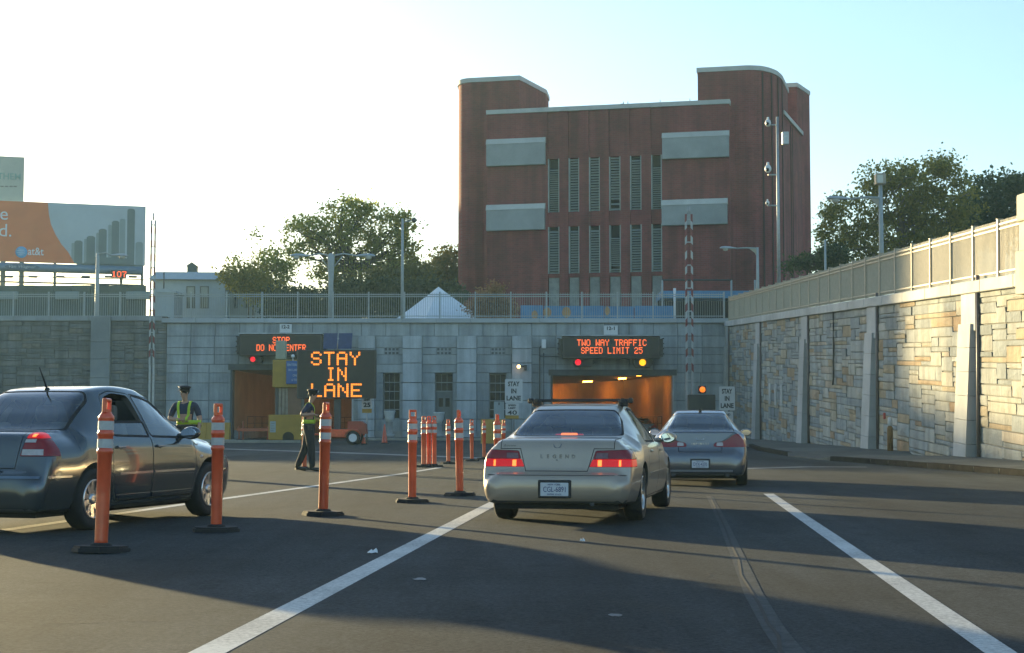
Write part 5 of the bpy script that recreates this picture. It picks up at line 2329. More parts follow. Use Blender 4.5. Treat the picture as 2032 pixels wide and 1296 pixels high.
# ------------------------------------------------------------------ beige sedan with roof bar (middle)
PA = dict(L=4.95, H=1.385, ra=1.08, fa=3.99, wr_r=.318, track=1.55, cabin=(.93, 3.55), seat_f=2.55, seat_r=1.55, dash=3.15,
          top=[(0, .44), (.012, .52), (.045, .565), (.10, .585), (.122, .61), (.150, .72), (.185, .86), (.225, .935), (.30, .962), (.5, .972), (.82, .985), (1.15, 1.15), (1.50, 1.315), (1.65, 1.355),
               (2.1, 1.385), (2.6, 1.37), (2.8, 1.335), (3.15, 1.14), (3.48, .965), (3.65, .93), (4.3, .83), (4.7, .73), (4.88, .60), (4.95, .46)],
          bot=[(0, .34), (.02, .28), (.08, .235), (.4, .22), (1, .20), (4, .20), (4.7, .22), (4.9, .30), (4.95, .38)],
          hw=[(0, .68), (.02, .755), (.06, .805), (.15, .85), (.4, .88), (1, .90), (2.5, .905), (4, .89), (4.6, .83), (4.85, .70), (4.95, .55)],
          wr=[(0, .60), (.06, .70), (.13, .735), (.25, .72), (.5, .71), (.82, .70), (1.15, .63), (1.5, .555), (2.1, .56), (2.75, .545), (3.1, .62), (3.5, .70), (4.2, .69), (4.8, .55), (4.95, .4)],
          sh=[(0, .88), (.3, .88), (1, .90), (3.5, .885), (4.5, .76), (4.95, .6)])
beige = car_paint('champagne_paint', (0.50, 0.395, 0.295), .30, .40, .25)
A = Car('sedan', 'champagne beige sedan with lit tail lights and a black roof bar', PA, beige)
BM = [beige, M_cint]
# windows
pane = A.window(rounded([(1.62, .935), (2.52, .925), (2.55, 1.285), (2.15, 1.305), (1.95, 1.28)], .05), 'x', -1.2, -.3, 'side_window')
pane = A.window(rounded([(2.62, .925), (3.28, .915), (2.80, 1.245), (2.63, 1.28)], .05), 'x', -1.2, -.3, 'side_window')
A.window(rounded([(1.62, .935), (2.52, .925), (2.55, 1.285), (2.15, 1.305), (1.95, 1.28)], .05), 'x', .3, 1.2, 'side_window')
A.window(rounded([(2.62, .925), (3.28, .915), (2.80, 1.245), (2.63, 1.28)], .05), 'x', .3, 1.2, 'side_window')
rw = A.window(rounded([(-.655, .885), (.655, .885), (.555, 1.46), (-.555, 1.46)], .13, 6), 'z', .9, 1.8, 'rear_window')
A.window(rounded([(-.52, 2.86), (.52, 2.86), (.64, 3.42), (-.64, 3.42)], .08), 'z', .9, 1.8, 'windscreen')
# tail lights: wrap round the corner
for sd in (-1, 1):
    def mx(pts):
        return [(sd * x, z) for x, z in pts]
    up = rounded(mx([(.415, .735), (.445, .83), (.80, .842), (.95, .842), (.95, .735)]), .02)
    lo = rounded(mx([(.375, .648), (.408, .732), (.95, .732), (.95, .648)]), .012)
    q = A.part(mx([(.44, .74), (.455, .805), (.585, .805), (.585, .74)]), 'y', -.3, .45, 'reverse_lamp', [M_lsmoke], .002)
    A.part(up, 'y', -.3, .45, 'tail_light', [M_lred], .004)
    for xa, xb in ((.47, .515), (.71, .735)):
        A.part(mx([(xa, .655), (xa, .725), (xb, .725), (xb, .655)]), 'y', -.3, .45, 'bulb_glow', [M_lhot], .002)
    A.part(lo, 'y', -.3, .45, 'brake_light', [M_lredon], .004)
    q = None
lid = A.part([(-.655, 1.2), (.655, 1.2), (.655, .852), (.425, .852), (.355, .60), (-.355, .60), (-.425, .852), (-.655, .852)], 'y', -.3, .845, 'trunk_lid', BM, .008)
A.part([(-.5, .2), (.62, .2), (.62, .30), (.52, .42), (.52, .575), (-.5, .575)], 'x', -1.2, 1.2, 'rear_bumper', BM, .006) if False else None
for sd in (-1, 1):
    a, b = (.28, 1.2) if sd > 0 else (-1.2, -.28)
    d1 = A.part(rounded([(1.52, .26), (2.565, .26), (2.585, 1.31), (2.1, 1.33), (1.88, 1.30), (1.56, .95), (1.50, .62)], .04), 'x', a, b, 'door', BM, .009)
    d2 = A.part(rounded([(2.575, .26), (3.62, .26), (3.66, .6), (3.52, .89), (2.83, 1.285), (2.595, 1.315)], .04), 'x', a, b, 'door', BM, .009)
    for dd, yy in ((d1, 1.78), (d2, 2.78)):
        x = A.side_x(yy, .80, sd)
        mb = MB()
        mb.rbox(x - .01, x + .022, yy - .09 - A.mid, yy + .09 - A.mid, .785, .815, .008, 1)
        mb.build('handle', M_black if False else beige, dd)
    for dd, (ya, yb) in ((d1, (1.56, 2.56)), (d2, (2.59, 3.62))):
        A.side_strip(ya, yb, .50, .545, .010, 'side_moulding', beige, dd, sd)
A.close(BM)
A.wheels(spokes=9)
A.interior()
A.mirror(3.25, .93, 1, beige)
A.mirror(3.25, .93, -1, beige)
rt = A.root
# bumper crease, third brake light, emblem, letters
A.rear_strip(-.80, .80, .552, .562, .003, 'bumper_crease', mat('dark_seam', (0.10, 0.085, 0.07), .6), rt, 24)
mb = MB()
mb.rbox(-.10, .10, 1.00 - A.mid, 1.06 - A.mid, .985, 1.025, .012, 1)
mb.build('brake_light', M_lhot, rt)
mb = MB()
mb.rbox(-.17, .17, 1.01 - A.mid, 1.07 - A.mid, .983, 1.015, .012, 1)
mb.build('brake_light', M_lredon, rt)
y = A.rear_y(0, .80) - A.mid
M_badge = mat('dark_badge', (0.26, 0.25, 0.24), .3, .6)


def spaced(car, s_, size, z, x0, pitch, m, parent):
    for i, ch in enumerate(s_):
        x = x0 + i * pitch
        lettering(ch, size, Vector((x, car.rear_y(x, z) - car.mid - .002, z)), (1, 0, 0), (0, 0, 1), m, parent, depth=.003, bold=.002, world=False, name='badge_letter')


spaced(A, 'LEGEND', .060, .765, -.175, .073, M_badge, lid)
lettering('Acura', .055, Vector((-.56, A.rear_y(-.56, .885) - A.mid - .002, .885)), (1, 0, 0), (0, 0, 1), M_badge, rt, depth=.003, world=False, shear=.3, width=.15)
mb = MB()
ye = A.rear_y(0, .885) - A.mid
for sg in (-1, 1):
    mb.tube([(sg * .012, ye - .004, .860), (sg * .035, ye - .004, .875), (sg * .045, ye + .006, .905)], [.006, .008, .005], 6)
mb.tube([(-.015, ye - .004, .862), (.015, ye - .004, .862)], .006, 6)
mb.build('emblem', M_badge, lid)
mb = MB()
yk = A.rear_y(0, .725) - A.mid
mb.lathe([(.009, -.008), (.009, .0)], 10, (0, yk, .725), 'y')
mb.build('lock', M_badge, lid)
A.plate(.325, .475, .32, 'CGL-6891', 'EMPIRE STATE')
# roof bar
mb = MB()
yb = 1.86 - A.mid
mb.rbox(-.60, .62, yb - .03, yb + .03, 1.405, 1.44, .012, 1)
for sx in (-.54, .54):
    mb.rbox(sx - .06, sx + .06, yb - .06, yb + .07, 1.345, 1.43, .015, 1)
    mb.rbox(sx - .03, sx + .03, yb - .09, yb - .055, 1.385, 1.445, .01, 1)
mb.rbox(.60, .66, yb - .05, yb + .05, 1.385, 1.45, .015, 1)
mb.rbox(-.66, -.58, yb - .05, yb + .05, 1.385, 1.45, .015, 1)
mb.build('roof_bar', M_black, rt)
mb = MB()
mb.tube([(.42, .25 - A.mid, .24), (.42, .05 - A.mid, .235)], .025, 10)
mb.build('exhaust_pipe', M_dsteel, rt)
mb = MB()
mb.box(-.70, .70, .15 - A.mid, 4.6 - A.mid, .17, .235)
mb.build('underbody', M_under, rt)
for sx in (-.28, .30):
    mb = MB()
    mb.tube([(sx, 2.95 - A.mid, .52), (sx, 2.9 - A.mid, .6)], .1, 8)
place_car(A, (.985, 20.15), 11.5)

# ------------------------------------------------------------------ grey sedan (left)
PJ = dict(L=4.38, H=1.446, ra=.93, fa=3.44, wr_r=.315, track=1.52, cabin=(.82, 3.15), seat_f=2.25, seat_r=1.35, dash=2.85, arch=.05,
          top=[(0, .44), (.012, .54), (.04, .60), (.085, .625), (.10, .65), (.125, .76), (.16, .90), (.205, .975), (.28, 1.0), (.45, 1.008), (.62, 1.02), (.90, 1.215), (1.22, 1.41), (1.40, 1.46),
               (1.85, 1.495), (2.25, 1.475), (2.45, 1.425), (2.85, 1.19), (3.2, .985), (3.4, .945), (3.9, .86), (4.15, .77), (4.31, .62), (4.38, .46)],
          bot=[(0, .30), (.02, .25), (.08, .215), (.4, .205), (1, .19), (3.5, .19), (4.1, .21), (4.33, .28), (4.38, .36)],
          hw=[(0, .64), (.02, .725), (.06, .785), (.15, .825), (.4, .852), (.9, .868), (2.2, .868), (3.4, .86), (3.9, .82), (4.2, .70), (4.38, .50)],
          wr=[(0, .55), (.06, .66), (.13, .70), (.25, .70), (.45, .69), (.62, .67), (.9, .61), (1.25, .545), (1.85, .55), (2.4, .535), (2.85, .61), (3.2, .66), (3.8, .64), (4.2, .5), (4.38, .35)],
          sh=[(0, .92), (.3, .925), (.9, .94), (3.1, .90), (3.9, .78), (4.38, .6)])
grey = car_paint('dark_grey_paint', (0.095, 0.107, 0.112), .17, .55, .12)
J = Car('sedan', 'dark grey sedan at the left edge with a short roof aerial', PJ, grey)
JM = [grey, M_cint]
win_r = rounded([(1.36, .975), (2.07, .955), (2.02, 1.39), (1.70, 1.41), (1.50, 1.36)], .06)
win_f = rounded([(2.14, .955), (3.02, .935), (2.50, 1.325), (2.10, 1.39)], .05)
for sd in (-1, 1):
    a, b = (.3, 1.2) if sd > 0 else (-1.2, -.3)
    if sd > 0:   # rear right window is half wound down
        J.window([(1.20, .955), (2.10, .94), (2.10, 1.10), (1.20, 1.10)] if False else rounded([(1.385, .972), (2.07, .955), (2.055, 1.09), (1.42, 1.09)], .02), 'x', a, b, 'side_window')
        J.cut(win_r, 'x', a, b, '', [])
    else:
        J.window(win_r, 'x', a, b, 'side_window')
    J.window(win_f, 'x', a, b, 'side_window')
J.window(rounded([(-.63, .665), (.63, .665), (.535, 1.26), (-.535, 1.26)], .08, 6), 'z', .95, 1.8, 'rear_window')
J.window(rounded([(-.52, 2.50), (.52, 2.50), (.62, 3.14), (-.62, 3.14)], .08), 'z', .9, 1.8, 'windscreen')
for sd in (-1, 1):
    def mx(pts):
        return [(sd * x, z) for x, z in pts]
    J.part(mx([(.535, .90), (.545, .935), (.66, .935), (.66, .90)]), 'y', -.3, .5, 'reverse_lamp', [M_lclear], .002)
    J.part(mx([(.52, .775), (.525, .835), (.745, .835), (.755, .775)]), 'y', -.3, .5, 'turn_lamp', [M_lclear], .002)
    J.part(mx([(.60, .955), (.60, .985), (.64, .985), (.64, .955)]), 'y', -.3, .5, 'bulb_glow', [M_lhot], .002)
    J.part(rounded(mx([(.545, .94), (.56, 1.02), (.72, 1.02), (.76, .94)]), .015), 'y', -.3, .36, 'brake_light', [M_lredon], .003)
    J.part(rounded(mx([(.505, .765), (.55, .942), (.78, .942), (.95, .765)]), .015), 'y', -.3, .34, 'tail_light', [M_lred], .004)
J.part([(-.50, 1.2), (.50, 1.2), (.50, .90), (.47, .645), (-.47, .645), (-.50, .90)], 'y', -.3, .61, 'trunk_lid', JM, .008)
for sd in (-1, 1):
    a, b = (.28, 1.2) if sd > 0 else (-1.2, -.28)
    d1 = J.part(rounded([(1.36, .27), (2.09, .27), (2.09, .95), (2.045, 1.41), (1.66, 1.435), (1.46, 1.385), (1.27, .96), (1.27, .62)], .05), 'x', a, b, 'door', JM, .009)
    d2 = J.part(rounded([(2.10, .27), (3.03, .27), (3.08, .6), (3.06, .925), (2.52, 1.365), (2.06, 1.41), (2.10, .95)], .04), 'x', a, b, 'door', JM, .009)
    for dd, yy in ((d1, 1.42), (d2, 2.25)):
        x = J.side_x(yy, .835, sd)
        mb = MB()
        mb.rbox(x - .012, x + .028, yy - .085 - J.mid, yy + .085 - J.mid, .825, .852, .01, 1)
        mb.build('handle', grey, dd)
        mb = MB()
        mb.ball((x - sd * .012, yy - J.mid, .815), 1, 12, (.016, .06, .03))
        mb.build('handle_cup', M_black, dd)
    for dd, (ya, yb) in ((d1, (1.40, 2.08)), (d2, (2.12, 3.02))):
        J.side_strip(ya, yb, .545, .572, .012, 'side_moulding', M_chrome, dd, sd)
        J.side_strip(ya, yb, .285, .335, .012, 'sill_strip', grey, dd, sd)
    x = J.side_x(3.18, .72, sd)
    mb = MB()
    mb.ball((x, 3.22 - J.mid, .70), 1, 12, (.012, .04, .02))
    mb.build('side_lamp', M_lclear, J.root)
J.close(JM)
J.wheels(spokes=5)
J.interior()
J.mirror(2.82, .955, 1, grey)
J.mirror(2.82, .955, -1, grey)
J.rear_strip(-.76, .76, .548, .575, .010, 'bumper_strip', M_chrome if False else mat('blue_grey_trim', (0.20, 0.24, 0.28), .3, .6), J.root, 24)
J.side_strip(.14, .50, .548, .575, .010, 'bumper_strip', M_chrome, J.root, 1)
J.plate(.70, .85, .31, 'DRT-4170', 'EMPIRE STATE')
mb = MB()
ya = 1.35 - J.mid
mb.lathe([(.03, 0), (.03, .015), (.018, .03)], 12, (.0, ya, 1.44))
mb.tube([(0, ya, 1.45), (0, ya - .10, 1.60), (0, ya - .15, 1.68)], [.012, .008, .005], 6)
mb.build('aerial', M_black, J.root)
mb = MB()
mb.box(-.68, .68, .15 - J.mid, 4.1 - J.mid, .16, .225)
mb.build('underbody', M_under, J.root)
# round sticker on a white card in the far front window
xs = -J.side_x(2.45, 1.1, -1)
mb = MB()
mb.rbox(-.80, -.785, 2.36 - J.mid, 2.62 - J.mid, .97, 1.20, .01, 1)
st = mb.build('sticker', mat('sticker_white', (0.6, 0.6, 0.55), .6), J.root)
mb = MB()
pts = [(-.778, 2.49 - J.mid + .085 * math.cos(a), 1.085 + .085 * math.sin(a)) for a in [2 * math.pi * i / 24 for i in range(25)]]
mb.tube(pts, .010, 6, cap=False)
mb.tube([(-.778, 2.49 - J.mid + .06, 1.145), (-.778, 2.49 - J.mid - .06, 1.03)], .008, 6)
mb.tube([(-.778, 2.49 - J.mid - .03, 1.03), (-.778, 2.49 - J.mid - .01, 1.10), (-.778, 2.49 - J.mid + .035, 1.12), (-.778, 2.49 - J.mid + .03, 1.04)], .010, 6)
mb.build('sticker_ring', mat('sticker_red', (0.45, 0.03, 0.03), .6), st)
place_car(J, (-4.97, 18.40), 16.7, 1.05)

# ------------------------------------------------------------------ silver-grey sedan ahead (right)
PG = dict(L=4.75, H=1.44, ra=1.0, fa=3.85, wr_r=.335, track=1.56, cabin=(.98, 3.45), seat_f=2.45, seat_r=1.55, dash=3.05,
          top=[(0, .45), (.015, .56), (.05, .64), (.085, .70), (.11, .80), (.125, .92), (.135, 1.0), (.20, 1.035), (.45, 1.03), (.80, 1.035), (1.15, 1.20), (1.55, 1.375), (1.75, 1.42),
               (2.1, 1.44), (2.5, 1.42), (2.7, 1.375), (3.1, 1.17), (3.5, .97), (3.7, .935), (4.2, .85), (4.5, .76), (4.68, .62), (4.75, .46)],
          bot=[(0, .30), (.02, .24), (.08, .20), (.4, .19), (1, .18), (3.8, .18), (4.5, .2), (4.7, .28), (4.75, .36)],
          hw=[(0, .66), (.02, .745), (.06, .805), (.15, .845), (.4, .872), (1, .89), (2.3, .885), (3.8, .875), (4.3, .82), (4.6, .68), (4.75, .5)],
          wr=[(0, .58), (.06, .68), (.13, .70), (.25, .72), (.5, .72), (.8, .68), (1.15, .60), (1.55, .52), (2.1, .52), (2.65, .51), (3.1, .60), (3.5, .67), (4.2, .64), (4.6, .5), (4.75, .35)],
          sh=[(0, .90), (.3, .93), (1, .95), (3.4, .89), (4.3, .77), (4.75, .6)])
silver = car_paint('blue_silver_paint', (0.155, 0.155, 0.165), .24, .6, .12)


def silver_sedan(label, plate, lit):
    G = Car('sedan', label, PG, silver)
    GM = [silver, M_cint]
    wr_ = rounded([(1.62, .985), (2.37, .965), (2.33, 1.325), (1.98, 1.345), (1.80, 1.28)], .05)
    wf_ = rounded([(2.44, .965), (3.26, .93), (2.72, 1.265), (2.42, 1.325)], .05)
    for sd in (-1, 1):
        a, b = (.3, 1.2) if sd > 0 else (-1.2, -.3)
        G.window(wr_, 'x', a, b, 'side_window')
        G.window(wf_, 'x', a, b, 'side_window')
    G.window(rounded([(-.64, .86), (.64, .86), (.515, 1.52), (-.515, 1.52)], .09, 6), 'z', .98, 1.8, 'rear_window')
    G.window(rounded([(-.50, 2.76), (.50, 2.76), (.63, 3.42), (-.63, 3.42)], .08), 'z', .9, 1.8, 'windscreen')
    for sd in (-1, 1):
        def mx(pts):
            return [(sd * x, z) for x, z in pts]
        G.part(rounded(mx([(.30, .755), (.31, .82), (.42, .825), (.43, .755)]), .02), 'y', -.3, .45, 'reverse_lamp', [M_lclear], .002)
        G.part(smooth_poly(mx([(.26, .745), (.28, .815), (.43, .845), (.53, .90), (.62, .965), (.74, .975), (.95, .90), (.95, .755), (.7, .735), (.45, .735)]), 3), 'y', -.3, .42, 'tail_light', [M_lredon if lit else M_lred], .004)
    lid = G.part([(-.66, 1.2), (.66, 1.2), (.60, .975), (.40, .83), (.40, .645), (-.40, .645), (-.40, .83), (-.60, .975)], 'y', -.3, .82, 'trunk_lid', GM, .009)
    for sd in (-1, 1):
        a, b = (.28, 1.2) if sd > 0 else (-1.2, -.28)
        d1 = G.part(rounded([(1.52, .26), (2.39, .26), (2.39, .96), (2.36, 1.35), (1.95, 1.375), (1.75, 1.30), (1.46, .97), (1.46, .62)], .05), 'x', a, b, 'door', GM, .009)
        d2 = G.part(rounded([(2.40, .26), (3.36, .26), (3.40, .6), (3.36, .915), (2.75, 1.30), (2.375, 1.35), (2.40, .96)], .04), 'x', a, b, 'door', GM, .009)
        for dd, yy in ((d1, 1.75), (d2, 2.62)):
            x = G.side_x(yy, .85, sd)
            mb = MB()
            mb.rbox(x - .012, x + .026, yy - .09 - G.mid, yy + .09 - G.mid, .84, .866, .008, 1)
            mb.build('handle', silver, dd)
    G.close(GM)
    G.wheels(spokes=5)
    G.interior()
    G.mirror(3.05, .965, 1, silver)
    G.mirror(3.05, .965, -1, silver)
    G.plate(.35, .49, .31, plate, 'EMPIRE STATE')
    y = G.rear_y(0, .88) - G.mid
    mb = MB()
    for sg in (-1, 1):
        pts = [(sg * .065, y - .006, .905), (sg * .075, y - .008, .885), (sg * .045, y - .008, .868), (sg * .018, y - .008, .878), (sg * .006, y - .006, .862)]
        mb.tube(pts, [.006, .009, .010, .008, .005], 6)
    mb.build('emblem', M_chrome, lid)
    spaced(G, 'INFINITI', .045, .795, -.155, .044, M_chrome, lid)
    G.rear_strip(-.60, .60, .275, .315, .012, 'lower_trim', mat('trim_grey', (0.28, 0.29, 0.31), .35, .4), G.root, 20)
    G.rear_strip(-.60, .60, .20, .262, .006, 'valance', M_black, G.root, 20)
    for sx in (-.5, .5):
        mb = MB()
        mb.tube([(sx, .3 - G.mid, .24), (sx, .02 - G.mid, .235)], .045, 12)
        mb.build('exhaust_pipe', M_dsteel, G.root)
    mb = MB()
    mb.box(-.68, .68, .15 - G.mid, 4.4 - G.mid, .15, .215)
    mb.build('underbody', M_under, G.root)
    mb = MB()
    mb.rbox(-.03, .03, 1.68 - G.mid, 1.80 - G.mid, 1.42, 1.465, .012, 1)
    mb.build('roof_aerial', M_black, G.root)
    return G


G = silver_sedan('silver grey sedan with dark red tail lights ahead of the beige sedan', 'DYX-4270', False)
place_car(G, (3.62, 30.1), 7.0, .955)
# a further car already inside the right tunnel mouth
far = copy_tree(G.root)
far['label'] = 'distant grey sedan inside the mouth of the right tunnel'
far.location = (8.75, 107, 0)
far.rotation_euler = (0, 0, R(4))


# ================================================================== STREET FURNITURE
M_sign = mat('sign_white', (0.62, 0.62, 0.60), 0.5, var=0.05, scale=3, stain=.1)
M_signgrey = mat('sign_grey', (0.36, 0.42, 0.42), 0.55, var=0.08, scale=3)
M_vms = mat('sign_face_black', (0.022, 0.020, 0.018), 0.5, var=0.2, scale=4)
M_vmsbox = mat('sign_housing', (0.045, 0.042, 0.038), 0.5, var=0.2, scale=2)
M_amber = mat('lit_amber', (0.6, 0.3, 0.05), 0.4, emit=(1.0, 0.22, 0.01), estr=.55, var=0)
M_orangeled = mat('lit_orange', (0.6, 0.2, 0.05), 0.4, emit=(1.0, 0.12, 0.02), estr=.42, var=0)
M_redlamp = mat('lit_red_lamp', (0.6, 0.05, 0.05), 0.4, emit=(1.0, 0.01, 0.03), estr=.4, var=0)
M_yellamp = mat('lit_yellow_lamp', (0.6, 0.4, 0.05), 0.4, emit=(1.0, 0.36, 0.005), estr=.7, var=0)
M_oranlamp = mat('lit_orange_lamp', (0.6, 0.3, 0.05), 0.4, emit=(1.0, 0.16, 0.005), estr=.5, var=0)
M_orange_pl = mat('orange_plastic', (0.78, 0.105, 0.035), 0.30, var=0.12, scale=5, stain=.4, coat=.4, objvar=.16)
M_band = mat('reflective_band', (0.50, 0.49, 0.46), 0.45, var=0.1, scale=20)
M_yel = mat('yellow_paint', (0.46, 0.27, 0.035), 0.55, var=0.12, scale=2, stain=.25)
M_blue_s = mat('sign_blue', (0.035, 0.12, 0.33), 0.5, var=0.08)

# ------------------------------------------------------------------ overhead message signs on the portal
for k, (xa, xb, ya, yb, lines, label) in enumerate((
        (475, 639, 663, 706, ('STOP', 'DO NOT ENTER'), 'dark overhead message sign reading STOP DO NOT ENTER above the left portal'),
        (1116, 1310, 667, 711, ('TWO WAY TRAFFIC', 'SPEED LIMIT 25'), 'dark overhead message sign reading TWO WAY TRAFFIC above the right portal'))):
    Y = 98.6
    a, b = at(xa, ya, Y), at(xb, yb, Y)
    t = thing('message_sign', label, 'message sign', ((a.x + b.x) / 2, 99.2, b.z))
    mb = MB()
    mb.rbox(a.x, b.x, Y, 99.75, b.z, a.z, .03, 1)
    hs_ = mb.build('housing', M_vmsbox, t, world=True)
    mb = MB()
    mb.box(a.x + .12, b.x - .12, Y - .02, Y - .002, b.z + .1, a.z - .1)
    mb.build('display_face', M_vms, t, world=True)
    mb = MB()
    mb.box(a.x - .05, b.x + .05, Y - .12, 99.7, a.z + .003, a.z + .08)
    mb.build('top_ledge', M_pier, t, world=True)
    for sx, xx in ((-1, a.x), (1, b.x)):
        mb = MB()
        for q in range(4):
            z = b.z + (a.z - b.z) * (.15 + .23 * q)
            mb.tube([(xx, Y + .3, z), (xx + sx * .28, Y + .5, z + .1)], .045, 6)
        mb.box(xx + sx * .02, xx + sx * .22, Y + .35, 99.7, b.z + .12, a.z - .2)
        mb.build('side_bracket', M_vmsbox, t, world=True)
    if k == 0:
        for s_, (x0, x1, yc) in zip(lines, ((541, 575, 675), (509, 607, 690))):
            c = at((x0 + x1) / 2, yc, Y - .021)
            led_text(s_, c, (x1 - x0) / FPX * Y / (len(s_) * 6 - 1), t, M_orangeled, dot=.52, py=.058)
    else:
        for s_, (x0, x1, yc) in zip(lines, ((1145, 1283, 680), (1153, 1275, 695.5))):
            c = at((x0 + x1) / 2, yc, Y - .021)
            led_text(s_, c, (x1 - x0) / FPX * Y / (len(s_) * 6 - 1), t, M_orangeled, dot=.52, py=.058)
# plates above the signs
for (x0, x1, y0, y1, s_, label) in ((1198, 1226, 646, 666, '12-1', 'white number plate marked 12-1 above the right message sign'),
                                    (555, 579, 643, 661, '12-2', 'pale number plate above the left message sign')):
    a, b = at(x0, y0, 99.75), at(x1, y1, 99.75)
    t = thing('number_plate', label, 'sign', ((a.x + b.x) / 2, 99.75, b.z))
    mb = MB()
    mb.rbox(a.x, b.x, 99.72, 99.8, b.z, a.z, .01, 1)
    mb.build('plate', M_sign, t, world=True)
    lettering(s_, .30, Vector(((a.x + b.x) / 2, 99.717, a.z - .18)), (1, 0, 0), (0, 0, 1), M_letter_black, t, width=.5, bold=.01)
# signal lamps under the signs
for (lx, ly, m, x0, x1, rr_, label) in ((1147, 719, M_redlamp, 1138, 1178, .19, 'round red signal lamp over the left lane of the right portal'),
                                        (1275, 719.5, M_yellamp, 1257, 1295, .21, 'round yellow signal lamp over the right lane of the right portal'),
                                        (502, 713, M_redlamp, 494, 520, .16, 'small red signal lamp under the left message sign')):
    Y = 99.2
    c = at(lx, ly, Y)
    t = thing('signal_lamp', label, 'signal lamp', (c.x, Y, c.z))
    a, b = at(x0, ly, Y), at(x1, ly, Y)
    mb = MB()
    h = rr_ * 1.35
    mb.prism([(a.x, c.z - h * .4), (a.x + h * .5, c.z - h), (b.x - h * .5, c.z - h), (b.x, c.z - h * .4), (b.x, c.z + h * .4), (b.x - h * .5, c.z + h), (a.x + h * .5, c.z + h), (a.x, c.z + h * .4)], 'y', Y - .02, 99.9)
    mb.build('housing', M_vmsbox, t, world=True)
    mb = MB()
    mb.lathe([(rr_, 0), (rr_ * .9, -.04), (rr_ * .5, -.07), (.01, -.08)], 20, (c.x, Y - .03, c.z), 'y')
    mb.build('lit_lens', m, t, world=True)
    mb = MB()
    pts = [(rr_ * 1.12 * math.cos(R(a_)), rr_ * 1.12 * math.sin(R(a_))) for a_ in range(0, 181, 15)]
    for i in range(len(pts) - 1):
        (xa_, za_), (xb_, zb_) = pts[i], pts[i + 1]
        mb.quad((c.x + xa_, Y - .02, c.z + za_), (c.x + xb_, Y - .02, c.z + zb_), (c.x + xb_, Y - .28, c.z + zb_), (c.x + xa_, Y - .28, c.z + za_))
    mb.build('visor', M_black, t, world=True)
# conduits, white box, wall lamp
Y = 99.75
t = thing('conduit', 'dark electric conduit with a small white box left of the right portal', 'conduit', at(1071, 860, Y))
mb = MB()
mb.tube([at(1071, 866, Y), at(1071, 690, Y), at(1079, 683, Y)], .045, 6)
mb.tube([at(1071, 707, Y), at(1116, 707, Y)], .035, 6)
mb.tube([at(1079, 868, Y - .02), at(1079, 700, Y - .02)], .03, 6)
mb.build('pipe', M_dsteel, t, world=True)
a, b = at(1074.5, 674, Y), at(1083.5, 692, Y)
mb = MB()
mb.rbox(a.x, b.x, Y - .35, Y, b.z, a.z, .03, 1)
mb.build('white_box', M_white, t, world=True)
c = at(1030, 727, 99.1)
t = thing('wall_lamp', 'lit wall lamp on a bracket on the pale pier by the right portal', 'lamp', c)
mb = MB()
mb.tube([(c.x + .45, 99.42, c.z - .02), (c.x + .25, 99.2, c.z + .02), (c.x + .08, 99.1, c.z)], .05, 8)
mb.rbox(c.x + .32, c.x + .5, 99.30, 99.44, c.z - .25, c.z + .1, .02, 1)
mb.lathe([(.06, .12), (.15, -.02)], 14, (c.x, 99.1, c.z), 'z', cap=False)
mb.build('bracket', M_dsteel, t, world=True)
mb = MB()
mb.ball((c.x - .02, 99.02, c.z - .02), .12, 12)
mb.build('lit_bulb', mat('lit_bulb', (.9, .7, .4), .3, emit=(1, .55, .18), estr=2.0, var=0), t, world=True)

# ------------------------------------------------------------------ barrier gates with raised striped arms
M_rstripe = mat('red_stripe', (0.20, 0.035, 0.035), .5, var=.1)
M_wstripe = mat('white_stripe', (0.42, 0.43, 0.42), .5, var=.06)


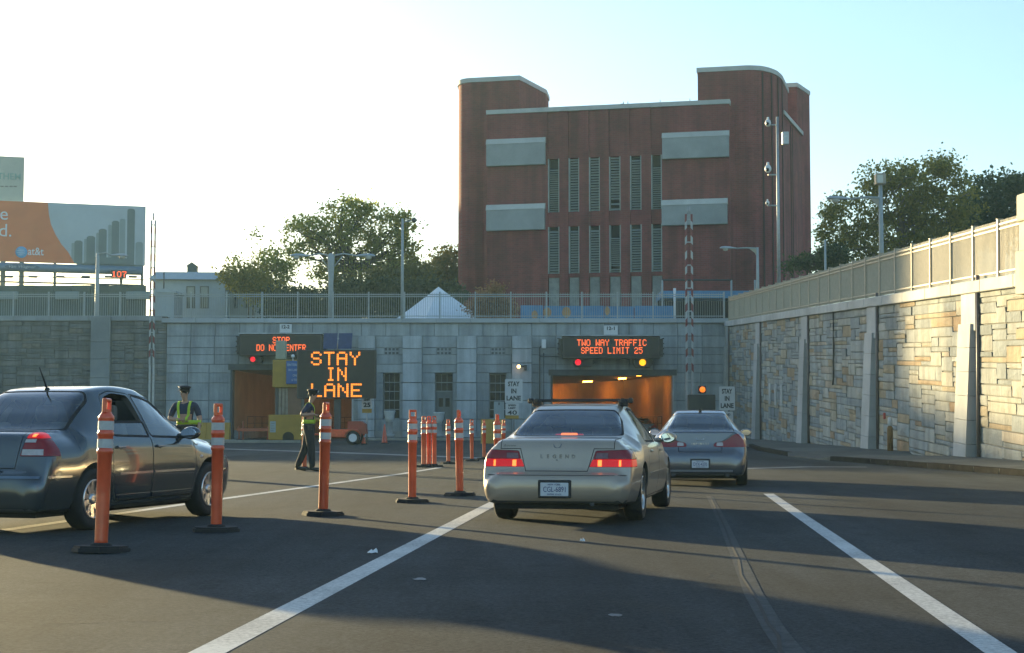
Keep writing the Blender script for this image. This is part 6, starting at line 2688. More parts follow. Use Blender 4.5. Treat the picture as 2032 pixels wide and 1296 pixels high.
def barrier(px0, px1, ytop, ystripe, ybot, Y, label, wk=1.0):
    b = gp(px0, 835 + 1.17 * FPX / Y)
    b.y = Y
    b.z = 0
    b.x = (px0 + px1) / 2
    b.x = at((px0 + px1) / 2, 850, Y).x
    t = thing('barrier_gate', label, 'barrier', b)
    k = Y / FPX
    w = .085 * wk
    for i, px in enumerate((px0, px1)):
        x = at(px, 600, Y).x
        ya = Y + .0
        z1, z0 = at(px, ytop, Y).z, at(px, ystripe, Y).z
        mb = MB()
        n = max(2, int((z1 - z0) / .42))
        for q in range(n):
            mb.mi = q % 2
            za, zb = z0 + (z1 - z0) * q / n, z0 + (z1 - z0) * (q + 1) / n
            sl_ = .07 if i == 0 else -.07
            mb.hexa([(x - w, ya - .03, za - sl_ * (q > 0)), (x + w, ya - .03, za + sl_ * (q > 0)), (x + w, ya + .03, za + sl_ * (q > 0)), (x - w, ya + .03, za - sl_ * (q > 0)),
                     (x - w, ya - .03, zb - sl_ * (q < n - 1)), (x + w, ya - .03, zb + sl_ * (q < n - 1)), (x + w, ya + .03, zb + sl_ * (q < n - 1)), (x - w, ya + .03, zb - sl_ * (q < n - 1))])
        mb.build('striped_arm', [M_wstripe, M_rstripe], t, world=True)
        mb = MB()
        mb.box(x - .06, x + .06, ya + .05, ya + .2, .0, z0 + 1.0)
        mb.build('arm_post', M_steel, t, world=True)
        mb = MB()
        mb.tube([(x + (.1 if i == 0 else -.1), ya, z1), (x + (.1 if i == 0 else -.1), ya, z1 + .45)], .03, 6)
        mb.build('tip_rod', M_steel, t, world=True)
    x0, x1 = at(px0, 600, Y).x, at(px1, 600, Y).x
    z1, z0 = at(px0, ytop, Y).z, at(px0, ystripe, Y).z
    n = int((z1 - z0) / 1.35)
    for q in range(n + 1):
        z = z1 - .3 - q * 1.35
        mb = MB()
        mb.box(x0 + w, x1 - w, Y - .025, Y + .025, z - .03, z + .03)
        mb.build('cross_piece', M_wstripe, t, world=True)
    mb = MB()
    mb.rbox(x0 - .35, x1 + .35, Y + .1, Y + .8, 0, 1.15, .04, 1)
    mb.build('drive_cabinet', mat('cabinet_grey', (0.13, .14, .14), .6), t, world=True)
    return t


barrier(1362, 1373.5, 425, 752, 868, 91.0, 'raised red and white striped barrier arms right of the right portal', .7)
barrier(298.5, 306, 437, 722, 868, 97.5, 'raised red and white striped barrier arms in front of the dark stone wall', .6)


# ------------------------------------------------------------------ lamp posts
M_lamp_head = mat('lamp_head_metal', (0.42, 0.45, 0.46), .4, .4, var=.08)
M_lens = mat('lamp_lens', (0.60, 0.60, 0.52), .2, var=.1)


def cobra(parent, p, d, size=1.0):
    """street lamp head: tapered shell with a bowl lens, p = inner end, d = outward direction"""
    d = Vector(d).normalized()
    s = d.cross(Vector((0, 0, 1))).normalized()
    prof = [(0, .05, .05), (.15, .09, .07), (.4, .17, .11), (.7, .19, .12), (.9, .14, .09), (1.0, .03, .03)]
    mb = MB()
    V, n = [], 12
    for t, w, h in prof:
        for k in range(n):
            a = 2 * math.pi * k / n
            V.append(tuple(p + d * (t * 1.15 * size) + s * (w * math.cos(a) * size * 1.15) + Vector((0, 0, (h * math.sin(a) * (1 if math.sin(a) > 0 else .4)) * size * 1.2))))
    F_ = [(i * n + k, i * n + (k + 1) % n, (i + 1) * n + (k + 1) % n, (i + 1) * n + k) for i in range(len(prof) - 1) for k in range(n)]
    mb.smooth = True
    mb.add(V, F_)
    h = mb.build('lamp_head', M_lamp_head, parent, world=True)
    mb = MB()
    c = p + d * (.75 * size) - Vector((0, 0, .05 * size))
    mb.ball(c, 1, 12, (.20 * size, .20 * size, .16 * size))
    mb.build('lens', M_lens, h, world=True)
    return h


def pole(t, pts, radii, name='pole', m=None):
    mb = MB()
    mb.tube(pts, radii, 10)
    return mb.build(name, m or M_gfence, t, world=True)


Y = 102.3
b = at(656, 640, Y)
b.z = 7.35
t = thing('street_lamp', 'tall double armed street lamp on the portal between the two openings', 'street lamp', b)
zt = at(656, 503, Y).z
zb_ = at(656, 525, Y).z
pole(t, [(b.x, Y, 7.3), (b.x, Y, zb_ - 1.2), (b.x, Y, zb_ - .2), (b.x, Y, zt - .2), (b.x, Y, zt)], [.20, .17, .22, .24, .12])
za = at(656, 505, Y).z
for px0, px1 in ((614, 577), (706, 747)):
    xa = at(px0, 508, Y).x
    pole(t, [(b.x, Y, za - .1), (b.x + (xa - b.x) * .5, Y, za + .05), (xa, Y, at(px0, 507, Y).z)], [.06, .05, .05], 'arm')
    s_ = 1 if px1 > px0 else -1
    pole(t, [(b.x + s_ * .2, Y, za - .8), (b.x + s_ * .75, Y, za - .12)], [.04, .035], 'bracket')
    cobra(t, Vector((xa, Y, at(px0, 508, Y).z)), (s_, 0, 0), 1.12)
Y = 101.5
b = at(192, 632, Y)
t = thing('street_lamp', 'single armed street lamp in front of the billboard at left', 'street lamp', (b.x, Y, 7.3))
zt = at(192, 502, Y).z
pole(t, [(b.x, Y, 5.0), (b.x, Y, 8.0), (b.x, Y, zt)], [.24, .16, .10])
xa = at(221, 505, Y).x
pole(t, [(b.x, Y, zt - .1), (b.x + .5, Y, zt + .02), (xa, Y, at(221, 507, Y).z)], [.05, .05, .045], 'arm')
cobra(t, Vector((xa, Y, at(221, 507, Y).z)), (1, -.2, -.05), 1.0)
Y = 101.8
b = at(798, 636, Y)
t = thing('slim_pole', 'slim grey pole with a small camera arm right of the double street lamp', 'pole', (b.x, Y, 7.35))
pole(t, [(b.x, Y, 7.3), (b.x, Y, at(798, 434, Y).z)], [.12, .08])
e = at(822, 437, Y)
pole(t, [(b.x, Y, at(798, 442, Y).z), (b.x + .4, Y, at(808, 439, Y).z), e], [.03, .025, .025], 'arm')
mb = MB()
mb.ball(e, .16, 10, (1.2, .8, .9))
mb.build('camera', M_dsteel, t, world=True)


def wall_lampost(px, ybase, ytop, yarm, pxh0, pxh1, yh, label, box=None):
    Y = 100 - 0
    # stands just behind the wall face
    a = (px - 1016) / FPX
    Yw = (WX0 - 44 * WSL + .75) / (a * .9985 - WSL)
    z0 = wall_top(Yw) - 0.4
    c = at(px, ybase, Yw)
    t = thing('street_lamp', label, 'street lamp', (c.x, Yw, z0))
    zt = at(px, ytop, Yw).z
    pole(t, [(c.x, Yw, z0), (c.x, Yw, (z0 + zt) / 2), (c.x, Yw, zt)], [.11, .09, .07])
    h0 = at(pxh0, yarm, Yw)
    za = at(px, yarm, Yw).z
    pole(t, [(c.x, Yw, za), ((c.x + h0.x) / 2, Yw, za + .03), (h0.x, Yw, at(pxh0, yh, Yw).z)], [.05, .045, .04], 'arm')
    mb = MB()
    L_ = (c.x - h0.x) * .38
    mb.prism([(c.x - L_, za - .02), (c.x - .05, za - .02), (c.x - .05, za - L_ * 1.0), (c.x - .16, za - L_ * .55)], 'y', Yw - .02, Yw + .02)
    mb.build('gusset', M_fence, t, world=True)
    size = (h0.x - at(pxh1, yh, Yw).x) / 1.15
    cobra(t, Vector((h0.x, Yw, at(pxh0, yh, Yw).z)), (-1, 0, 0.02), size)
    return t, c.x, Yw


wall_lampost(1504, 600, 491, 493, 1461, 1428, 493, 'street lamp with a pale head behind the fence in front of the brick building')
t, x, Yw = wall_lampost(1750, 570, 356, 393, 1688, 1641, 395, 'tall street lamp with a square floodlight on top beside the sunlit tree')
a, b = at(1736, 345, Yw), at(1756, 367, Yw)
mb = MB()
mb.rbox(a.x, b.x, Yw - .2, Yw + .15, b.z, a.z, .03, 1)
fl = mb.build('floodlight', M_fence, t, world=True)
mb = MB()
mb.rbox(a.x + .04, b.x - .12, Yw - .22, Yw - .201, b.z + .05, a.z - .08, .005, 1)
mb.build('lens', M_lens, fl, world=True)
Y = 96.0
b = at(1546, 600, Y)
t = thing('camera_mast', 'tall grey mast carrying three cameras before the brick tower', 'mast', (b.x, Y, 6.8))
zt = at(1546, 232, Y).z
pole(t, [(b.x, Y, 6.8), (b.x, Y, at(1546, 440, Y).z), (b.x, Y, zt)], [.12, .10, .075], m=M_steel)
for (px, py, ry, s_) in ((1524, 244, 248, .24), (1524, 335, 347, .27), (1523, 403, 408, .16)):
    c = at(px, py, Y)
    pole(t, [(b.x, Y, at(1546, ry, Y).z), (c.x, Y, at(px, ry, Y).z)], [.05, .045], 'arm', M_steel)
    mb = MB()
    mb.ball(c, 1, 12, (s_ * .8, s_ * .8, s_))
    mb.lathe([(s_ * .3, .0), (s_ * .3, s_ * .9)], 10, (c.x, Y, c.z + s_ * .6))
    cm = mb.build('camera', M_white, t, world=True)
    mb = MB()
    mb.ball((c.x - s_ * .2, Y - s_ * .55, c.z - s_ * .25), s_ * .42, 10)
    mb.build('camera_lens', M_black, cm, world=True)
mb = MB()
c = at(1549, 265, Y)
mb.rbox(c.x + .1, c.x + .5, Y - .15, Y + .2, c.z - .7, c.z + .1, .03, 1)
mb.build('mast_box', M_steel, t, world=True)
Yq = 76
b = at(1638, 540, Yq)
t = thing('thin_post', 'thin pale post behind the sloping fence left of the tall street lamp', 'post', (b.x, Yq, 6.0))
pole(t, [(b.x, Yq, 6.0), (b.x, Yq, at(1638, 476, Yq).z)], [.06, .05])

# ------------------------------------------------------------------ signs on posts
def post_sign(px0, px1, py0, py1, Y, lines, label, below=None, strip=None, zbase=0.0, name='lane_sign', face=None):
    a, b = at(px0, py0, Y), at(px1, py1, Y)
    cx = (a.x + b.x) / 2
    t = thing(name, label, 'sign', (cx, Y, zbase))
    mb = MB()
    mb.tube([(cx, Y + .03, zbase), (cx, Y + .03, a.z - .05)], .035, 8)
    mb.build('post', M_steel, t, world=True)
    mb = MB()
    pts = rounded([(a.x, b.z), (b.x, b.z), (b.x, a.z), (a.x, a.z)], .05, 3)
    mb.prism(pts, 'y', Y - .02, Y)
    p = mb.build('panel', face or M_sign, t, world=True)
    H = a.z - b.z
    for i, (s_, f, wd) in enumerate(lines):
        lettering(s_, H * f[1], Vector((cx, Y - .0215, a.z - H * f[0])), (1, 0, 0), (0, 0, 1), M_letter_black, p, width=(b.x - a.x) * wd, bold=.012)
    if below:
        (qx0, qx1, qy0, qy1, ls, st) = below
        a2, b2 = at(qx0, qy0, Y), at(qx1, qy1, Y)
        mb = MB()
        mb.prism(rounded([(a2.x, b2.z), (b2.x, b2.z), (b2.x, a2.z), (a2.x, a2.z)], .04, 3), 'y', Y - .02, Y)
        q = mb.build('lower_panel', M_sign, t, world=True)
        h = a2.z - b2.z
        for (s_, f, wd) in ls:
            lettering(s_, h * f[1], Vector(((a2.x + b2.x) / 2, Y - .0215, a2.z - h * f[0])), (1, 0, 0), (0, 0, 1), M_letter_black, q, width=(b2.x - a2.x) * wd, bold=.006)
        if st:
            c2 = at(qx1, st, Y)
            mb = MB()
            mb.box(a2.x, b2.x, Y - .02, Y, c2.z, b2.z - .01)
            mb.build('yellow_strip', M_yel, t, world=True)
    if strip:
        c2 = at(px1, strip, Y)
        mb = MB()
        mb.box(a.x + .02, b.x - .02, Y - .02, Y, c2.z, b.z - .01)
        mb.build('yellow_strip', M_yel, t, world=True)
    return t


SIL = [('STAY', (.2, .27), .66), ('IN', (.5, .27), .30), ('LANE', (.8, .27), .82)]
post_sign(1002, 1037, 752.5, 799.5, 84.0, SIL, 'white STAY IN LANE sign over a speed limit 40 plate left of the beige sedan',
          below=(1003, 1029.5, 800.5, 824, [('SPEED', (.17, .2), .6), ('LIMIT', (.40, .2), .55), ('40', (.78, .5), .72)], 831))
post_sign(1427, 1458.5, 767, 814.5, 78.0, SIL, 'white STAY IN LANE sign behind the silver grey sedan near the stone wall',
          below=(1433, 1455, 817, 846, [('END', (.2, .2), .5)], None))
post_sign(718, 738.5, 789, 811, 79.0, [('LIMIT', (.2, .22), .6), ('25', (.66, .55), .68)], 'small white speed limit 25 sign with a yellow strip beside the trailer', strip=819.5, name='speed_sign')
post_sign(980, 1000.5, 797, 840, 86.0, [('0', (.1, .16), .14)], 'plain grey white board partly behind the left STAY IN LANE sign', name='plain_board', face=M_signgrey)
# dark controller box with an orange beacon
Y = 86.0
a, b = at(1366, 783, Y), at(1420, 815, Y)
t = thing('signal_board', 'dark blank signal board with an orange beacon behind the silver grey sedan', 'signal board', ((a.x + b.x) / 2, Y, 0))
mb = MB()
mb.rbox(a.x, b.x, Y, Y + .5, b.z, a.z, .03, 1)
mb.build('housing', M_vmsbox, t, world=True)
mb = MB()
mb.box(a.x + .12, b.x - .12, Y - .012, Y - .002, b.z + .1, a.z - .08)
mb.build('display_face', mat('dull_display', (0.05, 0.055, 0.05), .5), t, world=True)
mb = MB()
mb.box(a.x + .25, a.x + .37, Y + .2, Y + .32, 0, b.z)
mb.box(b.x - .37, b.x - .25, Y + .2, Y + .32, 0, b.z)
mb.build('legs', M_dsteel, t, world=True)
c = at(1394, 773, Y)
mb = MB()
mb.rbox(c.x - .21, c.x + .21, Y, Y + .3, c.z - .21, c.z + .21, .05, 2)
bc = mb.build('beacon_housing', M_black, t, world=True)
mb = MB()
mb.lathe([(.16, 0), (.13, -.04), (.01, -.06)], 18, (c.x, Y - .01, c.z), 'y')
mb.build('lit_lens', M_oranlamp, bc, world=True)

# ------------------------------------------------------------------ yellow toll booth with blue sign
Y = 83.5
def bx(x0, x1, y0, y1, ya, yb, name, m, parent, r=.03):
    a, b = at(x0, y0, Y + ya), at(x1, y1, Y + ya)
    mb = MB()
    mb.rbox(a.x, b.x, Y + ya, Y + yb, max(b.z, .11), a.z, r, 1)
    return mb.build(name, m, parent, world=True)


b0 = at(568, 872, Y)
t = thing('toll_booth', 'yellow toll booth with a window and a dark arched hole at its base', 'booth', (b0.x, Y, .13))
bx(533, 604, 823, 873, 0, 2.2, 'lower_body', M_yel, t)
bx(541, 604, 714, 769, -.15, 2.3, 'upper_body', M_yel, t)
bx(547, 566, 676, 713, .6, 1.2, 'top_post', mat('pale_green_post', (0.34, 0.36, 0.27), .6, var=.1), t)
wf = bx(546, 552, 769, 824, .02, .25, 'window_post', mat('brown_window_frame', (.1, .1, .09)), t)
bx(598, 603, 769, 824, .02, .25, 'window_post', mat('brown_window_frame', (.1, .1, .09)), t)
for (x0, x1) in ((552.3, 558), (558.6, 565), (565.6, 571)):
    bx(x0, x1, 770, 823, .08, .11, 'pane', mat('booth_glass', (0.16, 0.19, 0.19), .08, var=.3, scale=3, spec=.7), t, .003)
bx(558, 558.6, 769, 823, .03, .12, 'glazing_bar', M_dsteel, t, .002)
bx(565, 565.6, 769, 823, .03, .12, 'glazing_bar', M_dsteel, t, .002)
bx(571.5, 597.7, 769, 823, .06, .2, 'inner_panel', mat('brown_panel', (0.25, 0.13, 0.075), .6, var=.15), t, .01)
bx(550, 600, 770, 824, 1.9, 2.1, 'rear_wall', M_dsteel, t, .01)
a_ = at(572, 864, Y)
mb = MB()
mb.prism([(a_.x - .30, .13)] + [(a_.x - .30 * math.cos(R(q)), .30 + .28 * math.sin(R(q))) for q in range(0, 181, 20)] + [(a_.x + .30, .13)], 'y', Y - .012, Y + .02)
mb.build('arched_hole', M_dark, t, world=True)
c0, c1 = at(536, 836, Y), at(547, 858, Y)
mb = MB()
mb.box(c0.x, c1.x, Y - .015, Y - .002, c1.z, c0.z)
stk = mb.build('sticker', M_signgrey, t, world=True)
for q in range(4):
    mb = MB()
    z = c0.z - .1 - q * .13
    mb.box(c0.x + .05, c1.x - .06 - .04 * (q % 2), Y - .02, Y - .0155, z - .03, z)
    mb.build('small_print', mat('faded_grey_print', (.25, .24, .2)), stk, world=True)
Ys = Y - .3
a, b = at(568, 716, Ys), at(603, 762, Ys)
bs = thing('blue_sign', 'blue sign with white lettering on the front of the yellow booth', 'sign', ((a.x + b.x) / 2, Ys, b.z))
mb = MB()
mb.rbox(a.x, b.x, Ys, Ys + .05, b.z, a.z, .015, 1)
p_ = mb.build('panel', M_blue_s, bs, world=True)
for s_, px, py, w in (('ENTERING', 585, 724, .78), ('IN LANE', 584, 734, .62), ('ONLY', 588, 745, .40), ('6 TO 9', 586, 754, .40)):
    c = at(px, py, Ys)
    lettering(s_, .17, Vector((c.x, Ys - .0015, c.z)), (1, 0, 0), (0, 0, 1), mat('pale_blue_print', (.35, .45, .52)), p_, width=w, bold=.006)
c = at(581, 707, Ys)
mb = MB()
mb.ball((c.x, Ys + .05, c.z), .10, 12)
mb.tube([(c.x, Ys + .05, a.z - .02), (c.x, Ys + .05, c.z - .06)], .03, 6)
mb.build('globe_lamp', M_white, bs, world=True)

# ------------------------------------------------------------------ trailer message board
Y = 77.0
w0 = gp(703, 881)
c = at(680, 860, Y)
t = thing('message_trailer', 'black trailer message board reading STAY IN LANE on an orange trailer', 'message board', (c.x, Y, 0))
a, b = at(589.5, 694, Y), at(746, 791, Y)
mb = MB()
mb.rbox(a.x, b.x, Y, Y + .28, b.z, a.z, .04, 1)
mb.build('cabinet', M_vmsbox, t, world=True)
mb = MB()
mb.box(a.x + .08, b.x - .08, Y - .012, Y - .002, b.z + .08, a.z - .05)
mb.build('display_face', M_vms, t, world=True)
for s_, x0, x1, yc in (('STAY', 617, 715, 711.5), ('IN', 647, 688, 742.5), ('LANE', 617, 718, 774.5)):
    cc = at((x0 + x1) / 2, yc, Y - .013)
    led_text(s_, cc, (x1 - x0) / FPX * Y / (len(s_) * 6 - 1), t, M_amber, dot=.44, py=27.0 / 7 / FPX * Y)
mb = MB()
p0, p1 = at(668, 792, Y), at(668, 860, Y)
mb.box(p0.x - .16, p0.x + .16, Y + .3, Y + .6, .5, a.z - .2)
mb.build('mast', M_orange_pl if False else M_dsteel, t, world=True)
for (x0, x1) in ((640.5, 667.5), (670, 697)):
    q0, q1 = at(x0, 660, Y), at(x1, 692, Y)
    mb = MB()
    mb.hexa([(q0.x, Y + .1, q1.z), (q1.x, Y + .1, q1.z), (q1.x, Y + .16, q1.z - .0), (q0.x, Y + .16, q1.z),
             (q0.x, Y + .55, q0.z), (q1.x, Y + .55, q0.z), (q1.x, Y + .61, q0.z), (q0.x, Y + .61, q0.z)])
    mb.build('solar_panel', mat('solar_blue', (0.035, 0.055, 0.13), .35, var=.2, scale=6), t, world=True)
mb = MB()
q = at(669, 690, Y)
mb.tube([(q.x, Y + .4, a.z - .1), (q.x, Y + .4, q.z + .5)], .05, 8)
mb.build('panel_mast', M_steel, t, world=True)
q0, q1 = at(655, 842, Y), at(712, 868, Y)
mb = MB()
mb.rbox(q0.x, q1.x, Y - .5, Y + 1.3, q1.z, q0.z - .25, .04, 1)
mb.build('chassis', M_orange_pl, t, world=True)
r0, r1 = at(690, 836, Y), at(727, 861, Y)
mb = MB()
mb.prism([(r0.x, r1.z), (r1.x, r1.z), (r1.x - .05, r0.z - .15), (r1.x - .25, r0.z), (r0.x, r0.z)], 'y', Y - .1, Y + .9)
mb.build('battery_box', mat('dark_orange_paint', (0.36, 0.06, 0.03), .5, var=.15, stain=.2), t, world=True)
for yy in (-.62, 1.38):
    wc = at(703, 868, Y)
    mb = MB()
    rr_ = .34
    mb.lathe([(rr_ * .6, -.1), (rr_ * .95, -.1), (rr_, -.04), (rr_, .04), (rr_ * .95, .1), (rr_ * .6, .1)], 24, (wc.x, Y + yy, rr_), 'y', cap=False)
    wh = mb.build('wheel', M_tyre if 'M_tyre' in globals() else M_rubber, t, world=True)
    mb = MB()
    mb.lathe([(rr_ * .62, -.09), (rr_ * .55, -.05), (rr_ * .2, -.03), (.04, -.08)], 20, (wc.x, Y + yy, rr_), 'y')
    mb.build('rim', M_white, wh, world=True)
    mb = MB()
    pts = [(wc.x + (rr_ + .08) * math.cos(R(q_)), Y + yy, rr_ + (rr_ + .08) * math.sin(R(q_))) for q_ in range(20, 171, 15)]
    for i in range(len(pts) - 1):
        (ax_, _, az_), (bx_, _, bz_) = pts[i], pts[i + 1]
        mb.hexa([(ax_, Y + yy - .14, az_ - .03), (bx_, Y + yy - .14, bz_ - .03), (bx_, Y + yy + .14, bz_ - .03), (ax_, Y + yy + .14, az_ - .03),
                 (ax_, Y + yy - .14, az_), (bx_, Y + yy - .14, bz_), (bx_, Y + yy + .14, bz_), (ax_, Y + yy + .14, az_)])
    mb.build('mudguard', M_orange_pl, t, world=True)
mb = MB()
mb.tube([(q0.x - 1.2, Y + .4, .5), (q0.x, Y + .4, .5)], .05, 6)
mb.tube([(q0.x - 1.2, Y + .4, .5), (q0.x - 1.2, Y + .4, .0)], .04, 6)
mb.build('drawbar', M_orange_pl, t, world=True)

# ------------------------------------------------------------------ planters
for (px0, px1, y0, y1, label) in ((762, 784.5, 815, 837, 'white bowl planter under the left barred window'), (860, 882, 818, 840, 'white bowl planter in front of the grey door')):
    Y = 97.6
    a, b = at(px0, y0, Y), at(px1, y1, Y)
    cx, r1 = (a.x + b.x) / 2, (b.x - a.x) / 2
    t = thing('planter', label, 'planter', (cx, Y, .13))
    mb = MB()
    mb.lathe([(r1 * .55, b.z), (r1 * .8, b.z + (a.z - b.z) * .35), (r1 * .98, a.z - .08), (r1 * 1.03, a.z - .06), (r1 * 1.03, a.z), (r1 * .9, a.z), (r1 * .85, a.z - .1)], 24, (cx, Y, 0))
    mb.build('bowl', mat('planter_white', (0.60, .62, .60), .6, var=.06), t, world=True)
    mb = MB()
    mb.lathe([(.34, .13), (.34, .3), (.22, .36), (.19, b.z - .12), (.26, b.z - .005)], 18, (cx, Y, 0))
    mb.build('pedestal', M_concrete, t, world=True)

# ------------------------------------------------------------------ yellow barriers
def yellow_barrier(px0, px1, py0, Y, label, m=M_yel, z0=0.0):
    a, b = at(px0, py0, Y), at(px1, py0, Y)
    t = thing('crash_barrier', label, 'barrier', ((a.x + b.x) / 2, Y, z0))
    mb = MB()
    n = max(2, round((b.x - a.x) / .75))
    for i in range(n):
        x0, x1 = a.x + (b.x - a.x) * i / n, a.x + (b.x - a.x) * (i + 1) / n
        mb = MB()
        mb.prism([(Y - .35, z0), (Y + .35, z0), (Y + .30, z0 + .25), (Y + .14, a.z - .1), (Y + .12, a.z), (Y - .12, a.z), (Y - .14, a.z - .1), (Y - .30, z0 + .25)], 'x', x0 + .008, x1 - .008)
        mb.build('segment', m, t, world=True)
    return t


yellow_barrier(954, 1003, 832, 81.0, 'ochre yellow crash barrier behind the posts left of the beige sedan')
yellow_barrier(388, 457, 838.5, 87.2, 'ochre yellow barrier beside the left portal behind the grey sedan', z0=.12)
# low red and white rail inside the left portal
Y = 98.0
t = thing('road_barricade', 'low rusty orange barricade rail standing in the left portal', 'barricade', (at(505, 860, Y).x, Y, 0))
a, b = at(470, 850, Y), at(535, 856, Y)
mb = MB()
mb.box(a.x, b.x, Y, Y + .05, b.z, a.z)
mb.build('rail', mat('rusty_orange', (0.45, .12, .05), .6), t, world=True)
for px in (474, 482, 531):
    x = at(px, 850, Y).x
    mb = MB()
    mb.tube([(x, Y + .08, 0), (x, Y + .08, at(px, 836 if px == 482 else 846, Y).z)], .04, 6)
    mb.tube([(x, Y - .3, 0.03), (x, Y + .4, 0.03)], .03, 6)
    mb.build('leg', mat('rusty_orange', (.45, .12, .05)), t, world=True)

# ------------------------------------------------------------------ traffic cones
def cone(px, ybase, ytop, label, bands, group='orange traffic cones near the portal'):
    b = gp(px, ybase)
    k = FPX / b.y
    H = (ybase - ytop) / k
    t = thing('traffic_cone', label, 'cone', b, .3, group)
    mb = MB()
    s_ = H / .9
    mb.rbox(-.20 * s_, .20 * s_, -.20 * s_, .20 * s_, 0, .04, .012, 1)
    mb.build('base', M_black, t)
    mb = MB()
    mb.lathe([(.15 * s_, .04), (.135 * s_, .08), (.035 * s_, H - .02), (.03 * s_, H), (.02 * s_, H)], 18)
    mb.build('cone_body', M_orange_pl, t)
    for (f0, f1) in bands:
        r = lambda f: (.135 + (.035 - .135) * (f * H - .08) / (H - .1)) * s_ + .004
        mb = MB()
        mb.lathe([(r(f0), f0 * H), (r(f1), f1 * H)], 18, cap=False)
        mb.build('white_band', M_band, t)


cone(721.5, 881.5, 853, 'small orange cone with white bands beside the trailer wheel', ((.48, .62), (.72, .92)))
cone(763, 880, 842, 'plain orange cone below the left barred window', ())
cone(944, 871, 841, 'orange cone half hidden behind the thin posts by the yellow barrier', ((.6, .8),))

# ------------------------------------------------------------------ orange delineator posts
def make_post():
    t = thing('delineator_post', '', 'post', (0, 0, 0), 0, 'orange delineator posts on the road')
    mb = MB()
    pts = [(.255 * math.cos(R(22.5 + 45 * i)), .255 * math.sin(R(22.5 + 45 * i))) for i in range(8)]
    mb.prism(pts, 'z', 0, .035)
    mb.prism([(x * .93, y * .93) for x, y in pts], 'z', .035, .055)
    mb.lathe([(.10, .055), (.085, .075), (.07, .08)], 14)
    mb.build('base', M_rubber, t)
    mb = MB()
    mb.lathe([(.060, .06), (.058, .10), (.060, .50), (.063, .86), (.071, .87), (.072, .895), (.065, .905), (.066, 1.02), (.073, 1.03), (.073, 1.055), (.066, 1.065), (.067, 1.165), (.072, 1.175),
              (.068, 1.20), (.048, 1.225), (.045, 1.235)], 22)
    mb.build('tube', M_orange_pl, t)
    for z0, z1 in ((.915, .995), (1.075, 1.155)):
        mb = MB()
        mb.lathe([(.0695, z0), (.0695, z1)], 22, cap=False)
        mb.build('reflective_band', M_band, t)
    mb = MB()
    mb.rbox(-.056, -.034, -.022, .022, 1.225, 1.345, .008, 1)
    mb.rbox(.034, .056, -.022, .022, 1.225, 1.345, .008, 1)
    mb.rbox(-.056, .056, -.022, .022, 1.325, 1.36, .010, 1)
    mb.rbox(-.05, .05, -.020, .020, 1.225, 1.262, .008, 1)
    mb.build('grip', M_orange_pl, t)
    return t


POSTS = [(200, 1098, 1.375, 78, 'nearest orange post, by the rear wheel of the dark grey sedan', 2.0),
         (429, 1058, 1.355, 62, 'orange post by the front wheel of the dark grey sedan', .5),
         (641, 1026, 1.40, 70, 'orange post standing just right of the leaning officer', 1.2),
         (818, 1000, 1.33, 8, 'orange post with its open grip facing us, right before the tight cluster', .4),
         (912.5, 987, 1.34, 80, 'orange post just left of the beige sedan bumper', .4),
         (604, 935, 1.27, 20, 'orange post the leaning officer rests an arm on', -1.0),
         (840.5, 930, 1.29, 15, 'left orange post of the tight cluster of three', .2),
         (851, 929.5, 1.29, 40, 'middle orange post of the tight cluster of three', -.2),
         (862, 929.5, 1.29, 5, 'right orange post of the tight cluster of three', .3),
         (890, 923.5, 1.21, 30, 'slim far orange post between the cluster of three and the beige sedan', .4),
         (936.5, 918, 1.21, 10, 'far orange post in front of the orange cone', -.3),
         (960.5, 914.5, 1.20, 60, 'far orange post in front of the ochre crash barrier', .5),
         (987, 968, 1.29, 75, 'orange post half hidden behind the left flank of the beige sedan', .3),
         (999, 916, 1.20, 20, 'far orange post peeping over the trunk edge of the beige sedan', 0)]
proto = make_post()
for i, (px, py, H, rz, label, lean) in enumerate(POSTS):
    o = proto if i == 0 else copy_tree(proto)
    o['label'] = label
    g = gp(px, py - 3)
    o.location = g
    o.rotation_euler = (R(random.uniform(-1.2, 1.2)), R(lean + random.uniform(-.7, .7)), R(rz))
    s_ = H / 1.36
    o.scale = (s_, s_, s_)

# ------------------------------------------------------------------ small things by the right wall
b = gp(1781, 904)
t = thing('bollard', 'rusty yellow bollard standing against the right stone wall', 'bollard', (wall_x(b.y) - .45, b.y, .14))
mb = MB()
mb.lathe([(.10, 0), (.10, .78), (.07, .84), (.02, .86)], 14)
mb.build('pipe', mat('rusty_pipe', (0.22, 0.12, 0.04), .7, var=.3, scale=6), t)
mb = MB()
mb.lathe([(.075, .86), (.075, 1.12), (.05, 1.15)], 12)
mb.build('white_cap', M_white, t)
mb = MB()
mb.rbox(-.22, -.14, -.04, .04, 1.08, 1.30, .02, 1)
mb.build('red_box', mat('red_paint', (.4, .03, .03), .5), t)
# litter
for (px, py, s_, label) in ((740, 1098, .032, 'crumpled white scrap of paper on the road by the lane line'), (1156, 1075, .016, 'tiny pale scrap on the shaded road near the right lane line')):
    g = gp(px, py)
    mb = MB()
    r_ = random.Random(int(px))
    V = [(g.x + (i - 2) * s_ * .7 + r_.uniform(-.01, .01), g.y + (j - 2) * s_ * .9, .006 + r_.uniform(0, .03) * ((i % 2) + (j % 2)) * .7) for i in range(5) for j in range(5)]
    mb.add(V, [(i * 5 + j, (i + 1) * 5 + j, (i + 1) * 5 + j + 1, i * 5 + j + 1) for i in range(4) for j in range(4)])
    tag(mb.build('paper_scrap', M_white), label, 'litter')


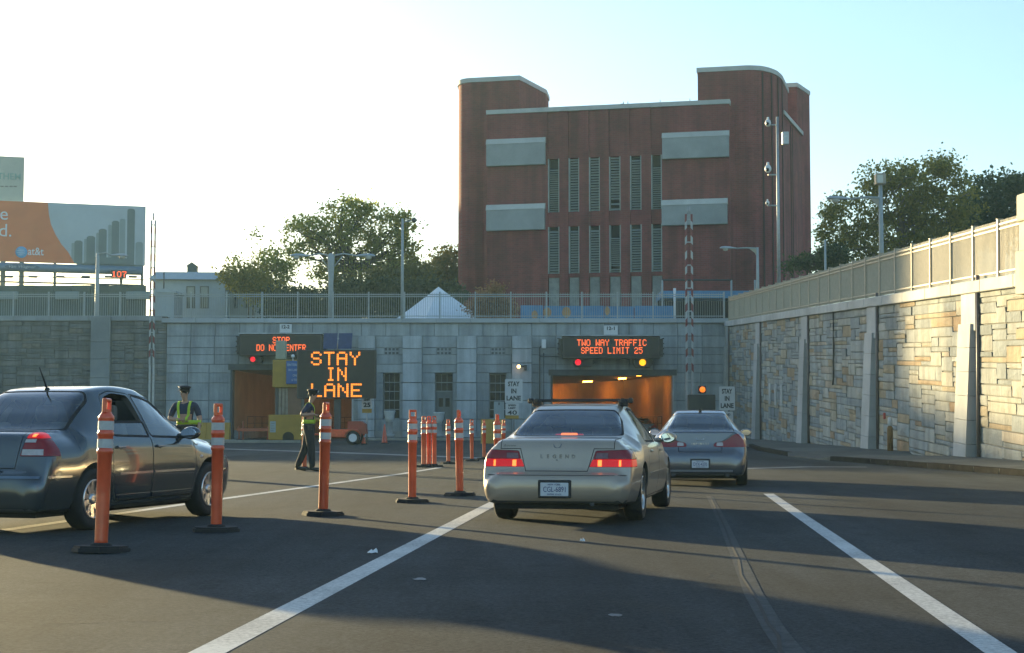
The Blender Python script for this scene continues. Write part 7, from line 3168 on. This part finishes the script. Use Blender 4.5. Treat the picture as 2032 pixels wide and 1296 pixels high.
# ================================================================== PEOPLE
M_skin = mat('skin', (0.42, 0.24, 0.16), .55, var=.08, scale=9)
M_navy = mat('navy_shirt', (0.022, 0.030, 0.060), .8, var=.25, scale=10, bump=.3)
M_trous = mat('dark_trousers', (0.012, 0.014, 0.02), .85, var=.25, scale=8, bump=.3)
M_shoe = mat('black_shoe', (0.015, .015, .015), .3)
M_vest = mat('lime_vest', (0.45, 0.62, 0.04), .6, var=.1, scale=10)
M_hair = mat('dark_hair', (0.025, .018, .012), .7)
M_cap = mat('navy_cap', (0.012, .014, .022), .6, var=.2)


def person(label, loc, rz, J, scale=1.0):
    """J: joints in metres, person faces +Y. One continuous skinned surface coloured by garment."""
    t = thing('person', label, 'person', loc, rz)
    t.scale = (scale,) * 3
    V, E, Rd, G = [], [], [], []

    def add(p, r, g, prev=None):
        V.append(p)
        Rd.append(r)
        G.append(g)
        if prev is not None: E.append((prev, len(V) - 1))
        return len(V) - 1
    pel = add((0, 0, .98), (.178, .145), 'trousers')
    ab = add((0, .005, 1.10), (.176, .150), 'shirt', pel)
    ch = add((0, 0, 1.28), (.196, .155), 'shirt', ab)
    uc = add((0, -.01, 1.42), (.150, .120), 'shirt', ch)
    hd = Vector(J['head'])
    nk = add((hd.x * .3, .0 + hd.y * .3, 1.50), (.062, .062), 'skin', uc)
    n2 = add((hd.x * .7, hd.y * .7, 1.555), (.058, .058), 'skin', nk)
    h1 = add((hd.x, hd.y, 1.605), (.074, .080), 'skin', n2)
    h2 = add((hd.x, hd.y, 1.68), (.080, .090), 'skin', h1)
    h3 = add((hd.x, hd.y - .005, 1.755), (.062, .070), 'skin', h2)
    fd = Vector(J['face'])
    # chin and nose give the head a profile
    c_ = add(tuple(Vector((hd.x, hd.y, 1.60)) + fd * .062), (.030, .030), 'skin', h1)
    for sd, side in ((-1, 'L'), (1, 'R')):
        sh = add((sd * .195, -.01, 1.43), (.078, .078), 'shirt', uc)
        el, wr = Vector(J['el' + side]), Vector(J['wr' + side])
        S = Vector((sd * .215, -.01, 1.41))
        u1 = add(tuple(S.lerp(el, .35)), (.070, .070), 'shirt', sh)
        u2 = add(tuple(S.lerp(el, .62)), (.064, .064), 'shirt', u1)
        e = add(tuple(el), (.050, .050), 'skin', u2)
        f1 = add(tuple(el.lerp(wr, .35)), (.047, .047), 'skin', e)
        w = add(tuple(wr), (.031, .031), 'skin', f1)
        hv = Vector(J['hand' + side]).normalized()
        pn = Vector(J['palm' + side]).normalized()
        ac = hv.cross(pn).normalized()
        pm = add(tuple(wr + hv * .065), (.034, .018), 'skin', w)
        for q, (off, ln) in enumerate(((-.030, .070), (-.010, .082), (.011, .077), (.030, .060))):
            k0 = add(tuple(wr + hv * .100 + ac * off), (.0095, .0095), 'skin', pm)
            k1 = add(tuple(wr + hv * (.100 + ln * .5) + ac * off * 1.1 + pn * .012), (.009, .009), 'skin', k0)
            add(tuple(wr + hv * (.100 + ln * .85) + ac * off * 1.1 + pn * .038), (.008, .008), 'skin', k1)
        k0 = add(tuple(wr + hv * .045 - ac * .042 + pn * .008), (.011, .011), 'skin', pm)
        add(tuple(wr + hv * .085 - ac * .056 + pn * .022), (.0095, .0095), 'skin', k0)
        kn, an = Vector(J['kn' + side]), Vector(J['an' + side])
        hp = Vector((sd * .095, 0, .92))
        th = add(tuple(hp.lerp(kn, .12)), (.128, .128), 'trousers', pel)
        t2 = add(tuple(hp.lerp(kn, .55)), (.110, .110), 'trousers', th)
        k = add(tuple(kn), (.090, .090), 'trousers', t2)
        cf = add(tuple(kn.lerp(an, .4)), (.084, .084), 'trousers', k)
        a = add(tuple(an), (.074, .074), 'trousers', cf)
        tv = Vector(J.get('toe' + side, (0, 1, 0))).normalized()
        hl = add(tuple(an + Vector((0, 0, -.055)) - tv * .03), (.042, .038), 'shoe', a)
        f = add(tuple(an + tv * .10 + Vector((0, 0, -.062))), (.046, .034), 'shoe', hl)
        add(tuple(an + tv * .20 + Vector((0, 0, -.068))), (.036, .024), 'shoe', f)
    me = bpy.data.meshes.new('body')
    me.from_pydata(V, E, [])
    o = bpy.data.objects.new('tmp', me)
    COL.objects.link(o)
    md = o.modifiers.new('s', 'SKIN')
    md.branch_smoothing = .4
    for i, sv in enumerate(me.skin_vertices[0].data):
        sv.radius = Rd[i]
        sv.use_root = (i == 0)
    ss = o.modifiers.new('sub', 'SUBSURF')
    ss.levels = ss.render_levels = 2
    dg = bpy.context.evaluated_depsgraph_get()
    dg.update()
    nm = bpy.data.meshes.new_from_object(o.evaluated_get(dg))
    bpy.data.objects.remove(o)
    nm.name = 'body'
    nm.materials.clear()
    names = ['skin', 'shirt', 'trousers', 'shoe']
    for m in (M_skin, M_navy, M_trous, M_shoe):
        nm.materials.append(m)
    P0 = np.array([V[a] for a, b in E])
    P1 = np.array([V[b] for a, b in E])
    lab = [(G[a], G[b]) for a, b in E]
    idx = []
    for p in nm.polygons:
        c = np.array(p.center)
        d = P1 - P0
        tt = np.clip(((c - P0) * d).sum(1) / (d * d).sum(1), 0, 1)
        q = P0 + d * tt[:, None]
        i = int(np.argmin(((c - q) ** 2).sum(1)))
        g = lab[i][0] if tt[i] < .5 else lab[i][1]
        idx.append(names.index(g))
    nm.polygons.foreach_set('material_index', idx)
    nm.polygons.foreach_set('use_smooth', [True] * len(nm.polygons))
    body = link_mesh('body', nm, t)
    bm = bmesh.new()
    bm.from_mesh(nm)
    bvh = BVHTree.FromBMesh(bm)
    bm.free()
    # face: eyes, brows, mouth, nose, ears, hair
    H = Vector((hd.x, hd.y, 0))
    sdv = fd.cross(Vector((0, 0, 1))).normalized()
    mb = MB()
    for s_ in (-1, 1):
        mb.ball(H + Vector((0, 0, 1.668)) + fd * .083 + sdv * (.030 * s_), .010, 8)
    mb.build('eyes', M_black, body)
    mb = MB()
    c = H + Vector((0, 0, 1.640)) + fd * .088
    mb.hexa([c - sdv * .014 + Vector((0, 0, -.016)), c + sdv * .014 + Vector((0, 0, -.016)), c + sdv * .014 - fd * .02 + Vector((0, 0, -.016)), c - sdv * .014 - fd * .02 + Vector((0, 0, -.016)),
             c - sdv * .005 + fd * -.004 + Vector((0, 0, .03)), c + sdv * .005 - fd * .004 + Vector((0, 0, .03)), c + sdv * .006 - fd * .02 + Vector((0, 0, .03)), c - sdv * .006 - fd * .02 + Vector((0, 0, .03))])
    v_ = mb.v
    mb.v = [tuple(Vector(p) + fd * (.014 if i < 2 else 0)) for i, p in enumerate(v_)]
    for s_ in (-1, 1):
        mb.ball(H + Vector((0, 0, 1.655)) + sdv * (.080 * s_) - fd * .008, 1, 8, (.016, .016, .030))
    mb.build('nose_and_ears', M_skin, body)
    mb = MB()
    mb.box(-.022, .022, -.003, .003, -.004, .004)
    c = H + Vector((0, 0, 1.602)) + fd * .090
    mb.v = [tuple(c + sdv * x + fd * y + Vector((0, 0, z))) for x, y, z in mb.v]
    mb.build('mouth', mat('lip', (.25, .09, .07), .5), body)
    mb = MB()
    mb.ball(H + Vector((0, 0, 1.70)) - fd * .014, 1, 14, (.090, .096, .075))
    mb.build('hair', M_hair, body)
    # peaked cap
    mb = MB()
    c = H + Vector((0, 0, 0))
    mb.lathe([(.098, 1.715), (.100, 1.75), (.128, 1.775), (.124, 1.79), (.06, 1.812), (.005, 1.815)], 24, c)
    b_ = 24
    V2 = []
    for i in range(9):
        a = R(-62 + 124 * i / 8)
        dr = fd * math.cos(a) + sdv * math.sin(a)
        V2 += [tuple(c + dr * .097 + Vector((0, 0, 1.722))), tuple(c + dr * (.097 + .055 * math.cos(a) ** .7) + Vector((0, 0, 1.700)))]
    mb.add(V2, [(2 * i, 2 * i + 1, 2 * i + 3, 2 * i + 2) for i in range(8)])
    cap = mb.build('cap', M_cap, t)
    mb = MB()
    q = c + fd * .112 + Vector((0, 0, 1.763))
    mb.ball(q, 1, 10, (.022, .022, .028))
    mb.build('cap_badge', M_steel, cap)
    # vest straps, waist band, belt follow the body by ray casting

    def band(pts, w, name, m, parent=t, outward=None, off=.012):
        mb = MB()
        rows = []
        for (org, dr, wv) in pts:
            h = bvh.ray_cast(org + dr * .6, -dr)
            p = (h[0] if h[0] else org + dr * .13) + dr * off
            rows.append((p - wv * w / 2, p + wv * w / 2))
        V3 = [tuple(x) for r in rows for x in r]
        mb.smooth = True
        mb.add(V3, [(2 * i, 2 * i + 1, 2 * i + 3, 2 * i + 2) for i in range(len(rows) - 1)])
        me_ = mb.mesh(name, m)
        ob = link_mesh(name, me_, parent)
        so = ob.modifiers.new('th', 'SOLIDIFY')
        so.thickness = .01
        so.offset = 1
        return ob
    up = Vector((0, 0, 1))
    for s_ in (-1, 1):
        for fb in (1, -1):
            pts = []
            for i in range(9):
                z = 1.445 - i * .045
                x = s_ * (.115 - .028 * i / 8)
                pts.append((Vector((x, 0, z)), Vector((0, fb, 0)), Vector((1, 0, 0))))
            band(pts, .05, 'vest_strap', M_vest)
        pts = []
        for i in range(7):
            a = math.pi * i / 6
            pts.append((Vector((s_ * .115, -.01, 1.42)), Vector((0, math.cos(a), math.sin(a))), Vector((1, 0, 0))))
        band(pts, .05, 'vest_strap', M_vest)
    for (z, w, m, nm_) in ((1.085, .085, M_vest, 'vest_waistband'), (1.01, .05, M_black, 'belt')):
        pts = [(Vector((0, 0, z)), Vector((math.cos(a), math.sin(a), 0)), up) for a in [2 * math.pi * i / 28 for i in range(29)]]
        band(pts, w, nm_, m)
    mb = MB()
    mb.rbox(.165, .215, -.02, .07, .90, 1.03, .012, 1)
    mb.rbox(-.22, -.165, -.03, .05, .92, 1.04, .012, 1)
    mb.build('belt_pouch', M_black, t)
    return t


# officer leaning on a post, seen from the side (faces right)
g = gp(612, 935)
person('traffic officer in navy uniform and lime vest leaning an arm on an orange post', (g.x - .02, g.y + .18, 0), R(-84),
       dict(head=(.0, .085, 0), face=(0.05, .97, -.12), elR=(.285, -.17, 1.225), wrR=(.27, .09, 1.245), handR=(-.35, 1, -.12), palmR=(0, 0, -1), elL=(-.26, .02, 1.16), wrL=(-.16, .24, 1.12), handL=(.6, .8, 0), palmL=(0, 0, -1),
            knR=(.10, .06, .50), anR=(.10, .08, .10), knL=(-.10, -.07, .51), anL=(-.11, -.24, .12), toeR=(.1, 1, 0), toeL=(-.1, 1, -.12)), 1.06)
# officer behind the grey sedan, facing us, looking to the left of the picture
g = at(367, 850, 32.6)
person('traffic officer in navy uniform and lime vest standing behind the dark grey sedan', (g.x, 32.6, 0), R(176),
       dict(head=(.01, .02, 0), face=(.62, .78, 0), elR=(.30, .04, 1.15), wrR=(.04, .21, 1.13), handR=(-1, .15, .05), palmR=(0, -1, 0), elL=(-.30, .0, 1.16), wrL=(-.31, .10, .93), handL=(0, .1, -1), palmL=(1, 0, 0),
            knR=(.10, .03, .50), anR=(.11, 0, .10), knL=(-.10, .03, .50), anL=(-.13, 0, .10)), 1.05)


# ------------------------------------------------------------------ one closed box of thin hazy air, added to imitate windscreen glare too
mb = MB()
mb.box(-400, 400, -140, 580, -1.1, 36.0)
hz = mb.build('glare_haze', [])
hm = bpy.data.materials.new('glare_haze')
hm.use_nodes = True
nt = hm.node_tree
for n in list(nt.nodes):
    nt.nodes.remove(n)
out = nt.nodes.new('ShaderNodeOutputMaterial')
pv = nt.nodes.new('ShaderNodeVolumePrincipled')
pv.inputs['Color'].default_value = (0.55, 0.86, 0.95, 1)
pv.inputs['Density'].default_value = 0.00046
pv.inputs['Anisotropy'].default_value = 0.15
nt.links.new(pv.outputs[0], out.inputs['Volume'])
hz.data.materials.append(hm)
tag(hz, kind='stuff')
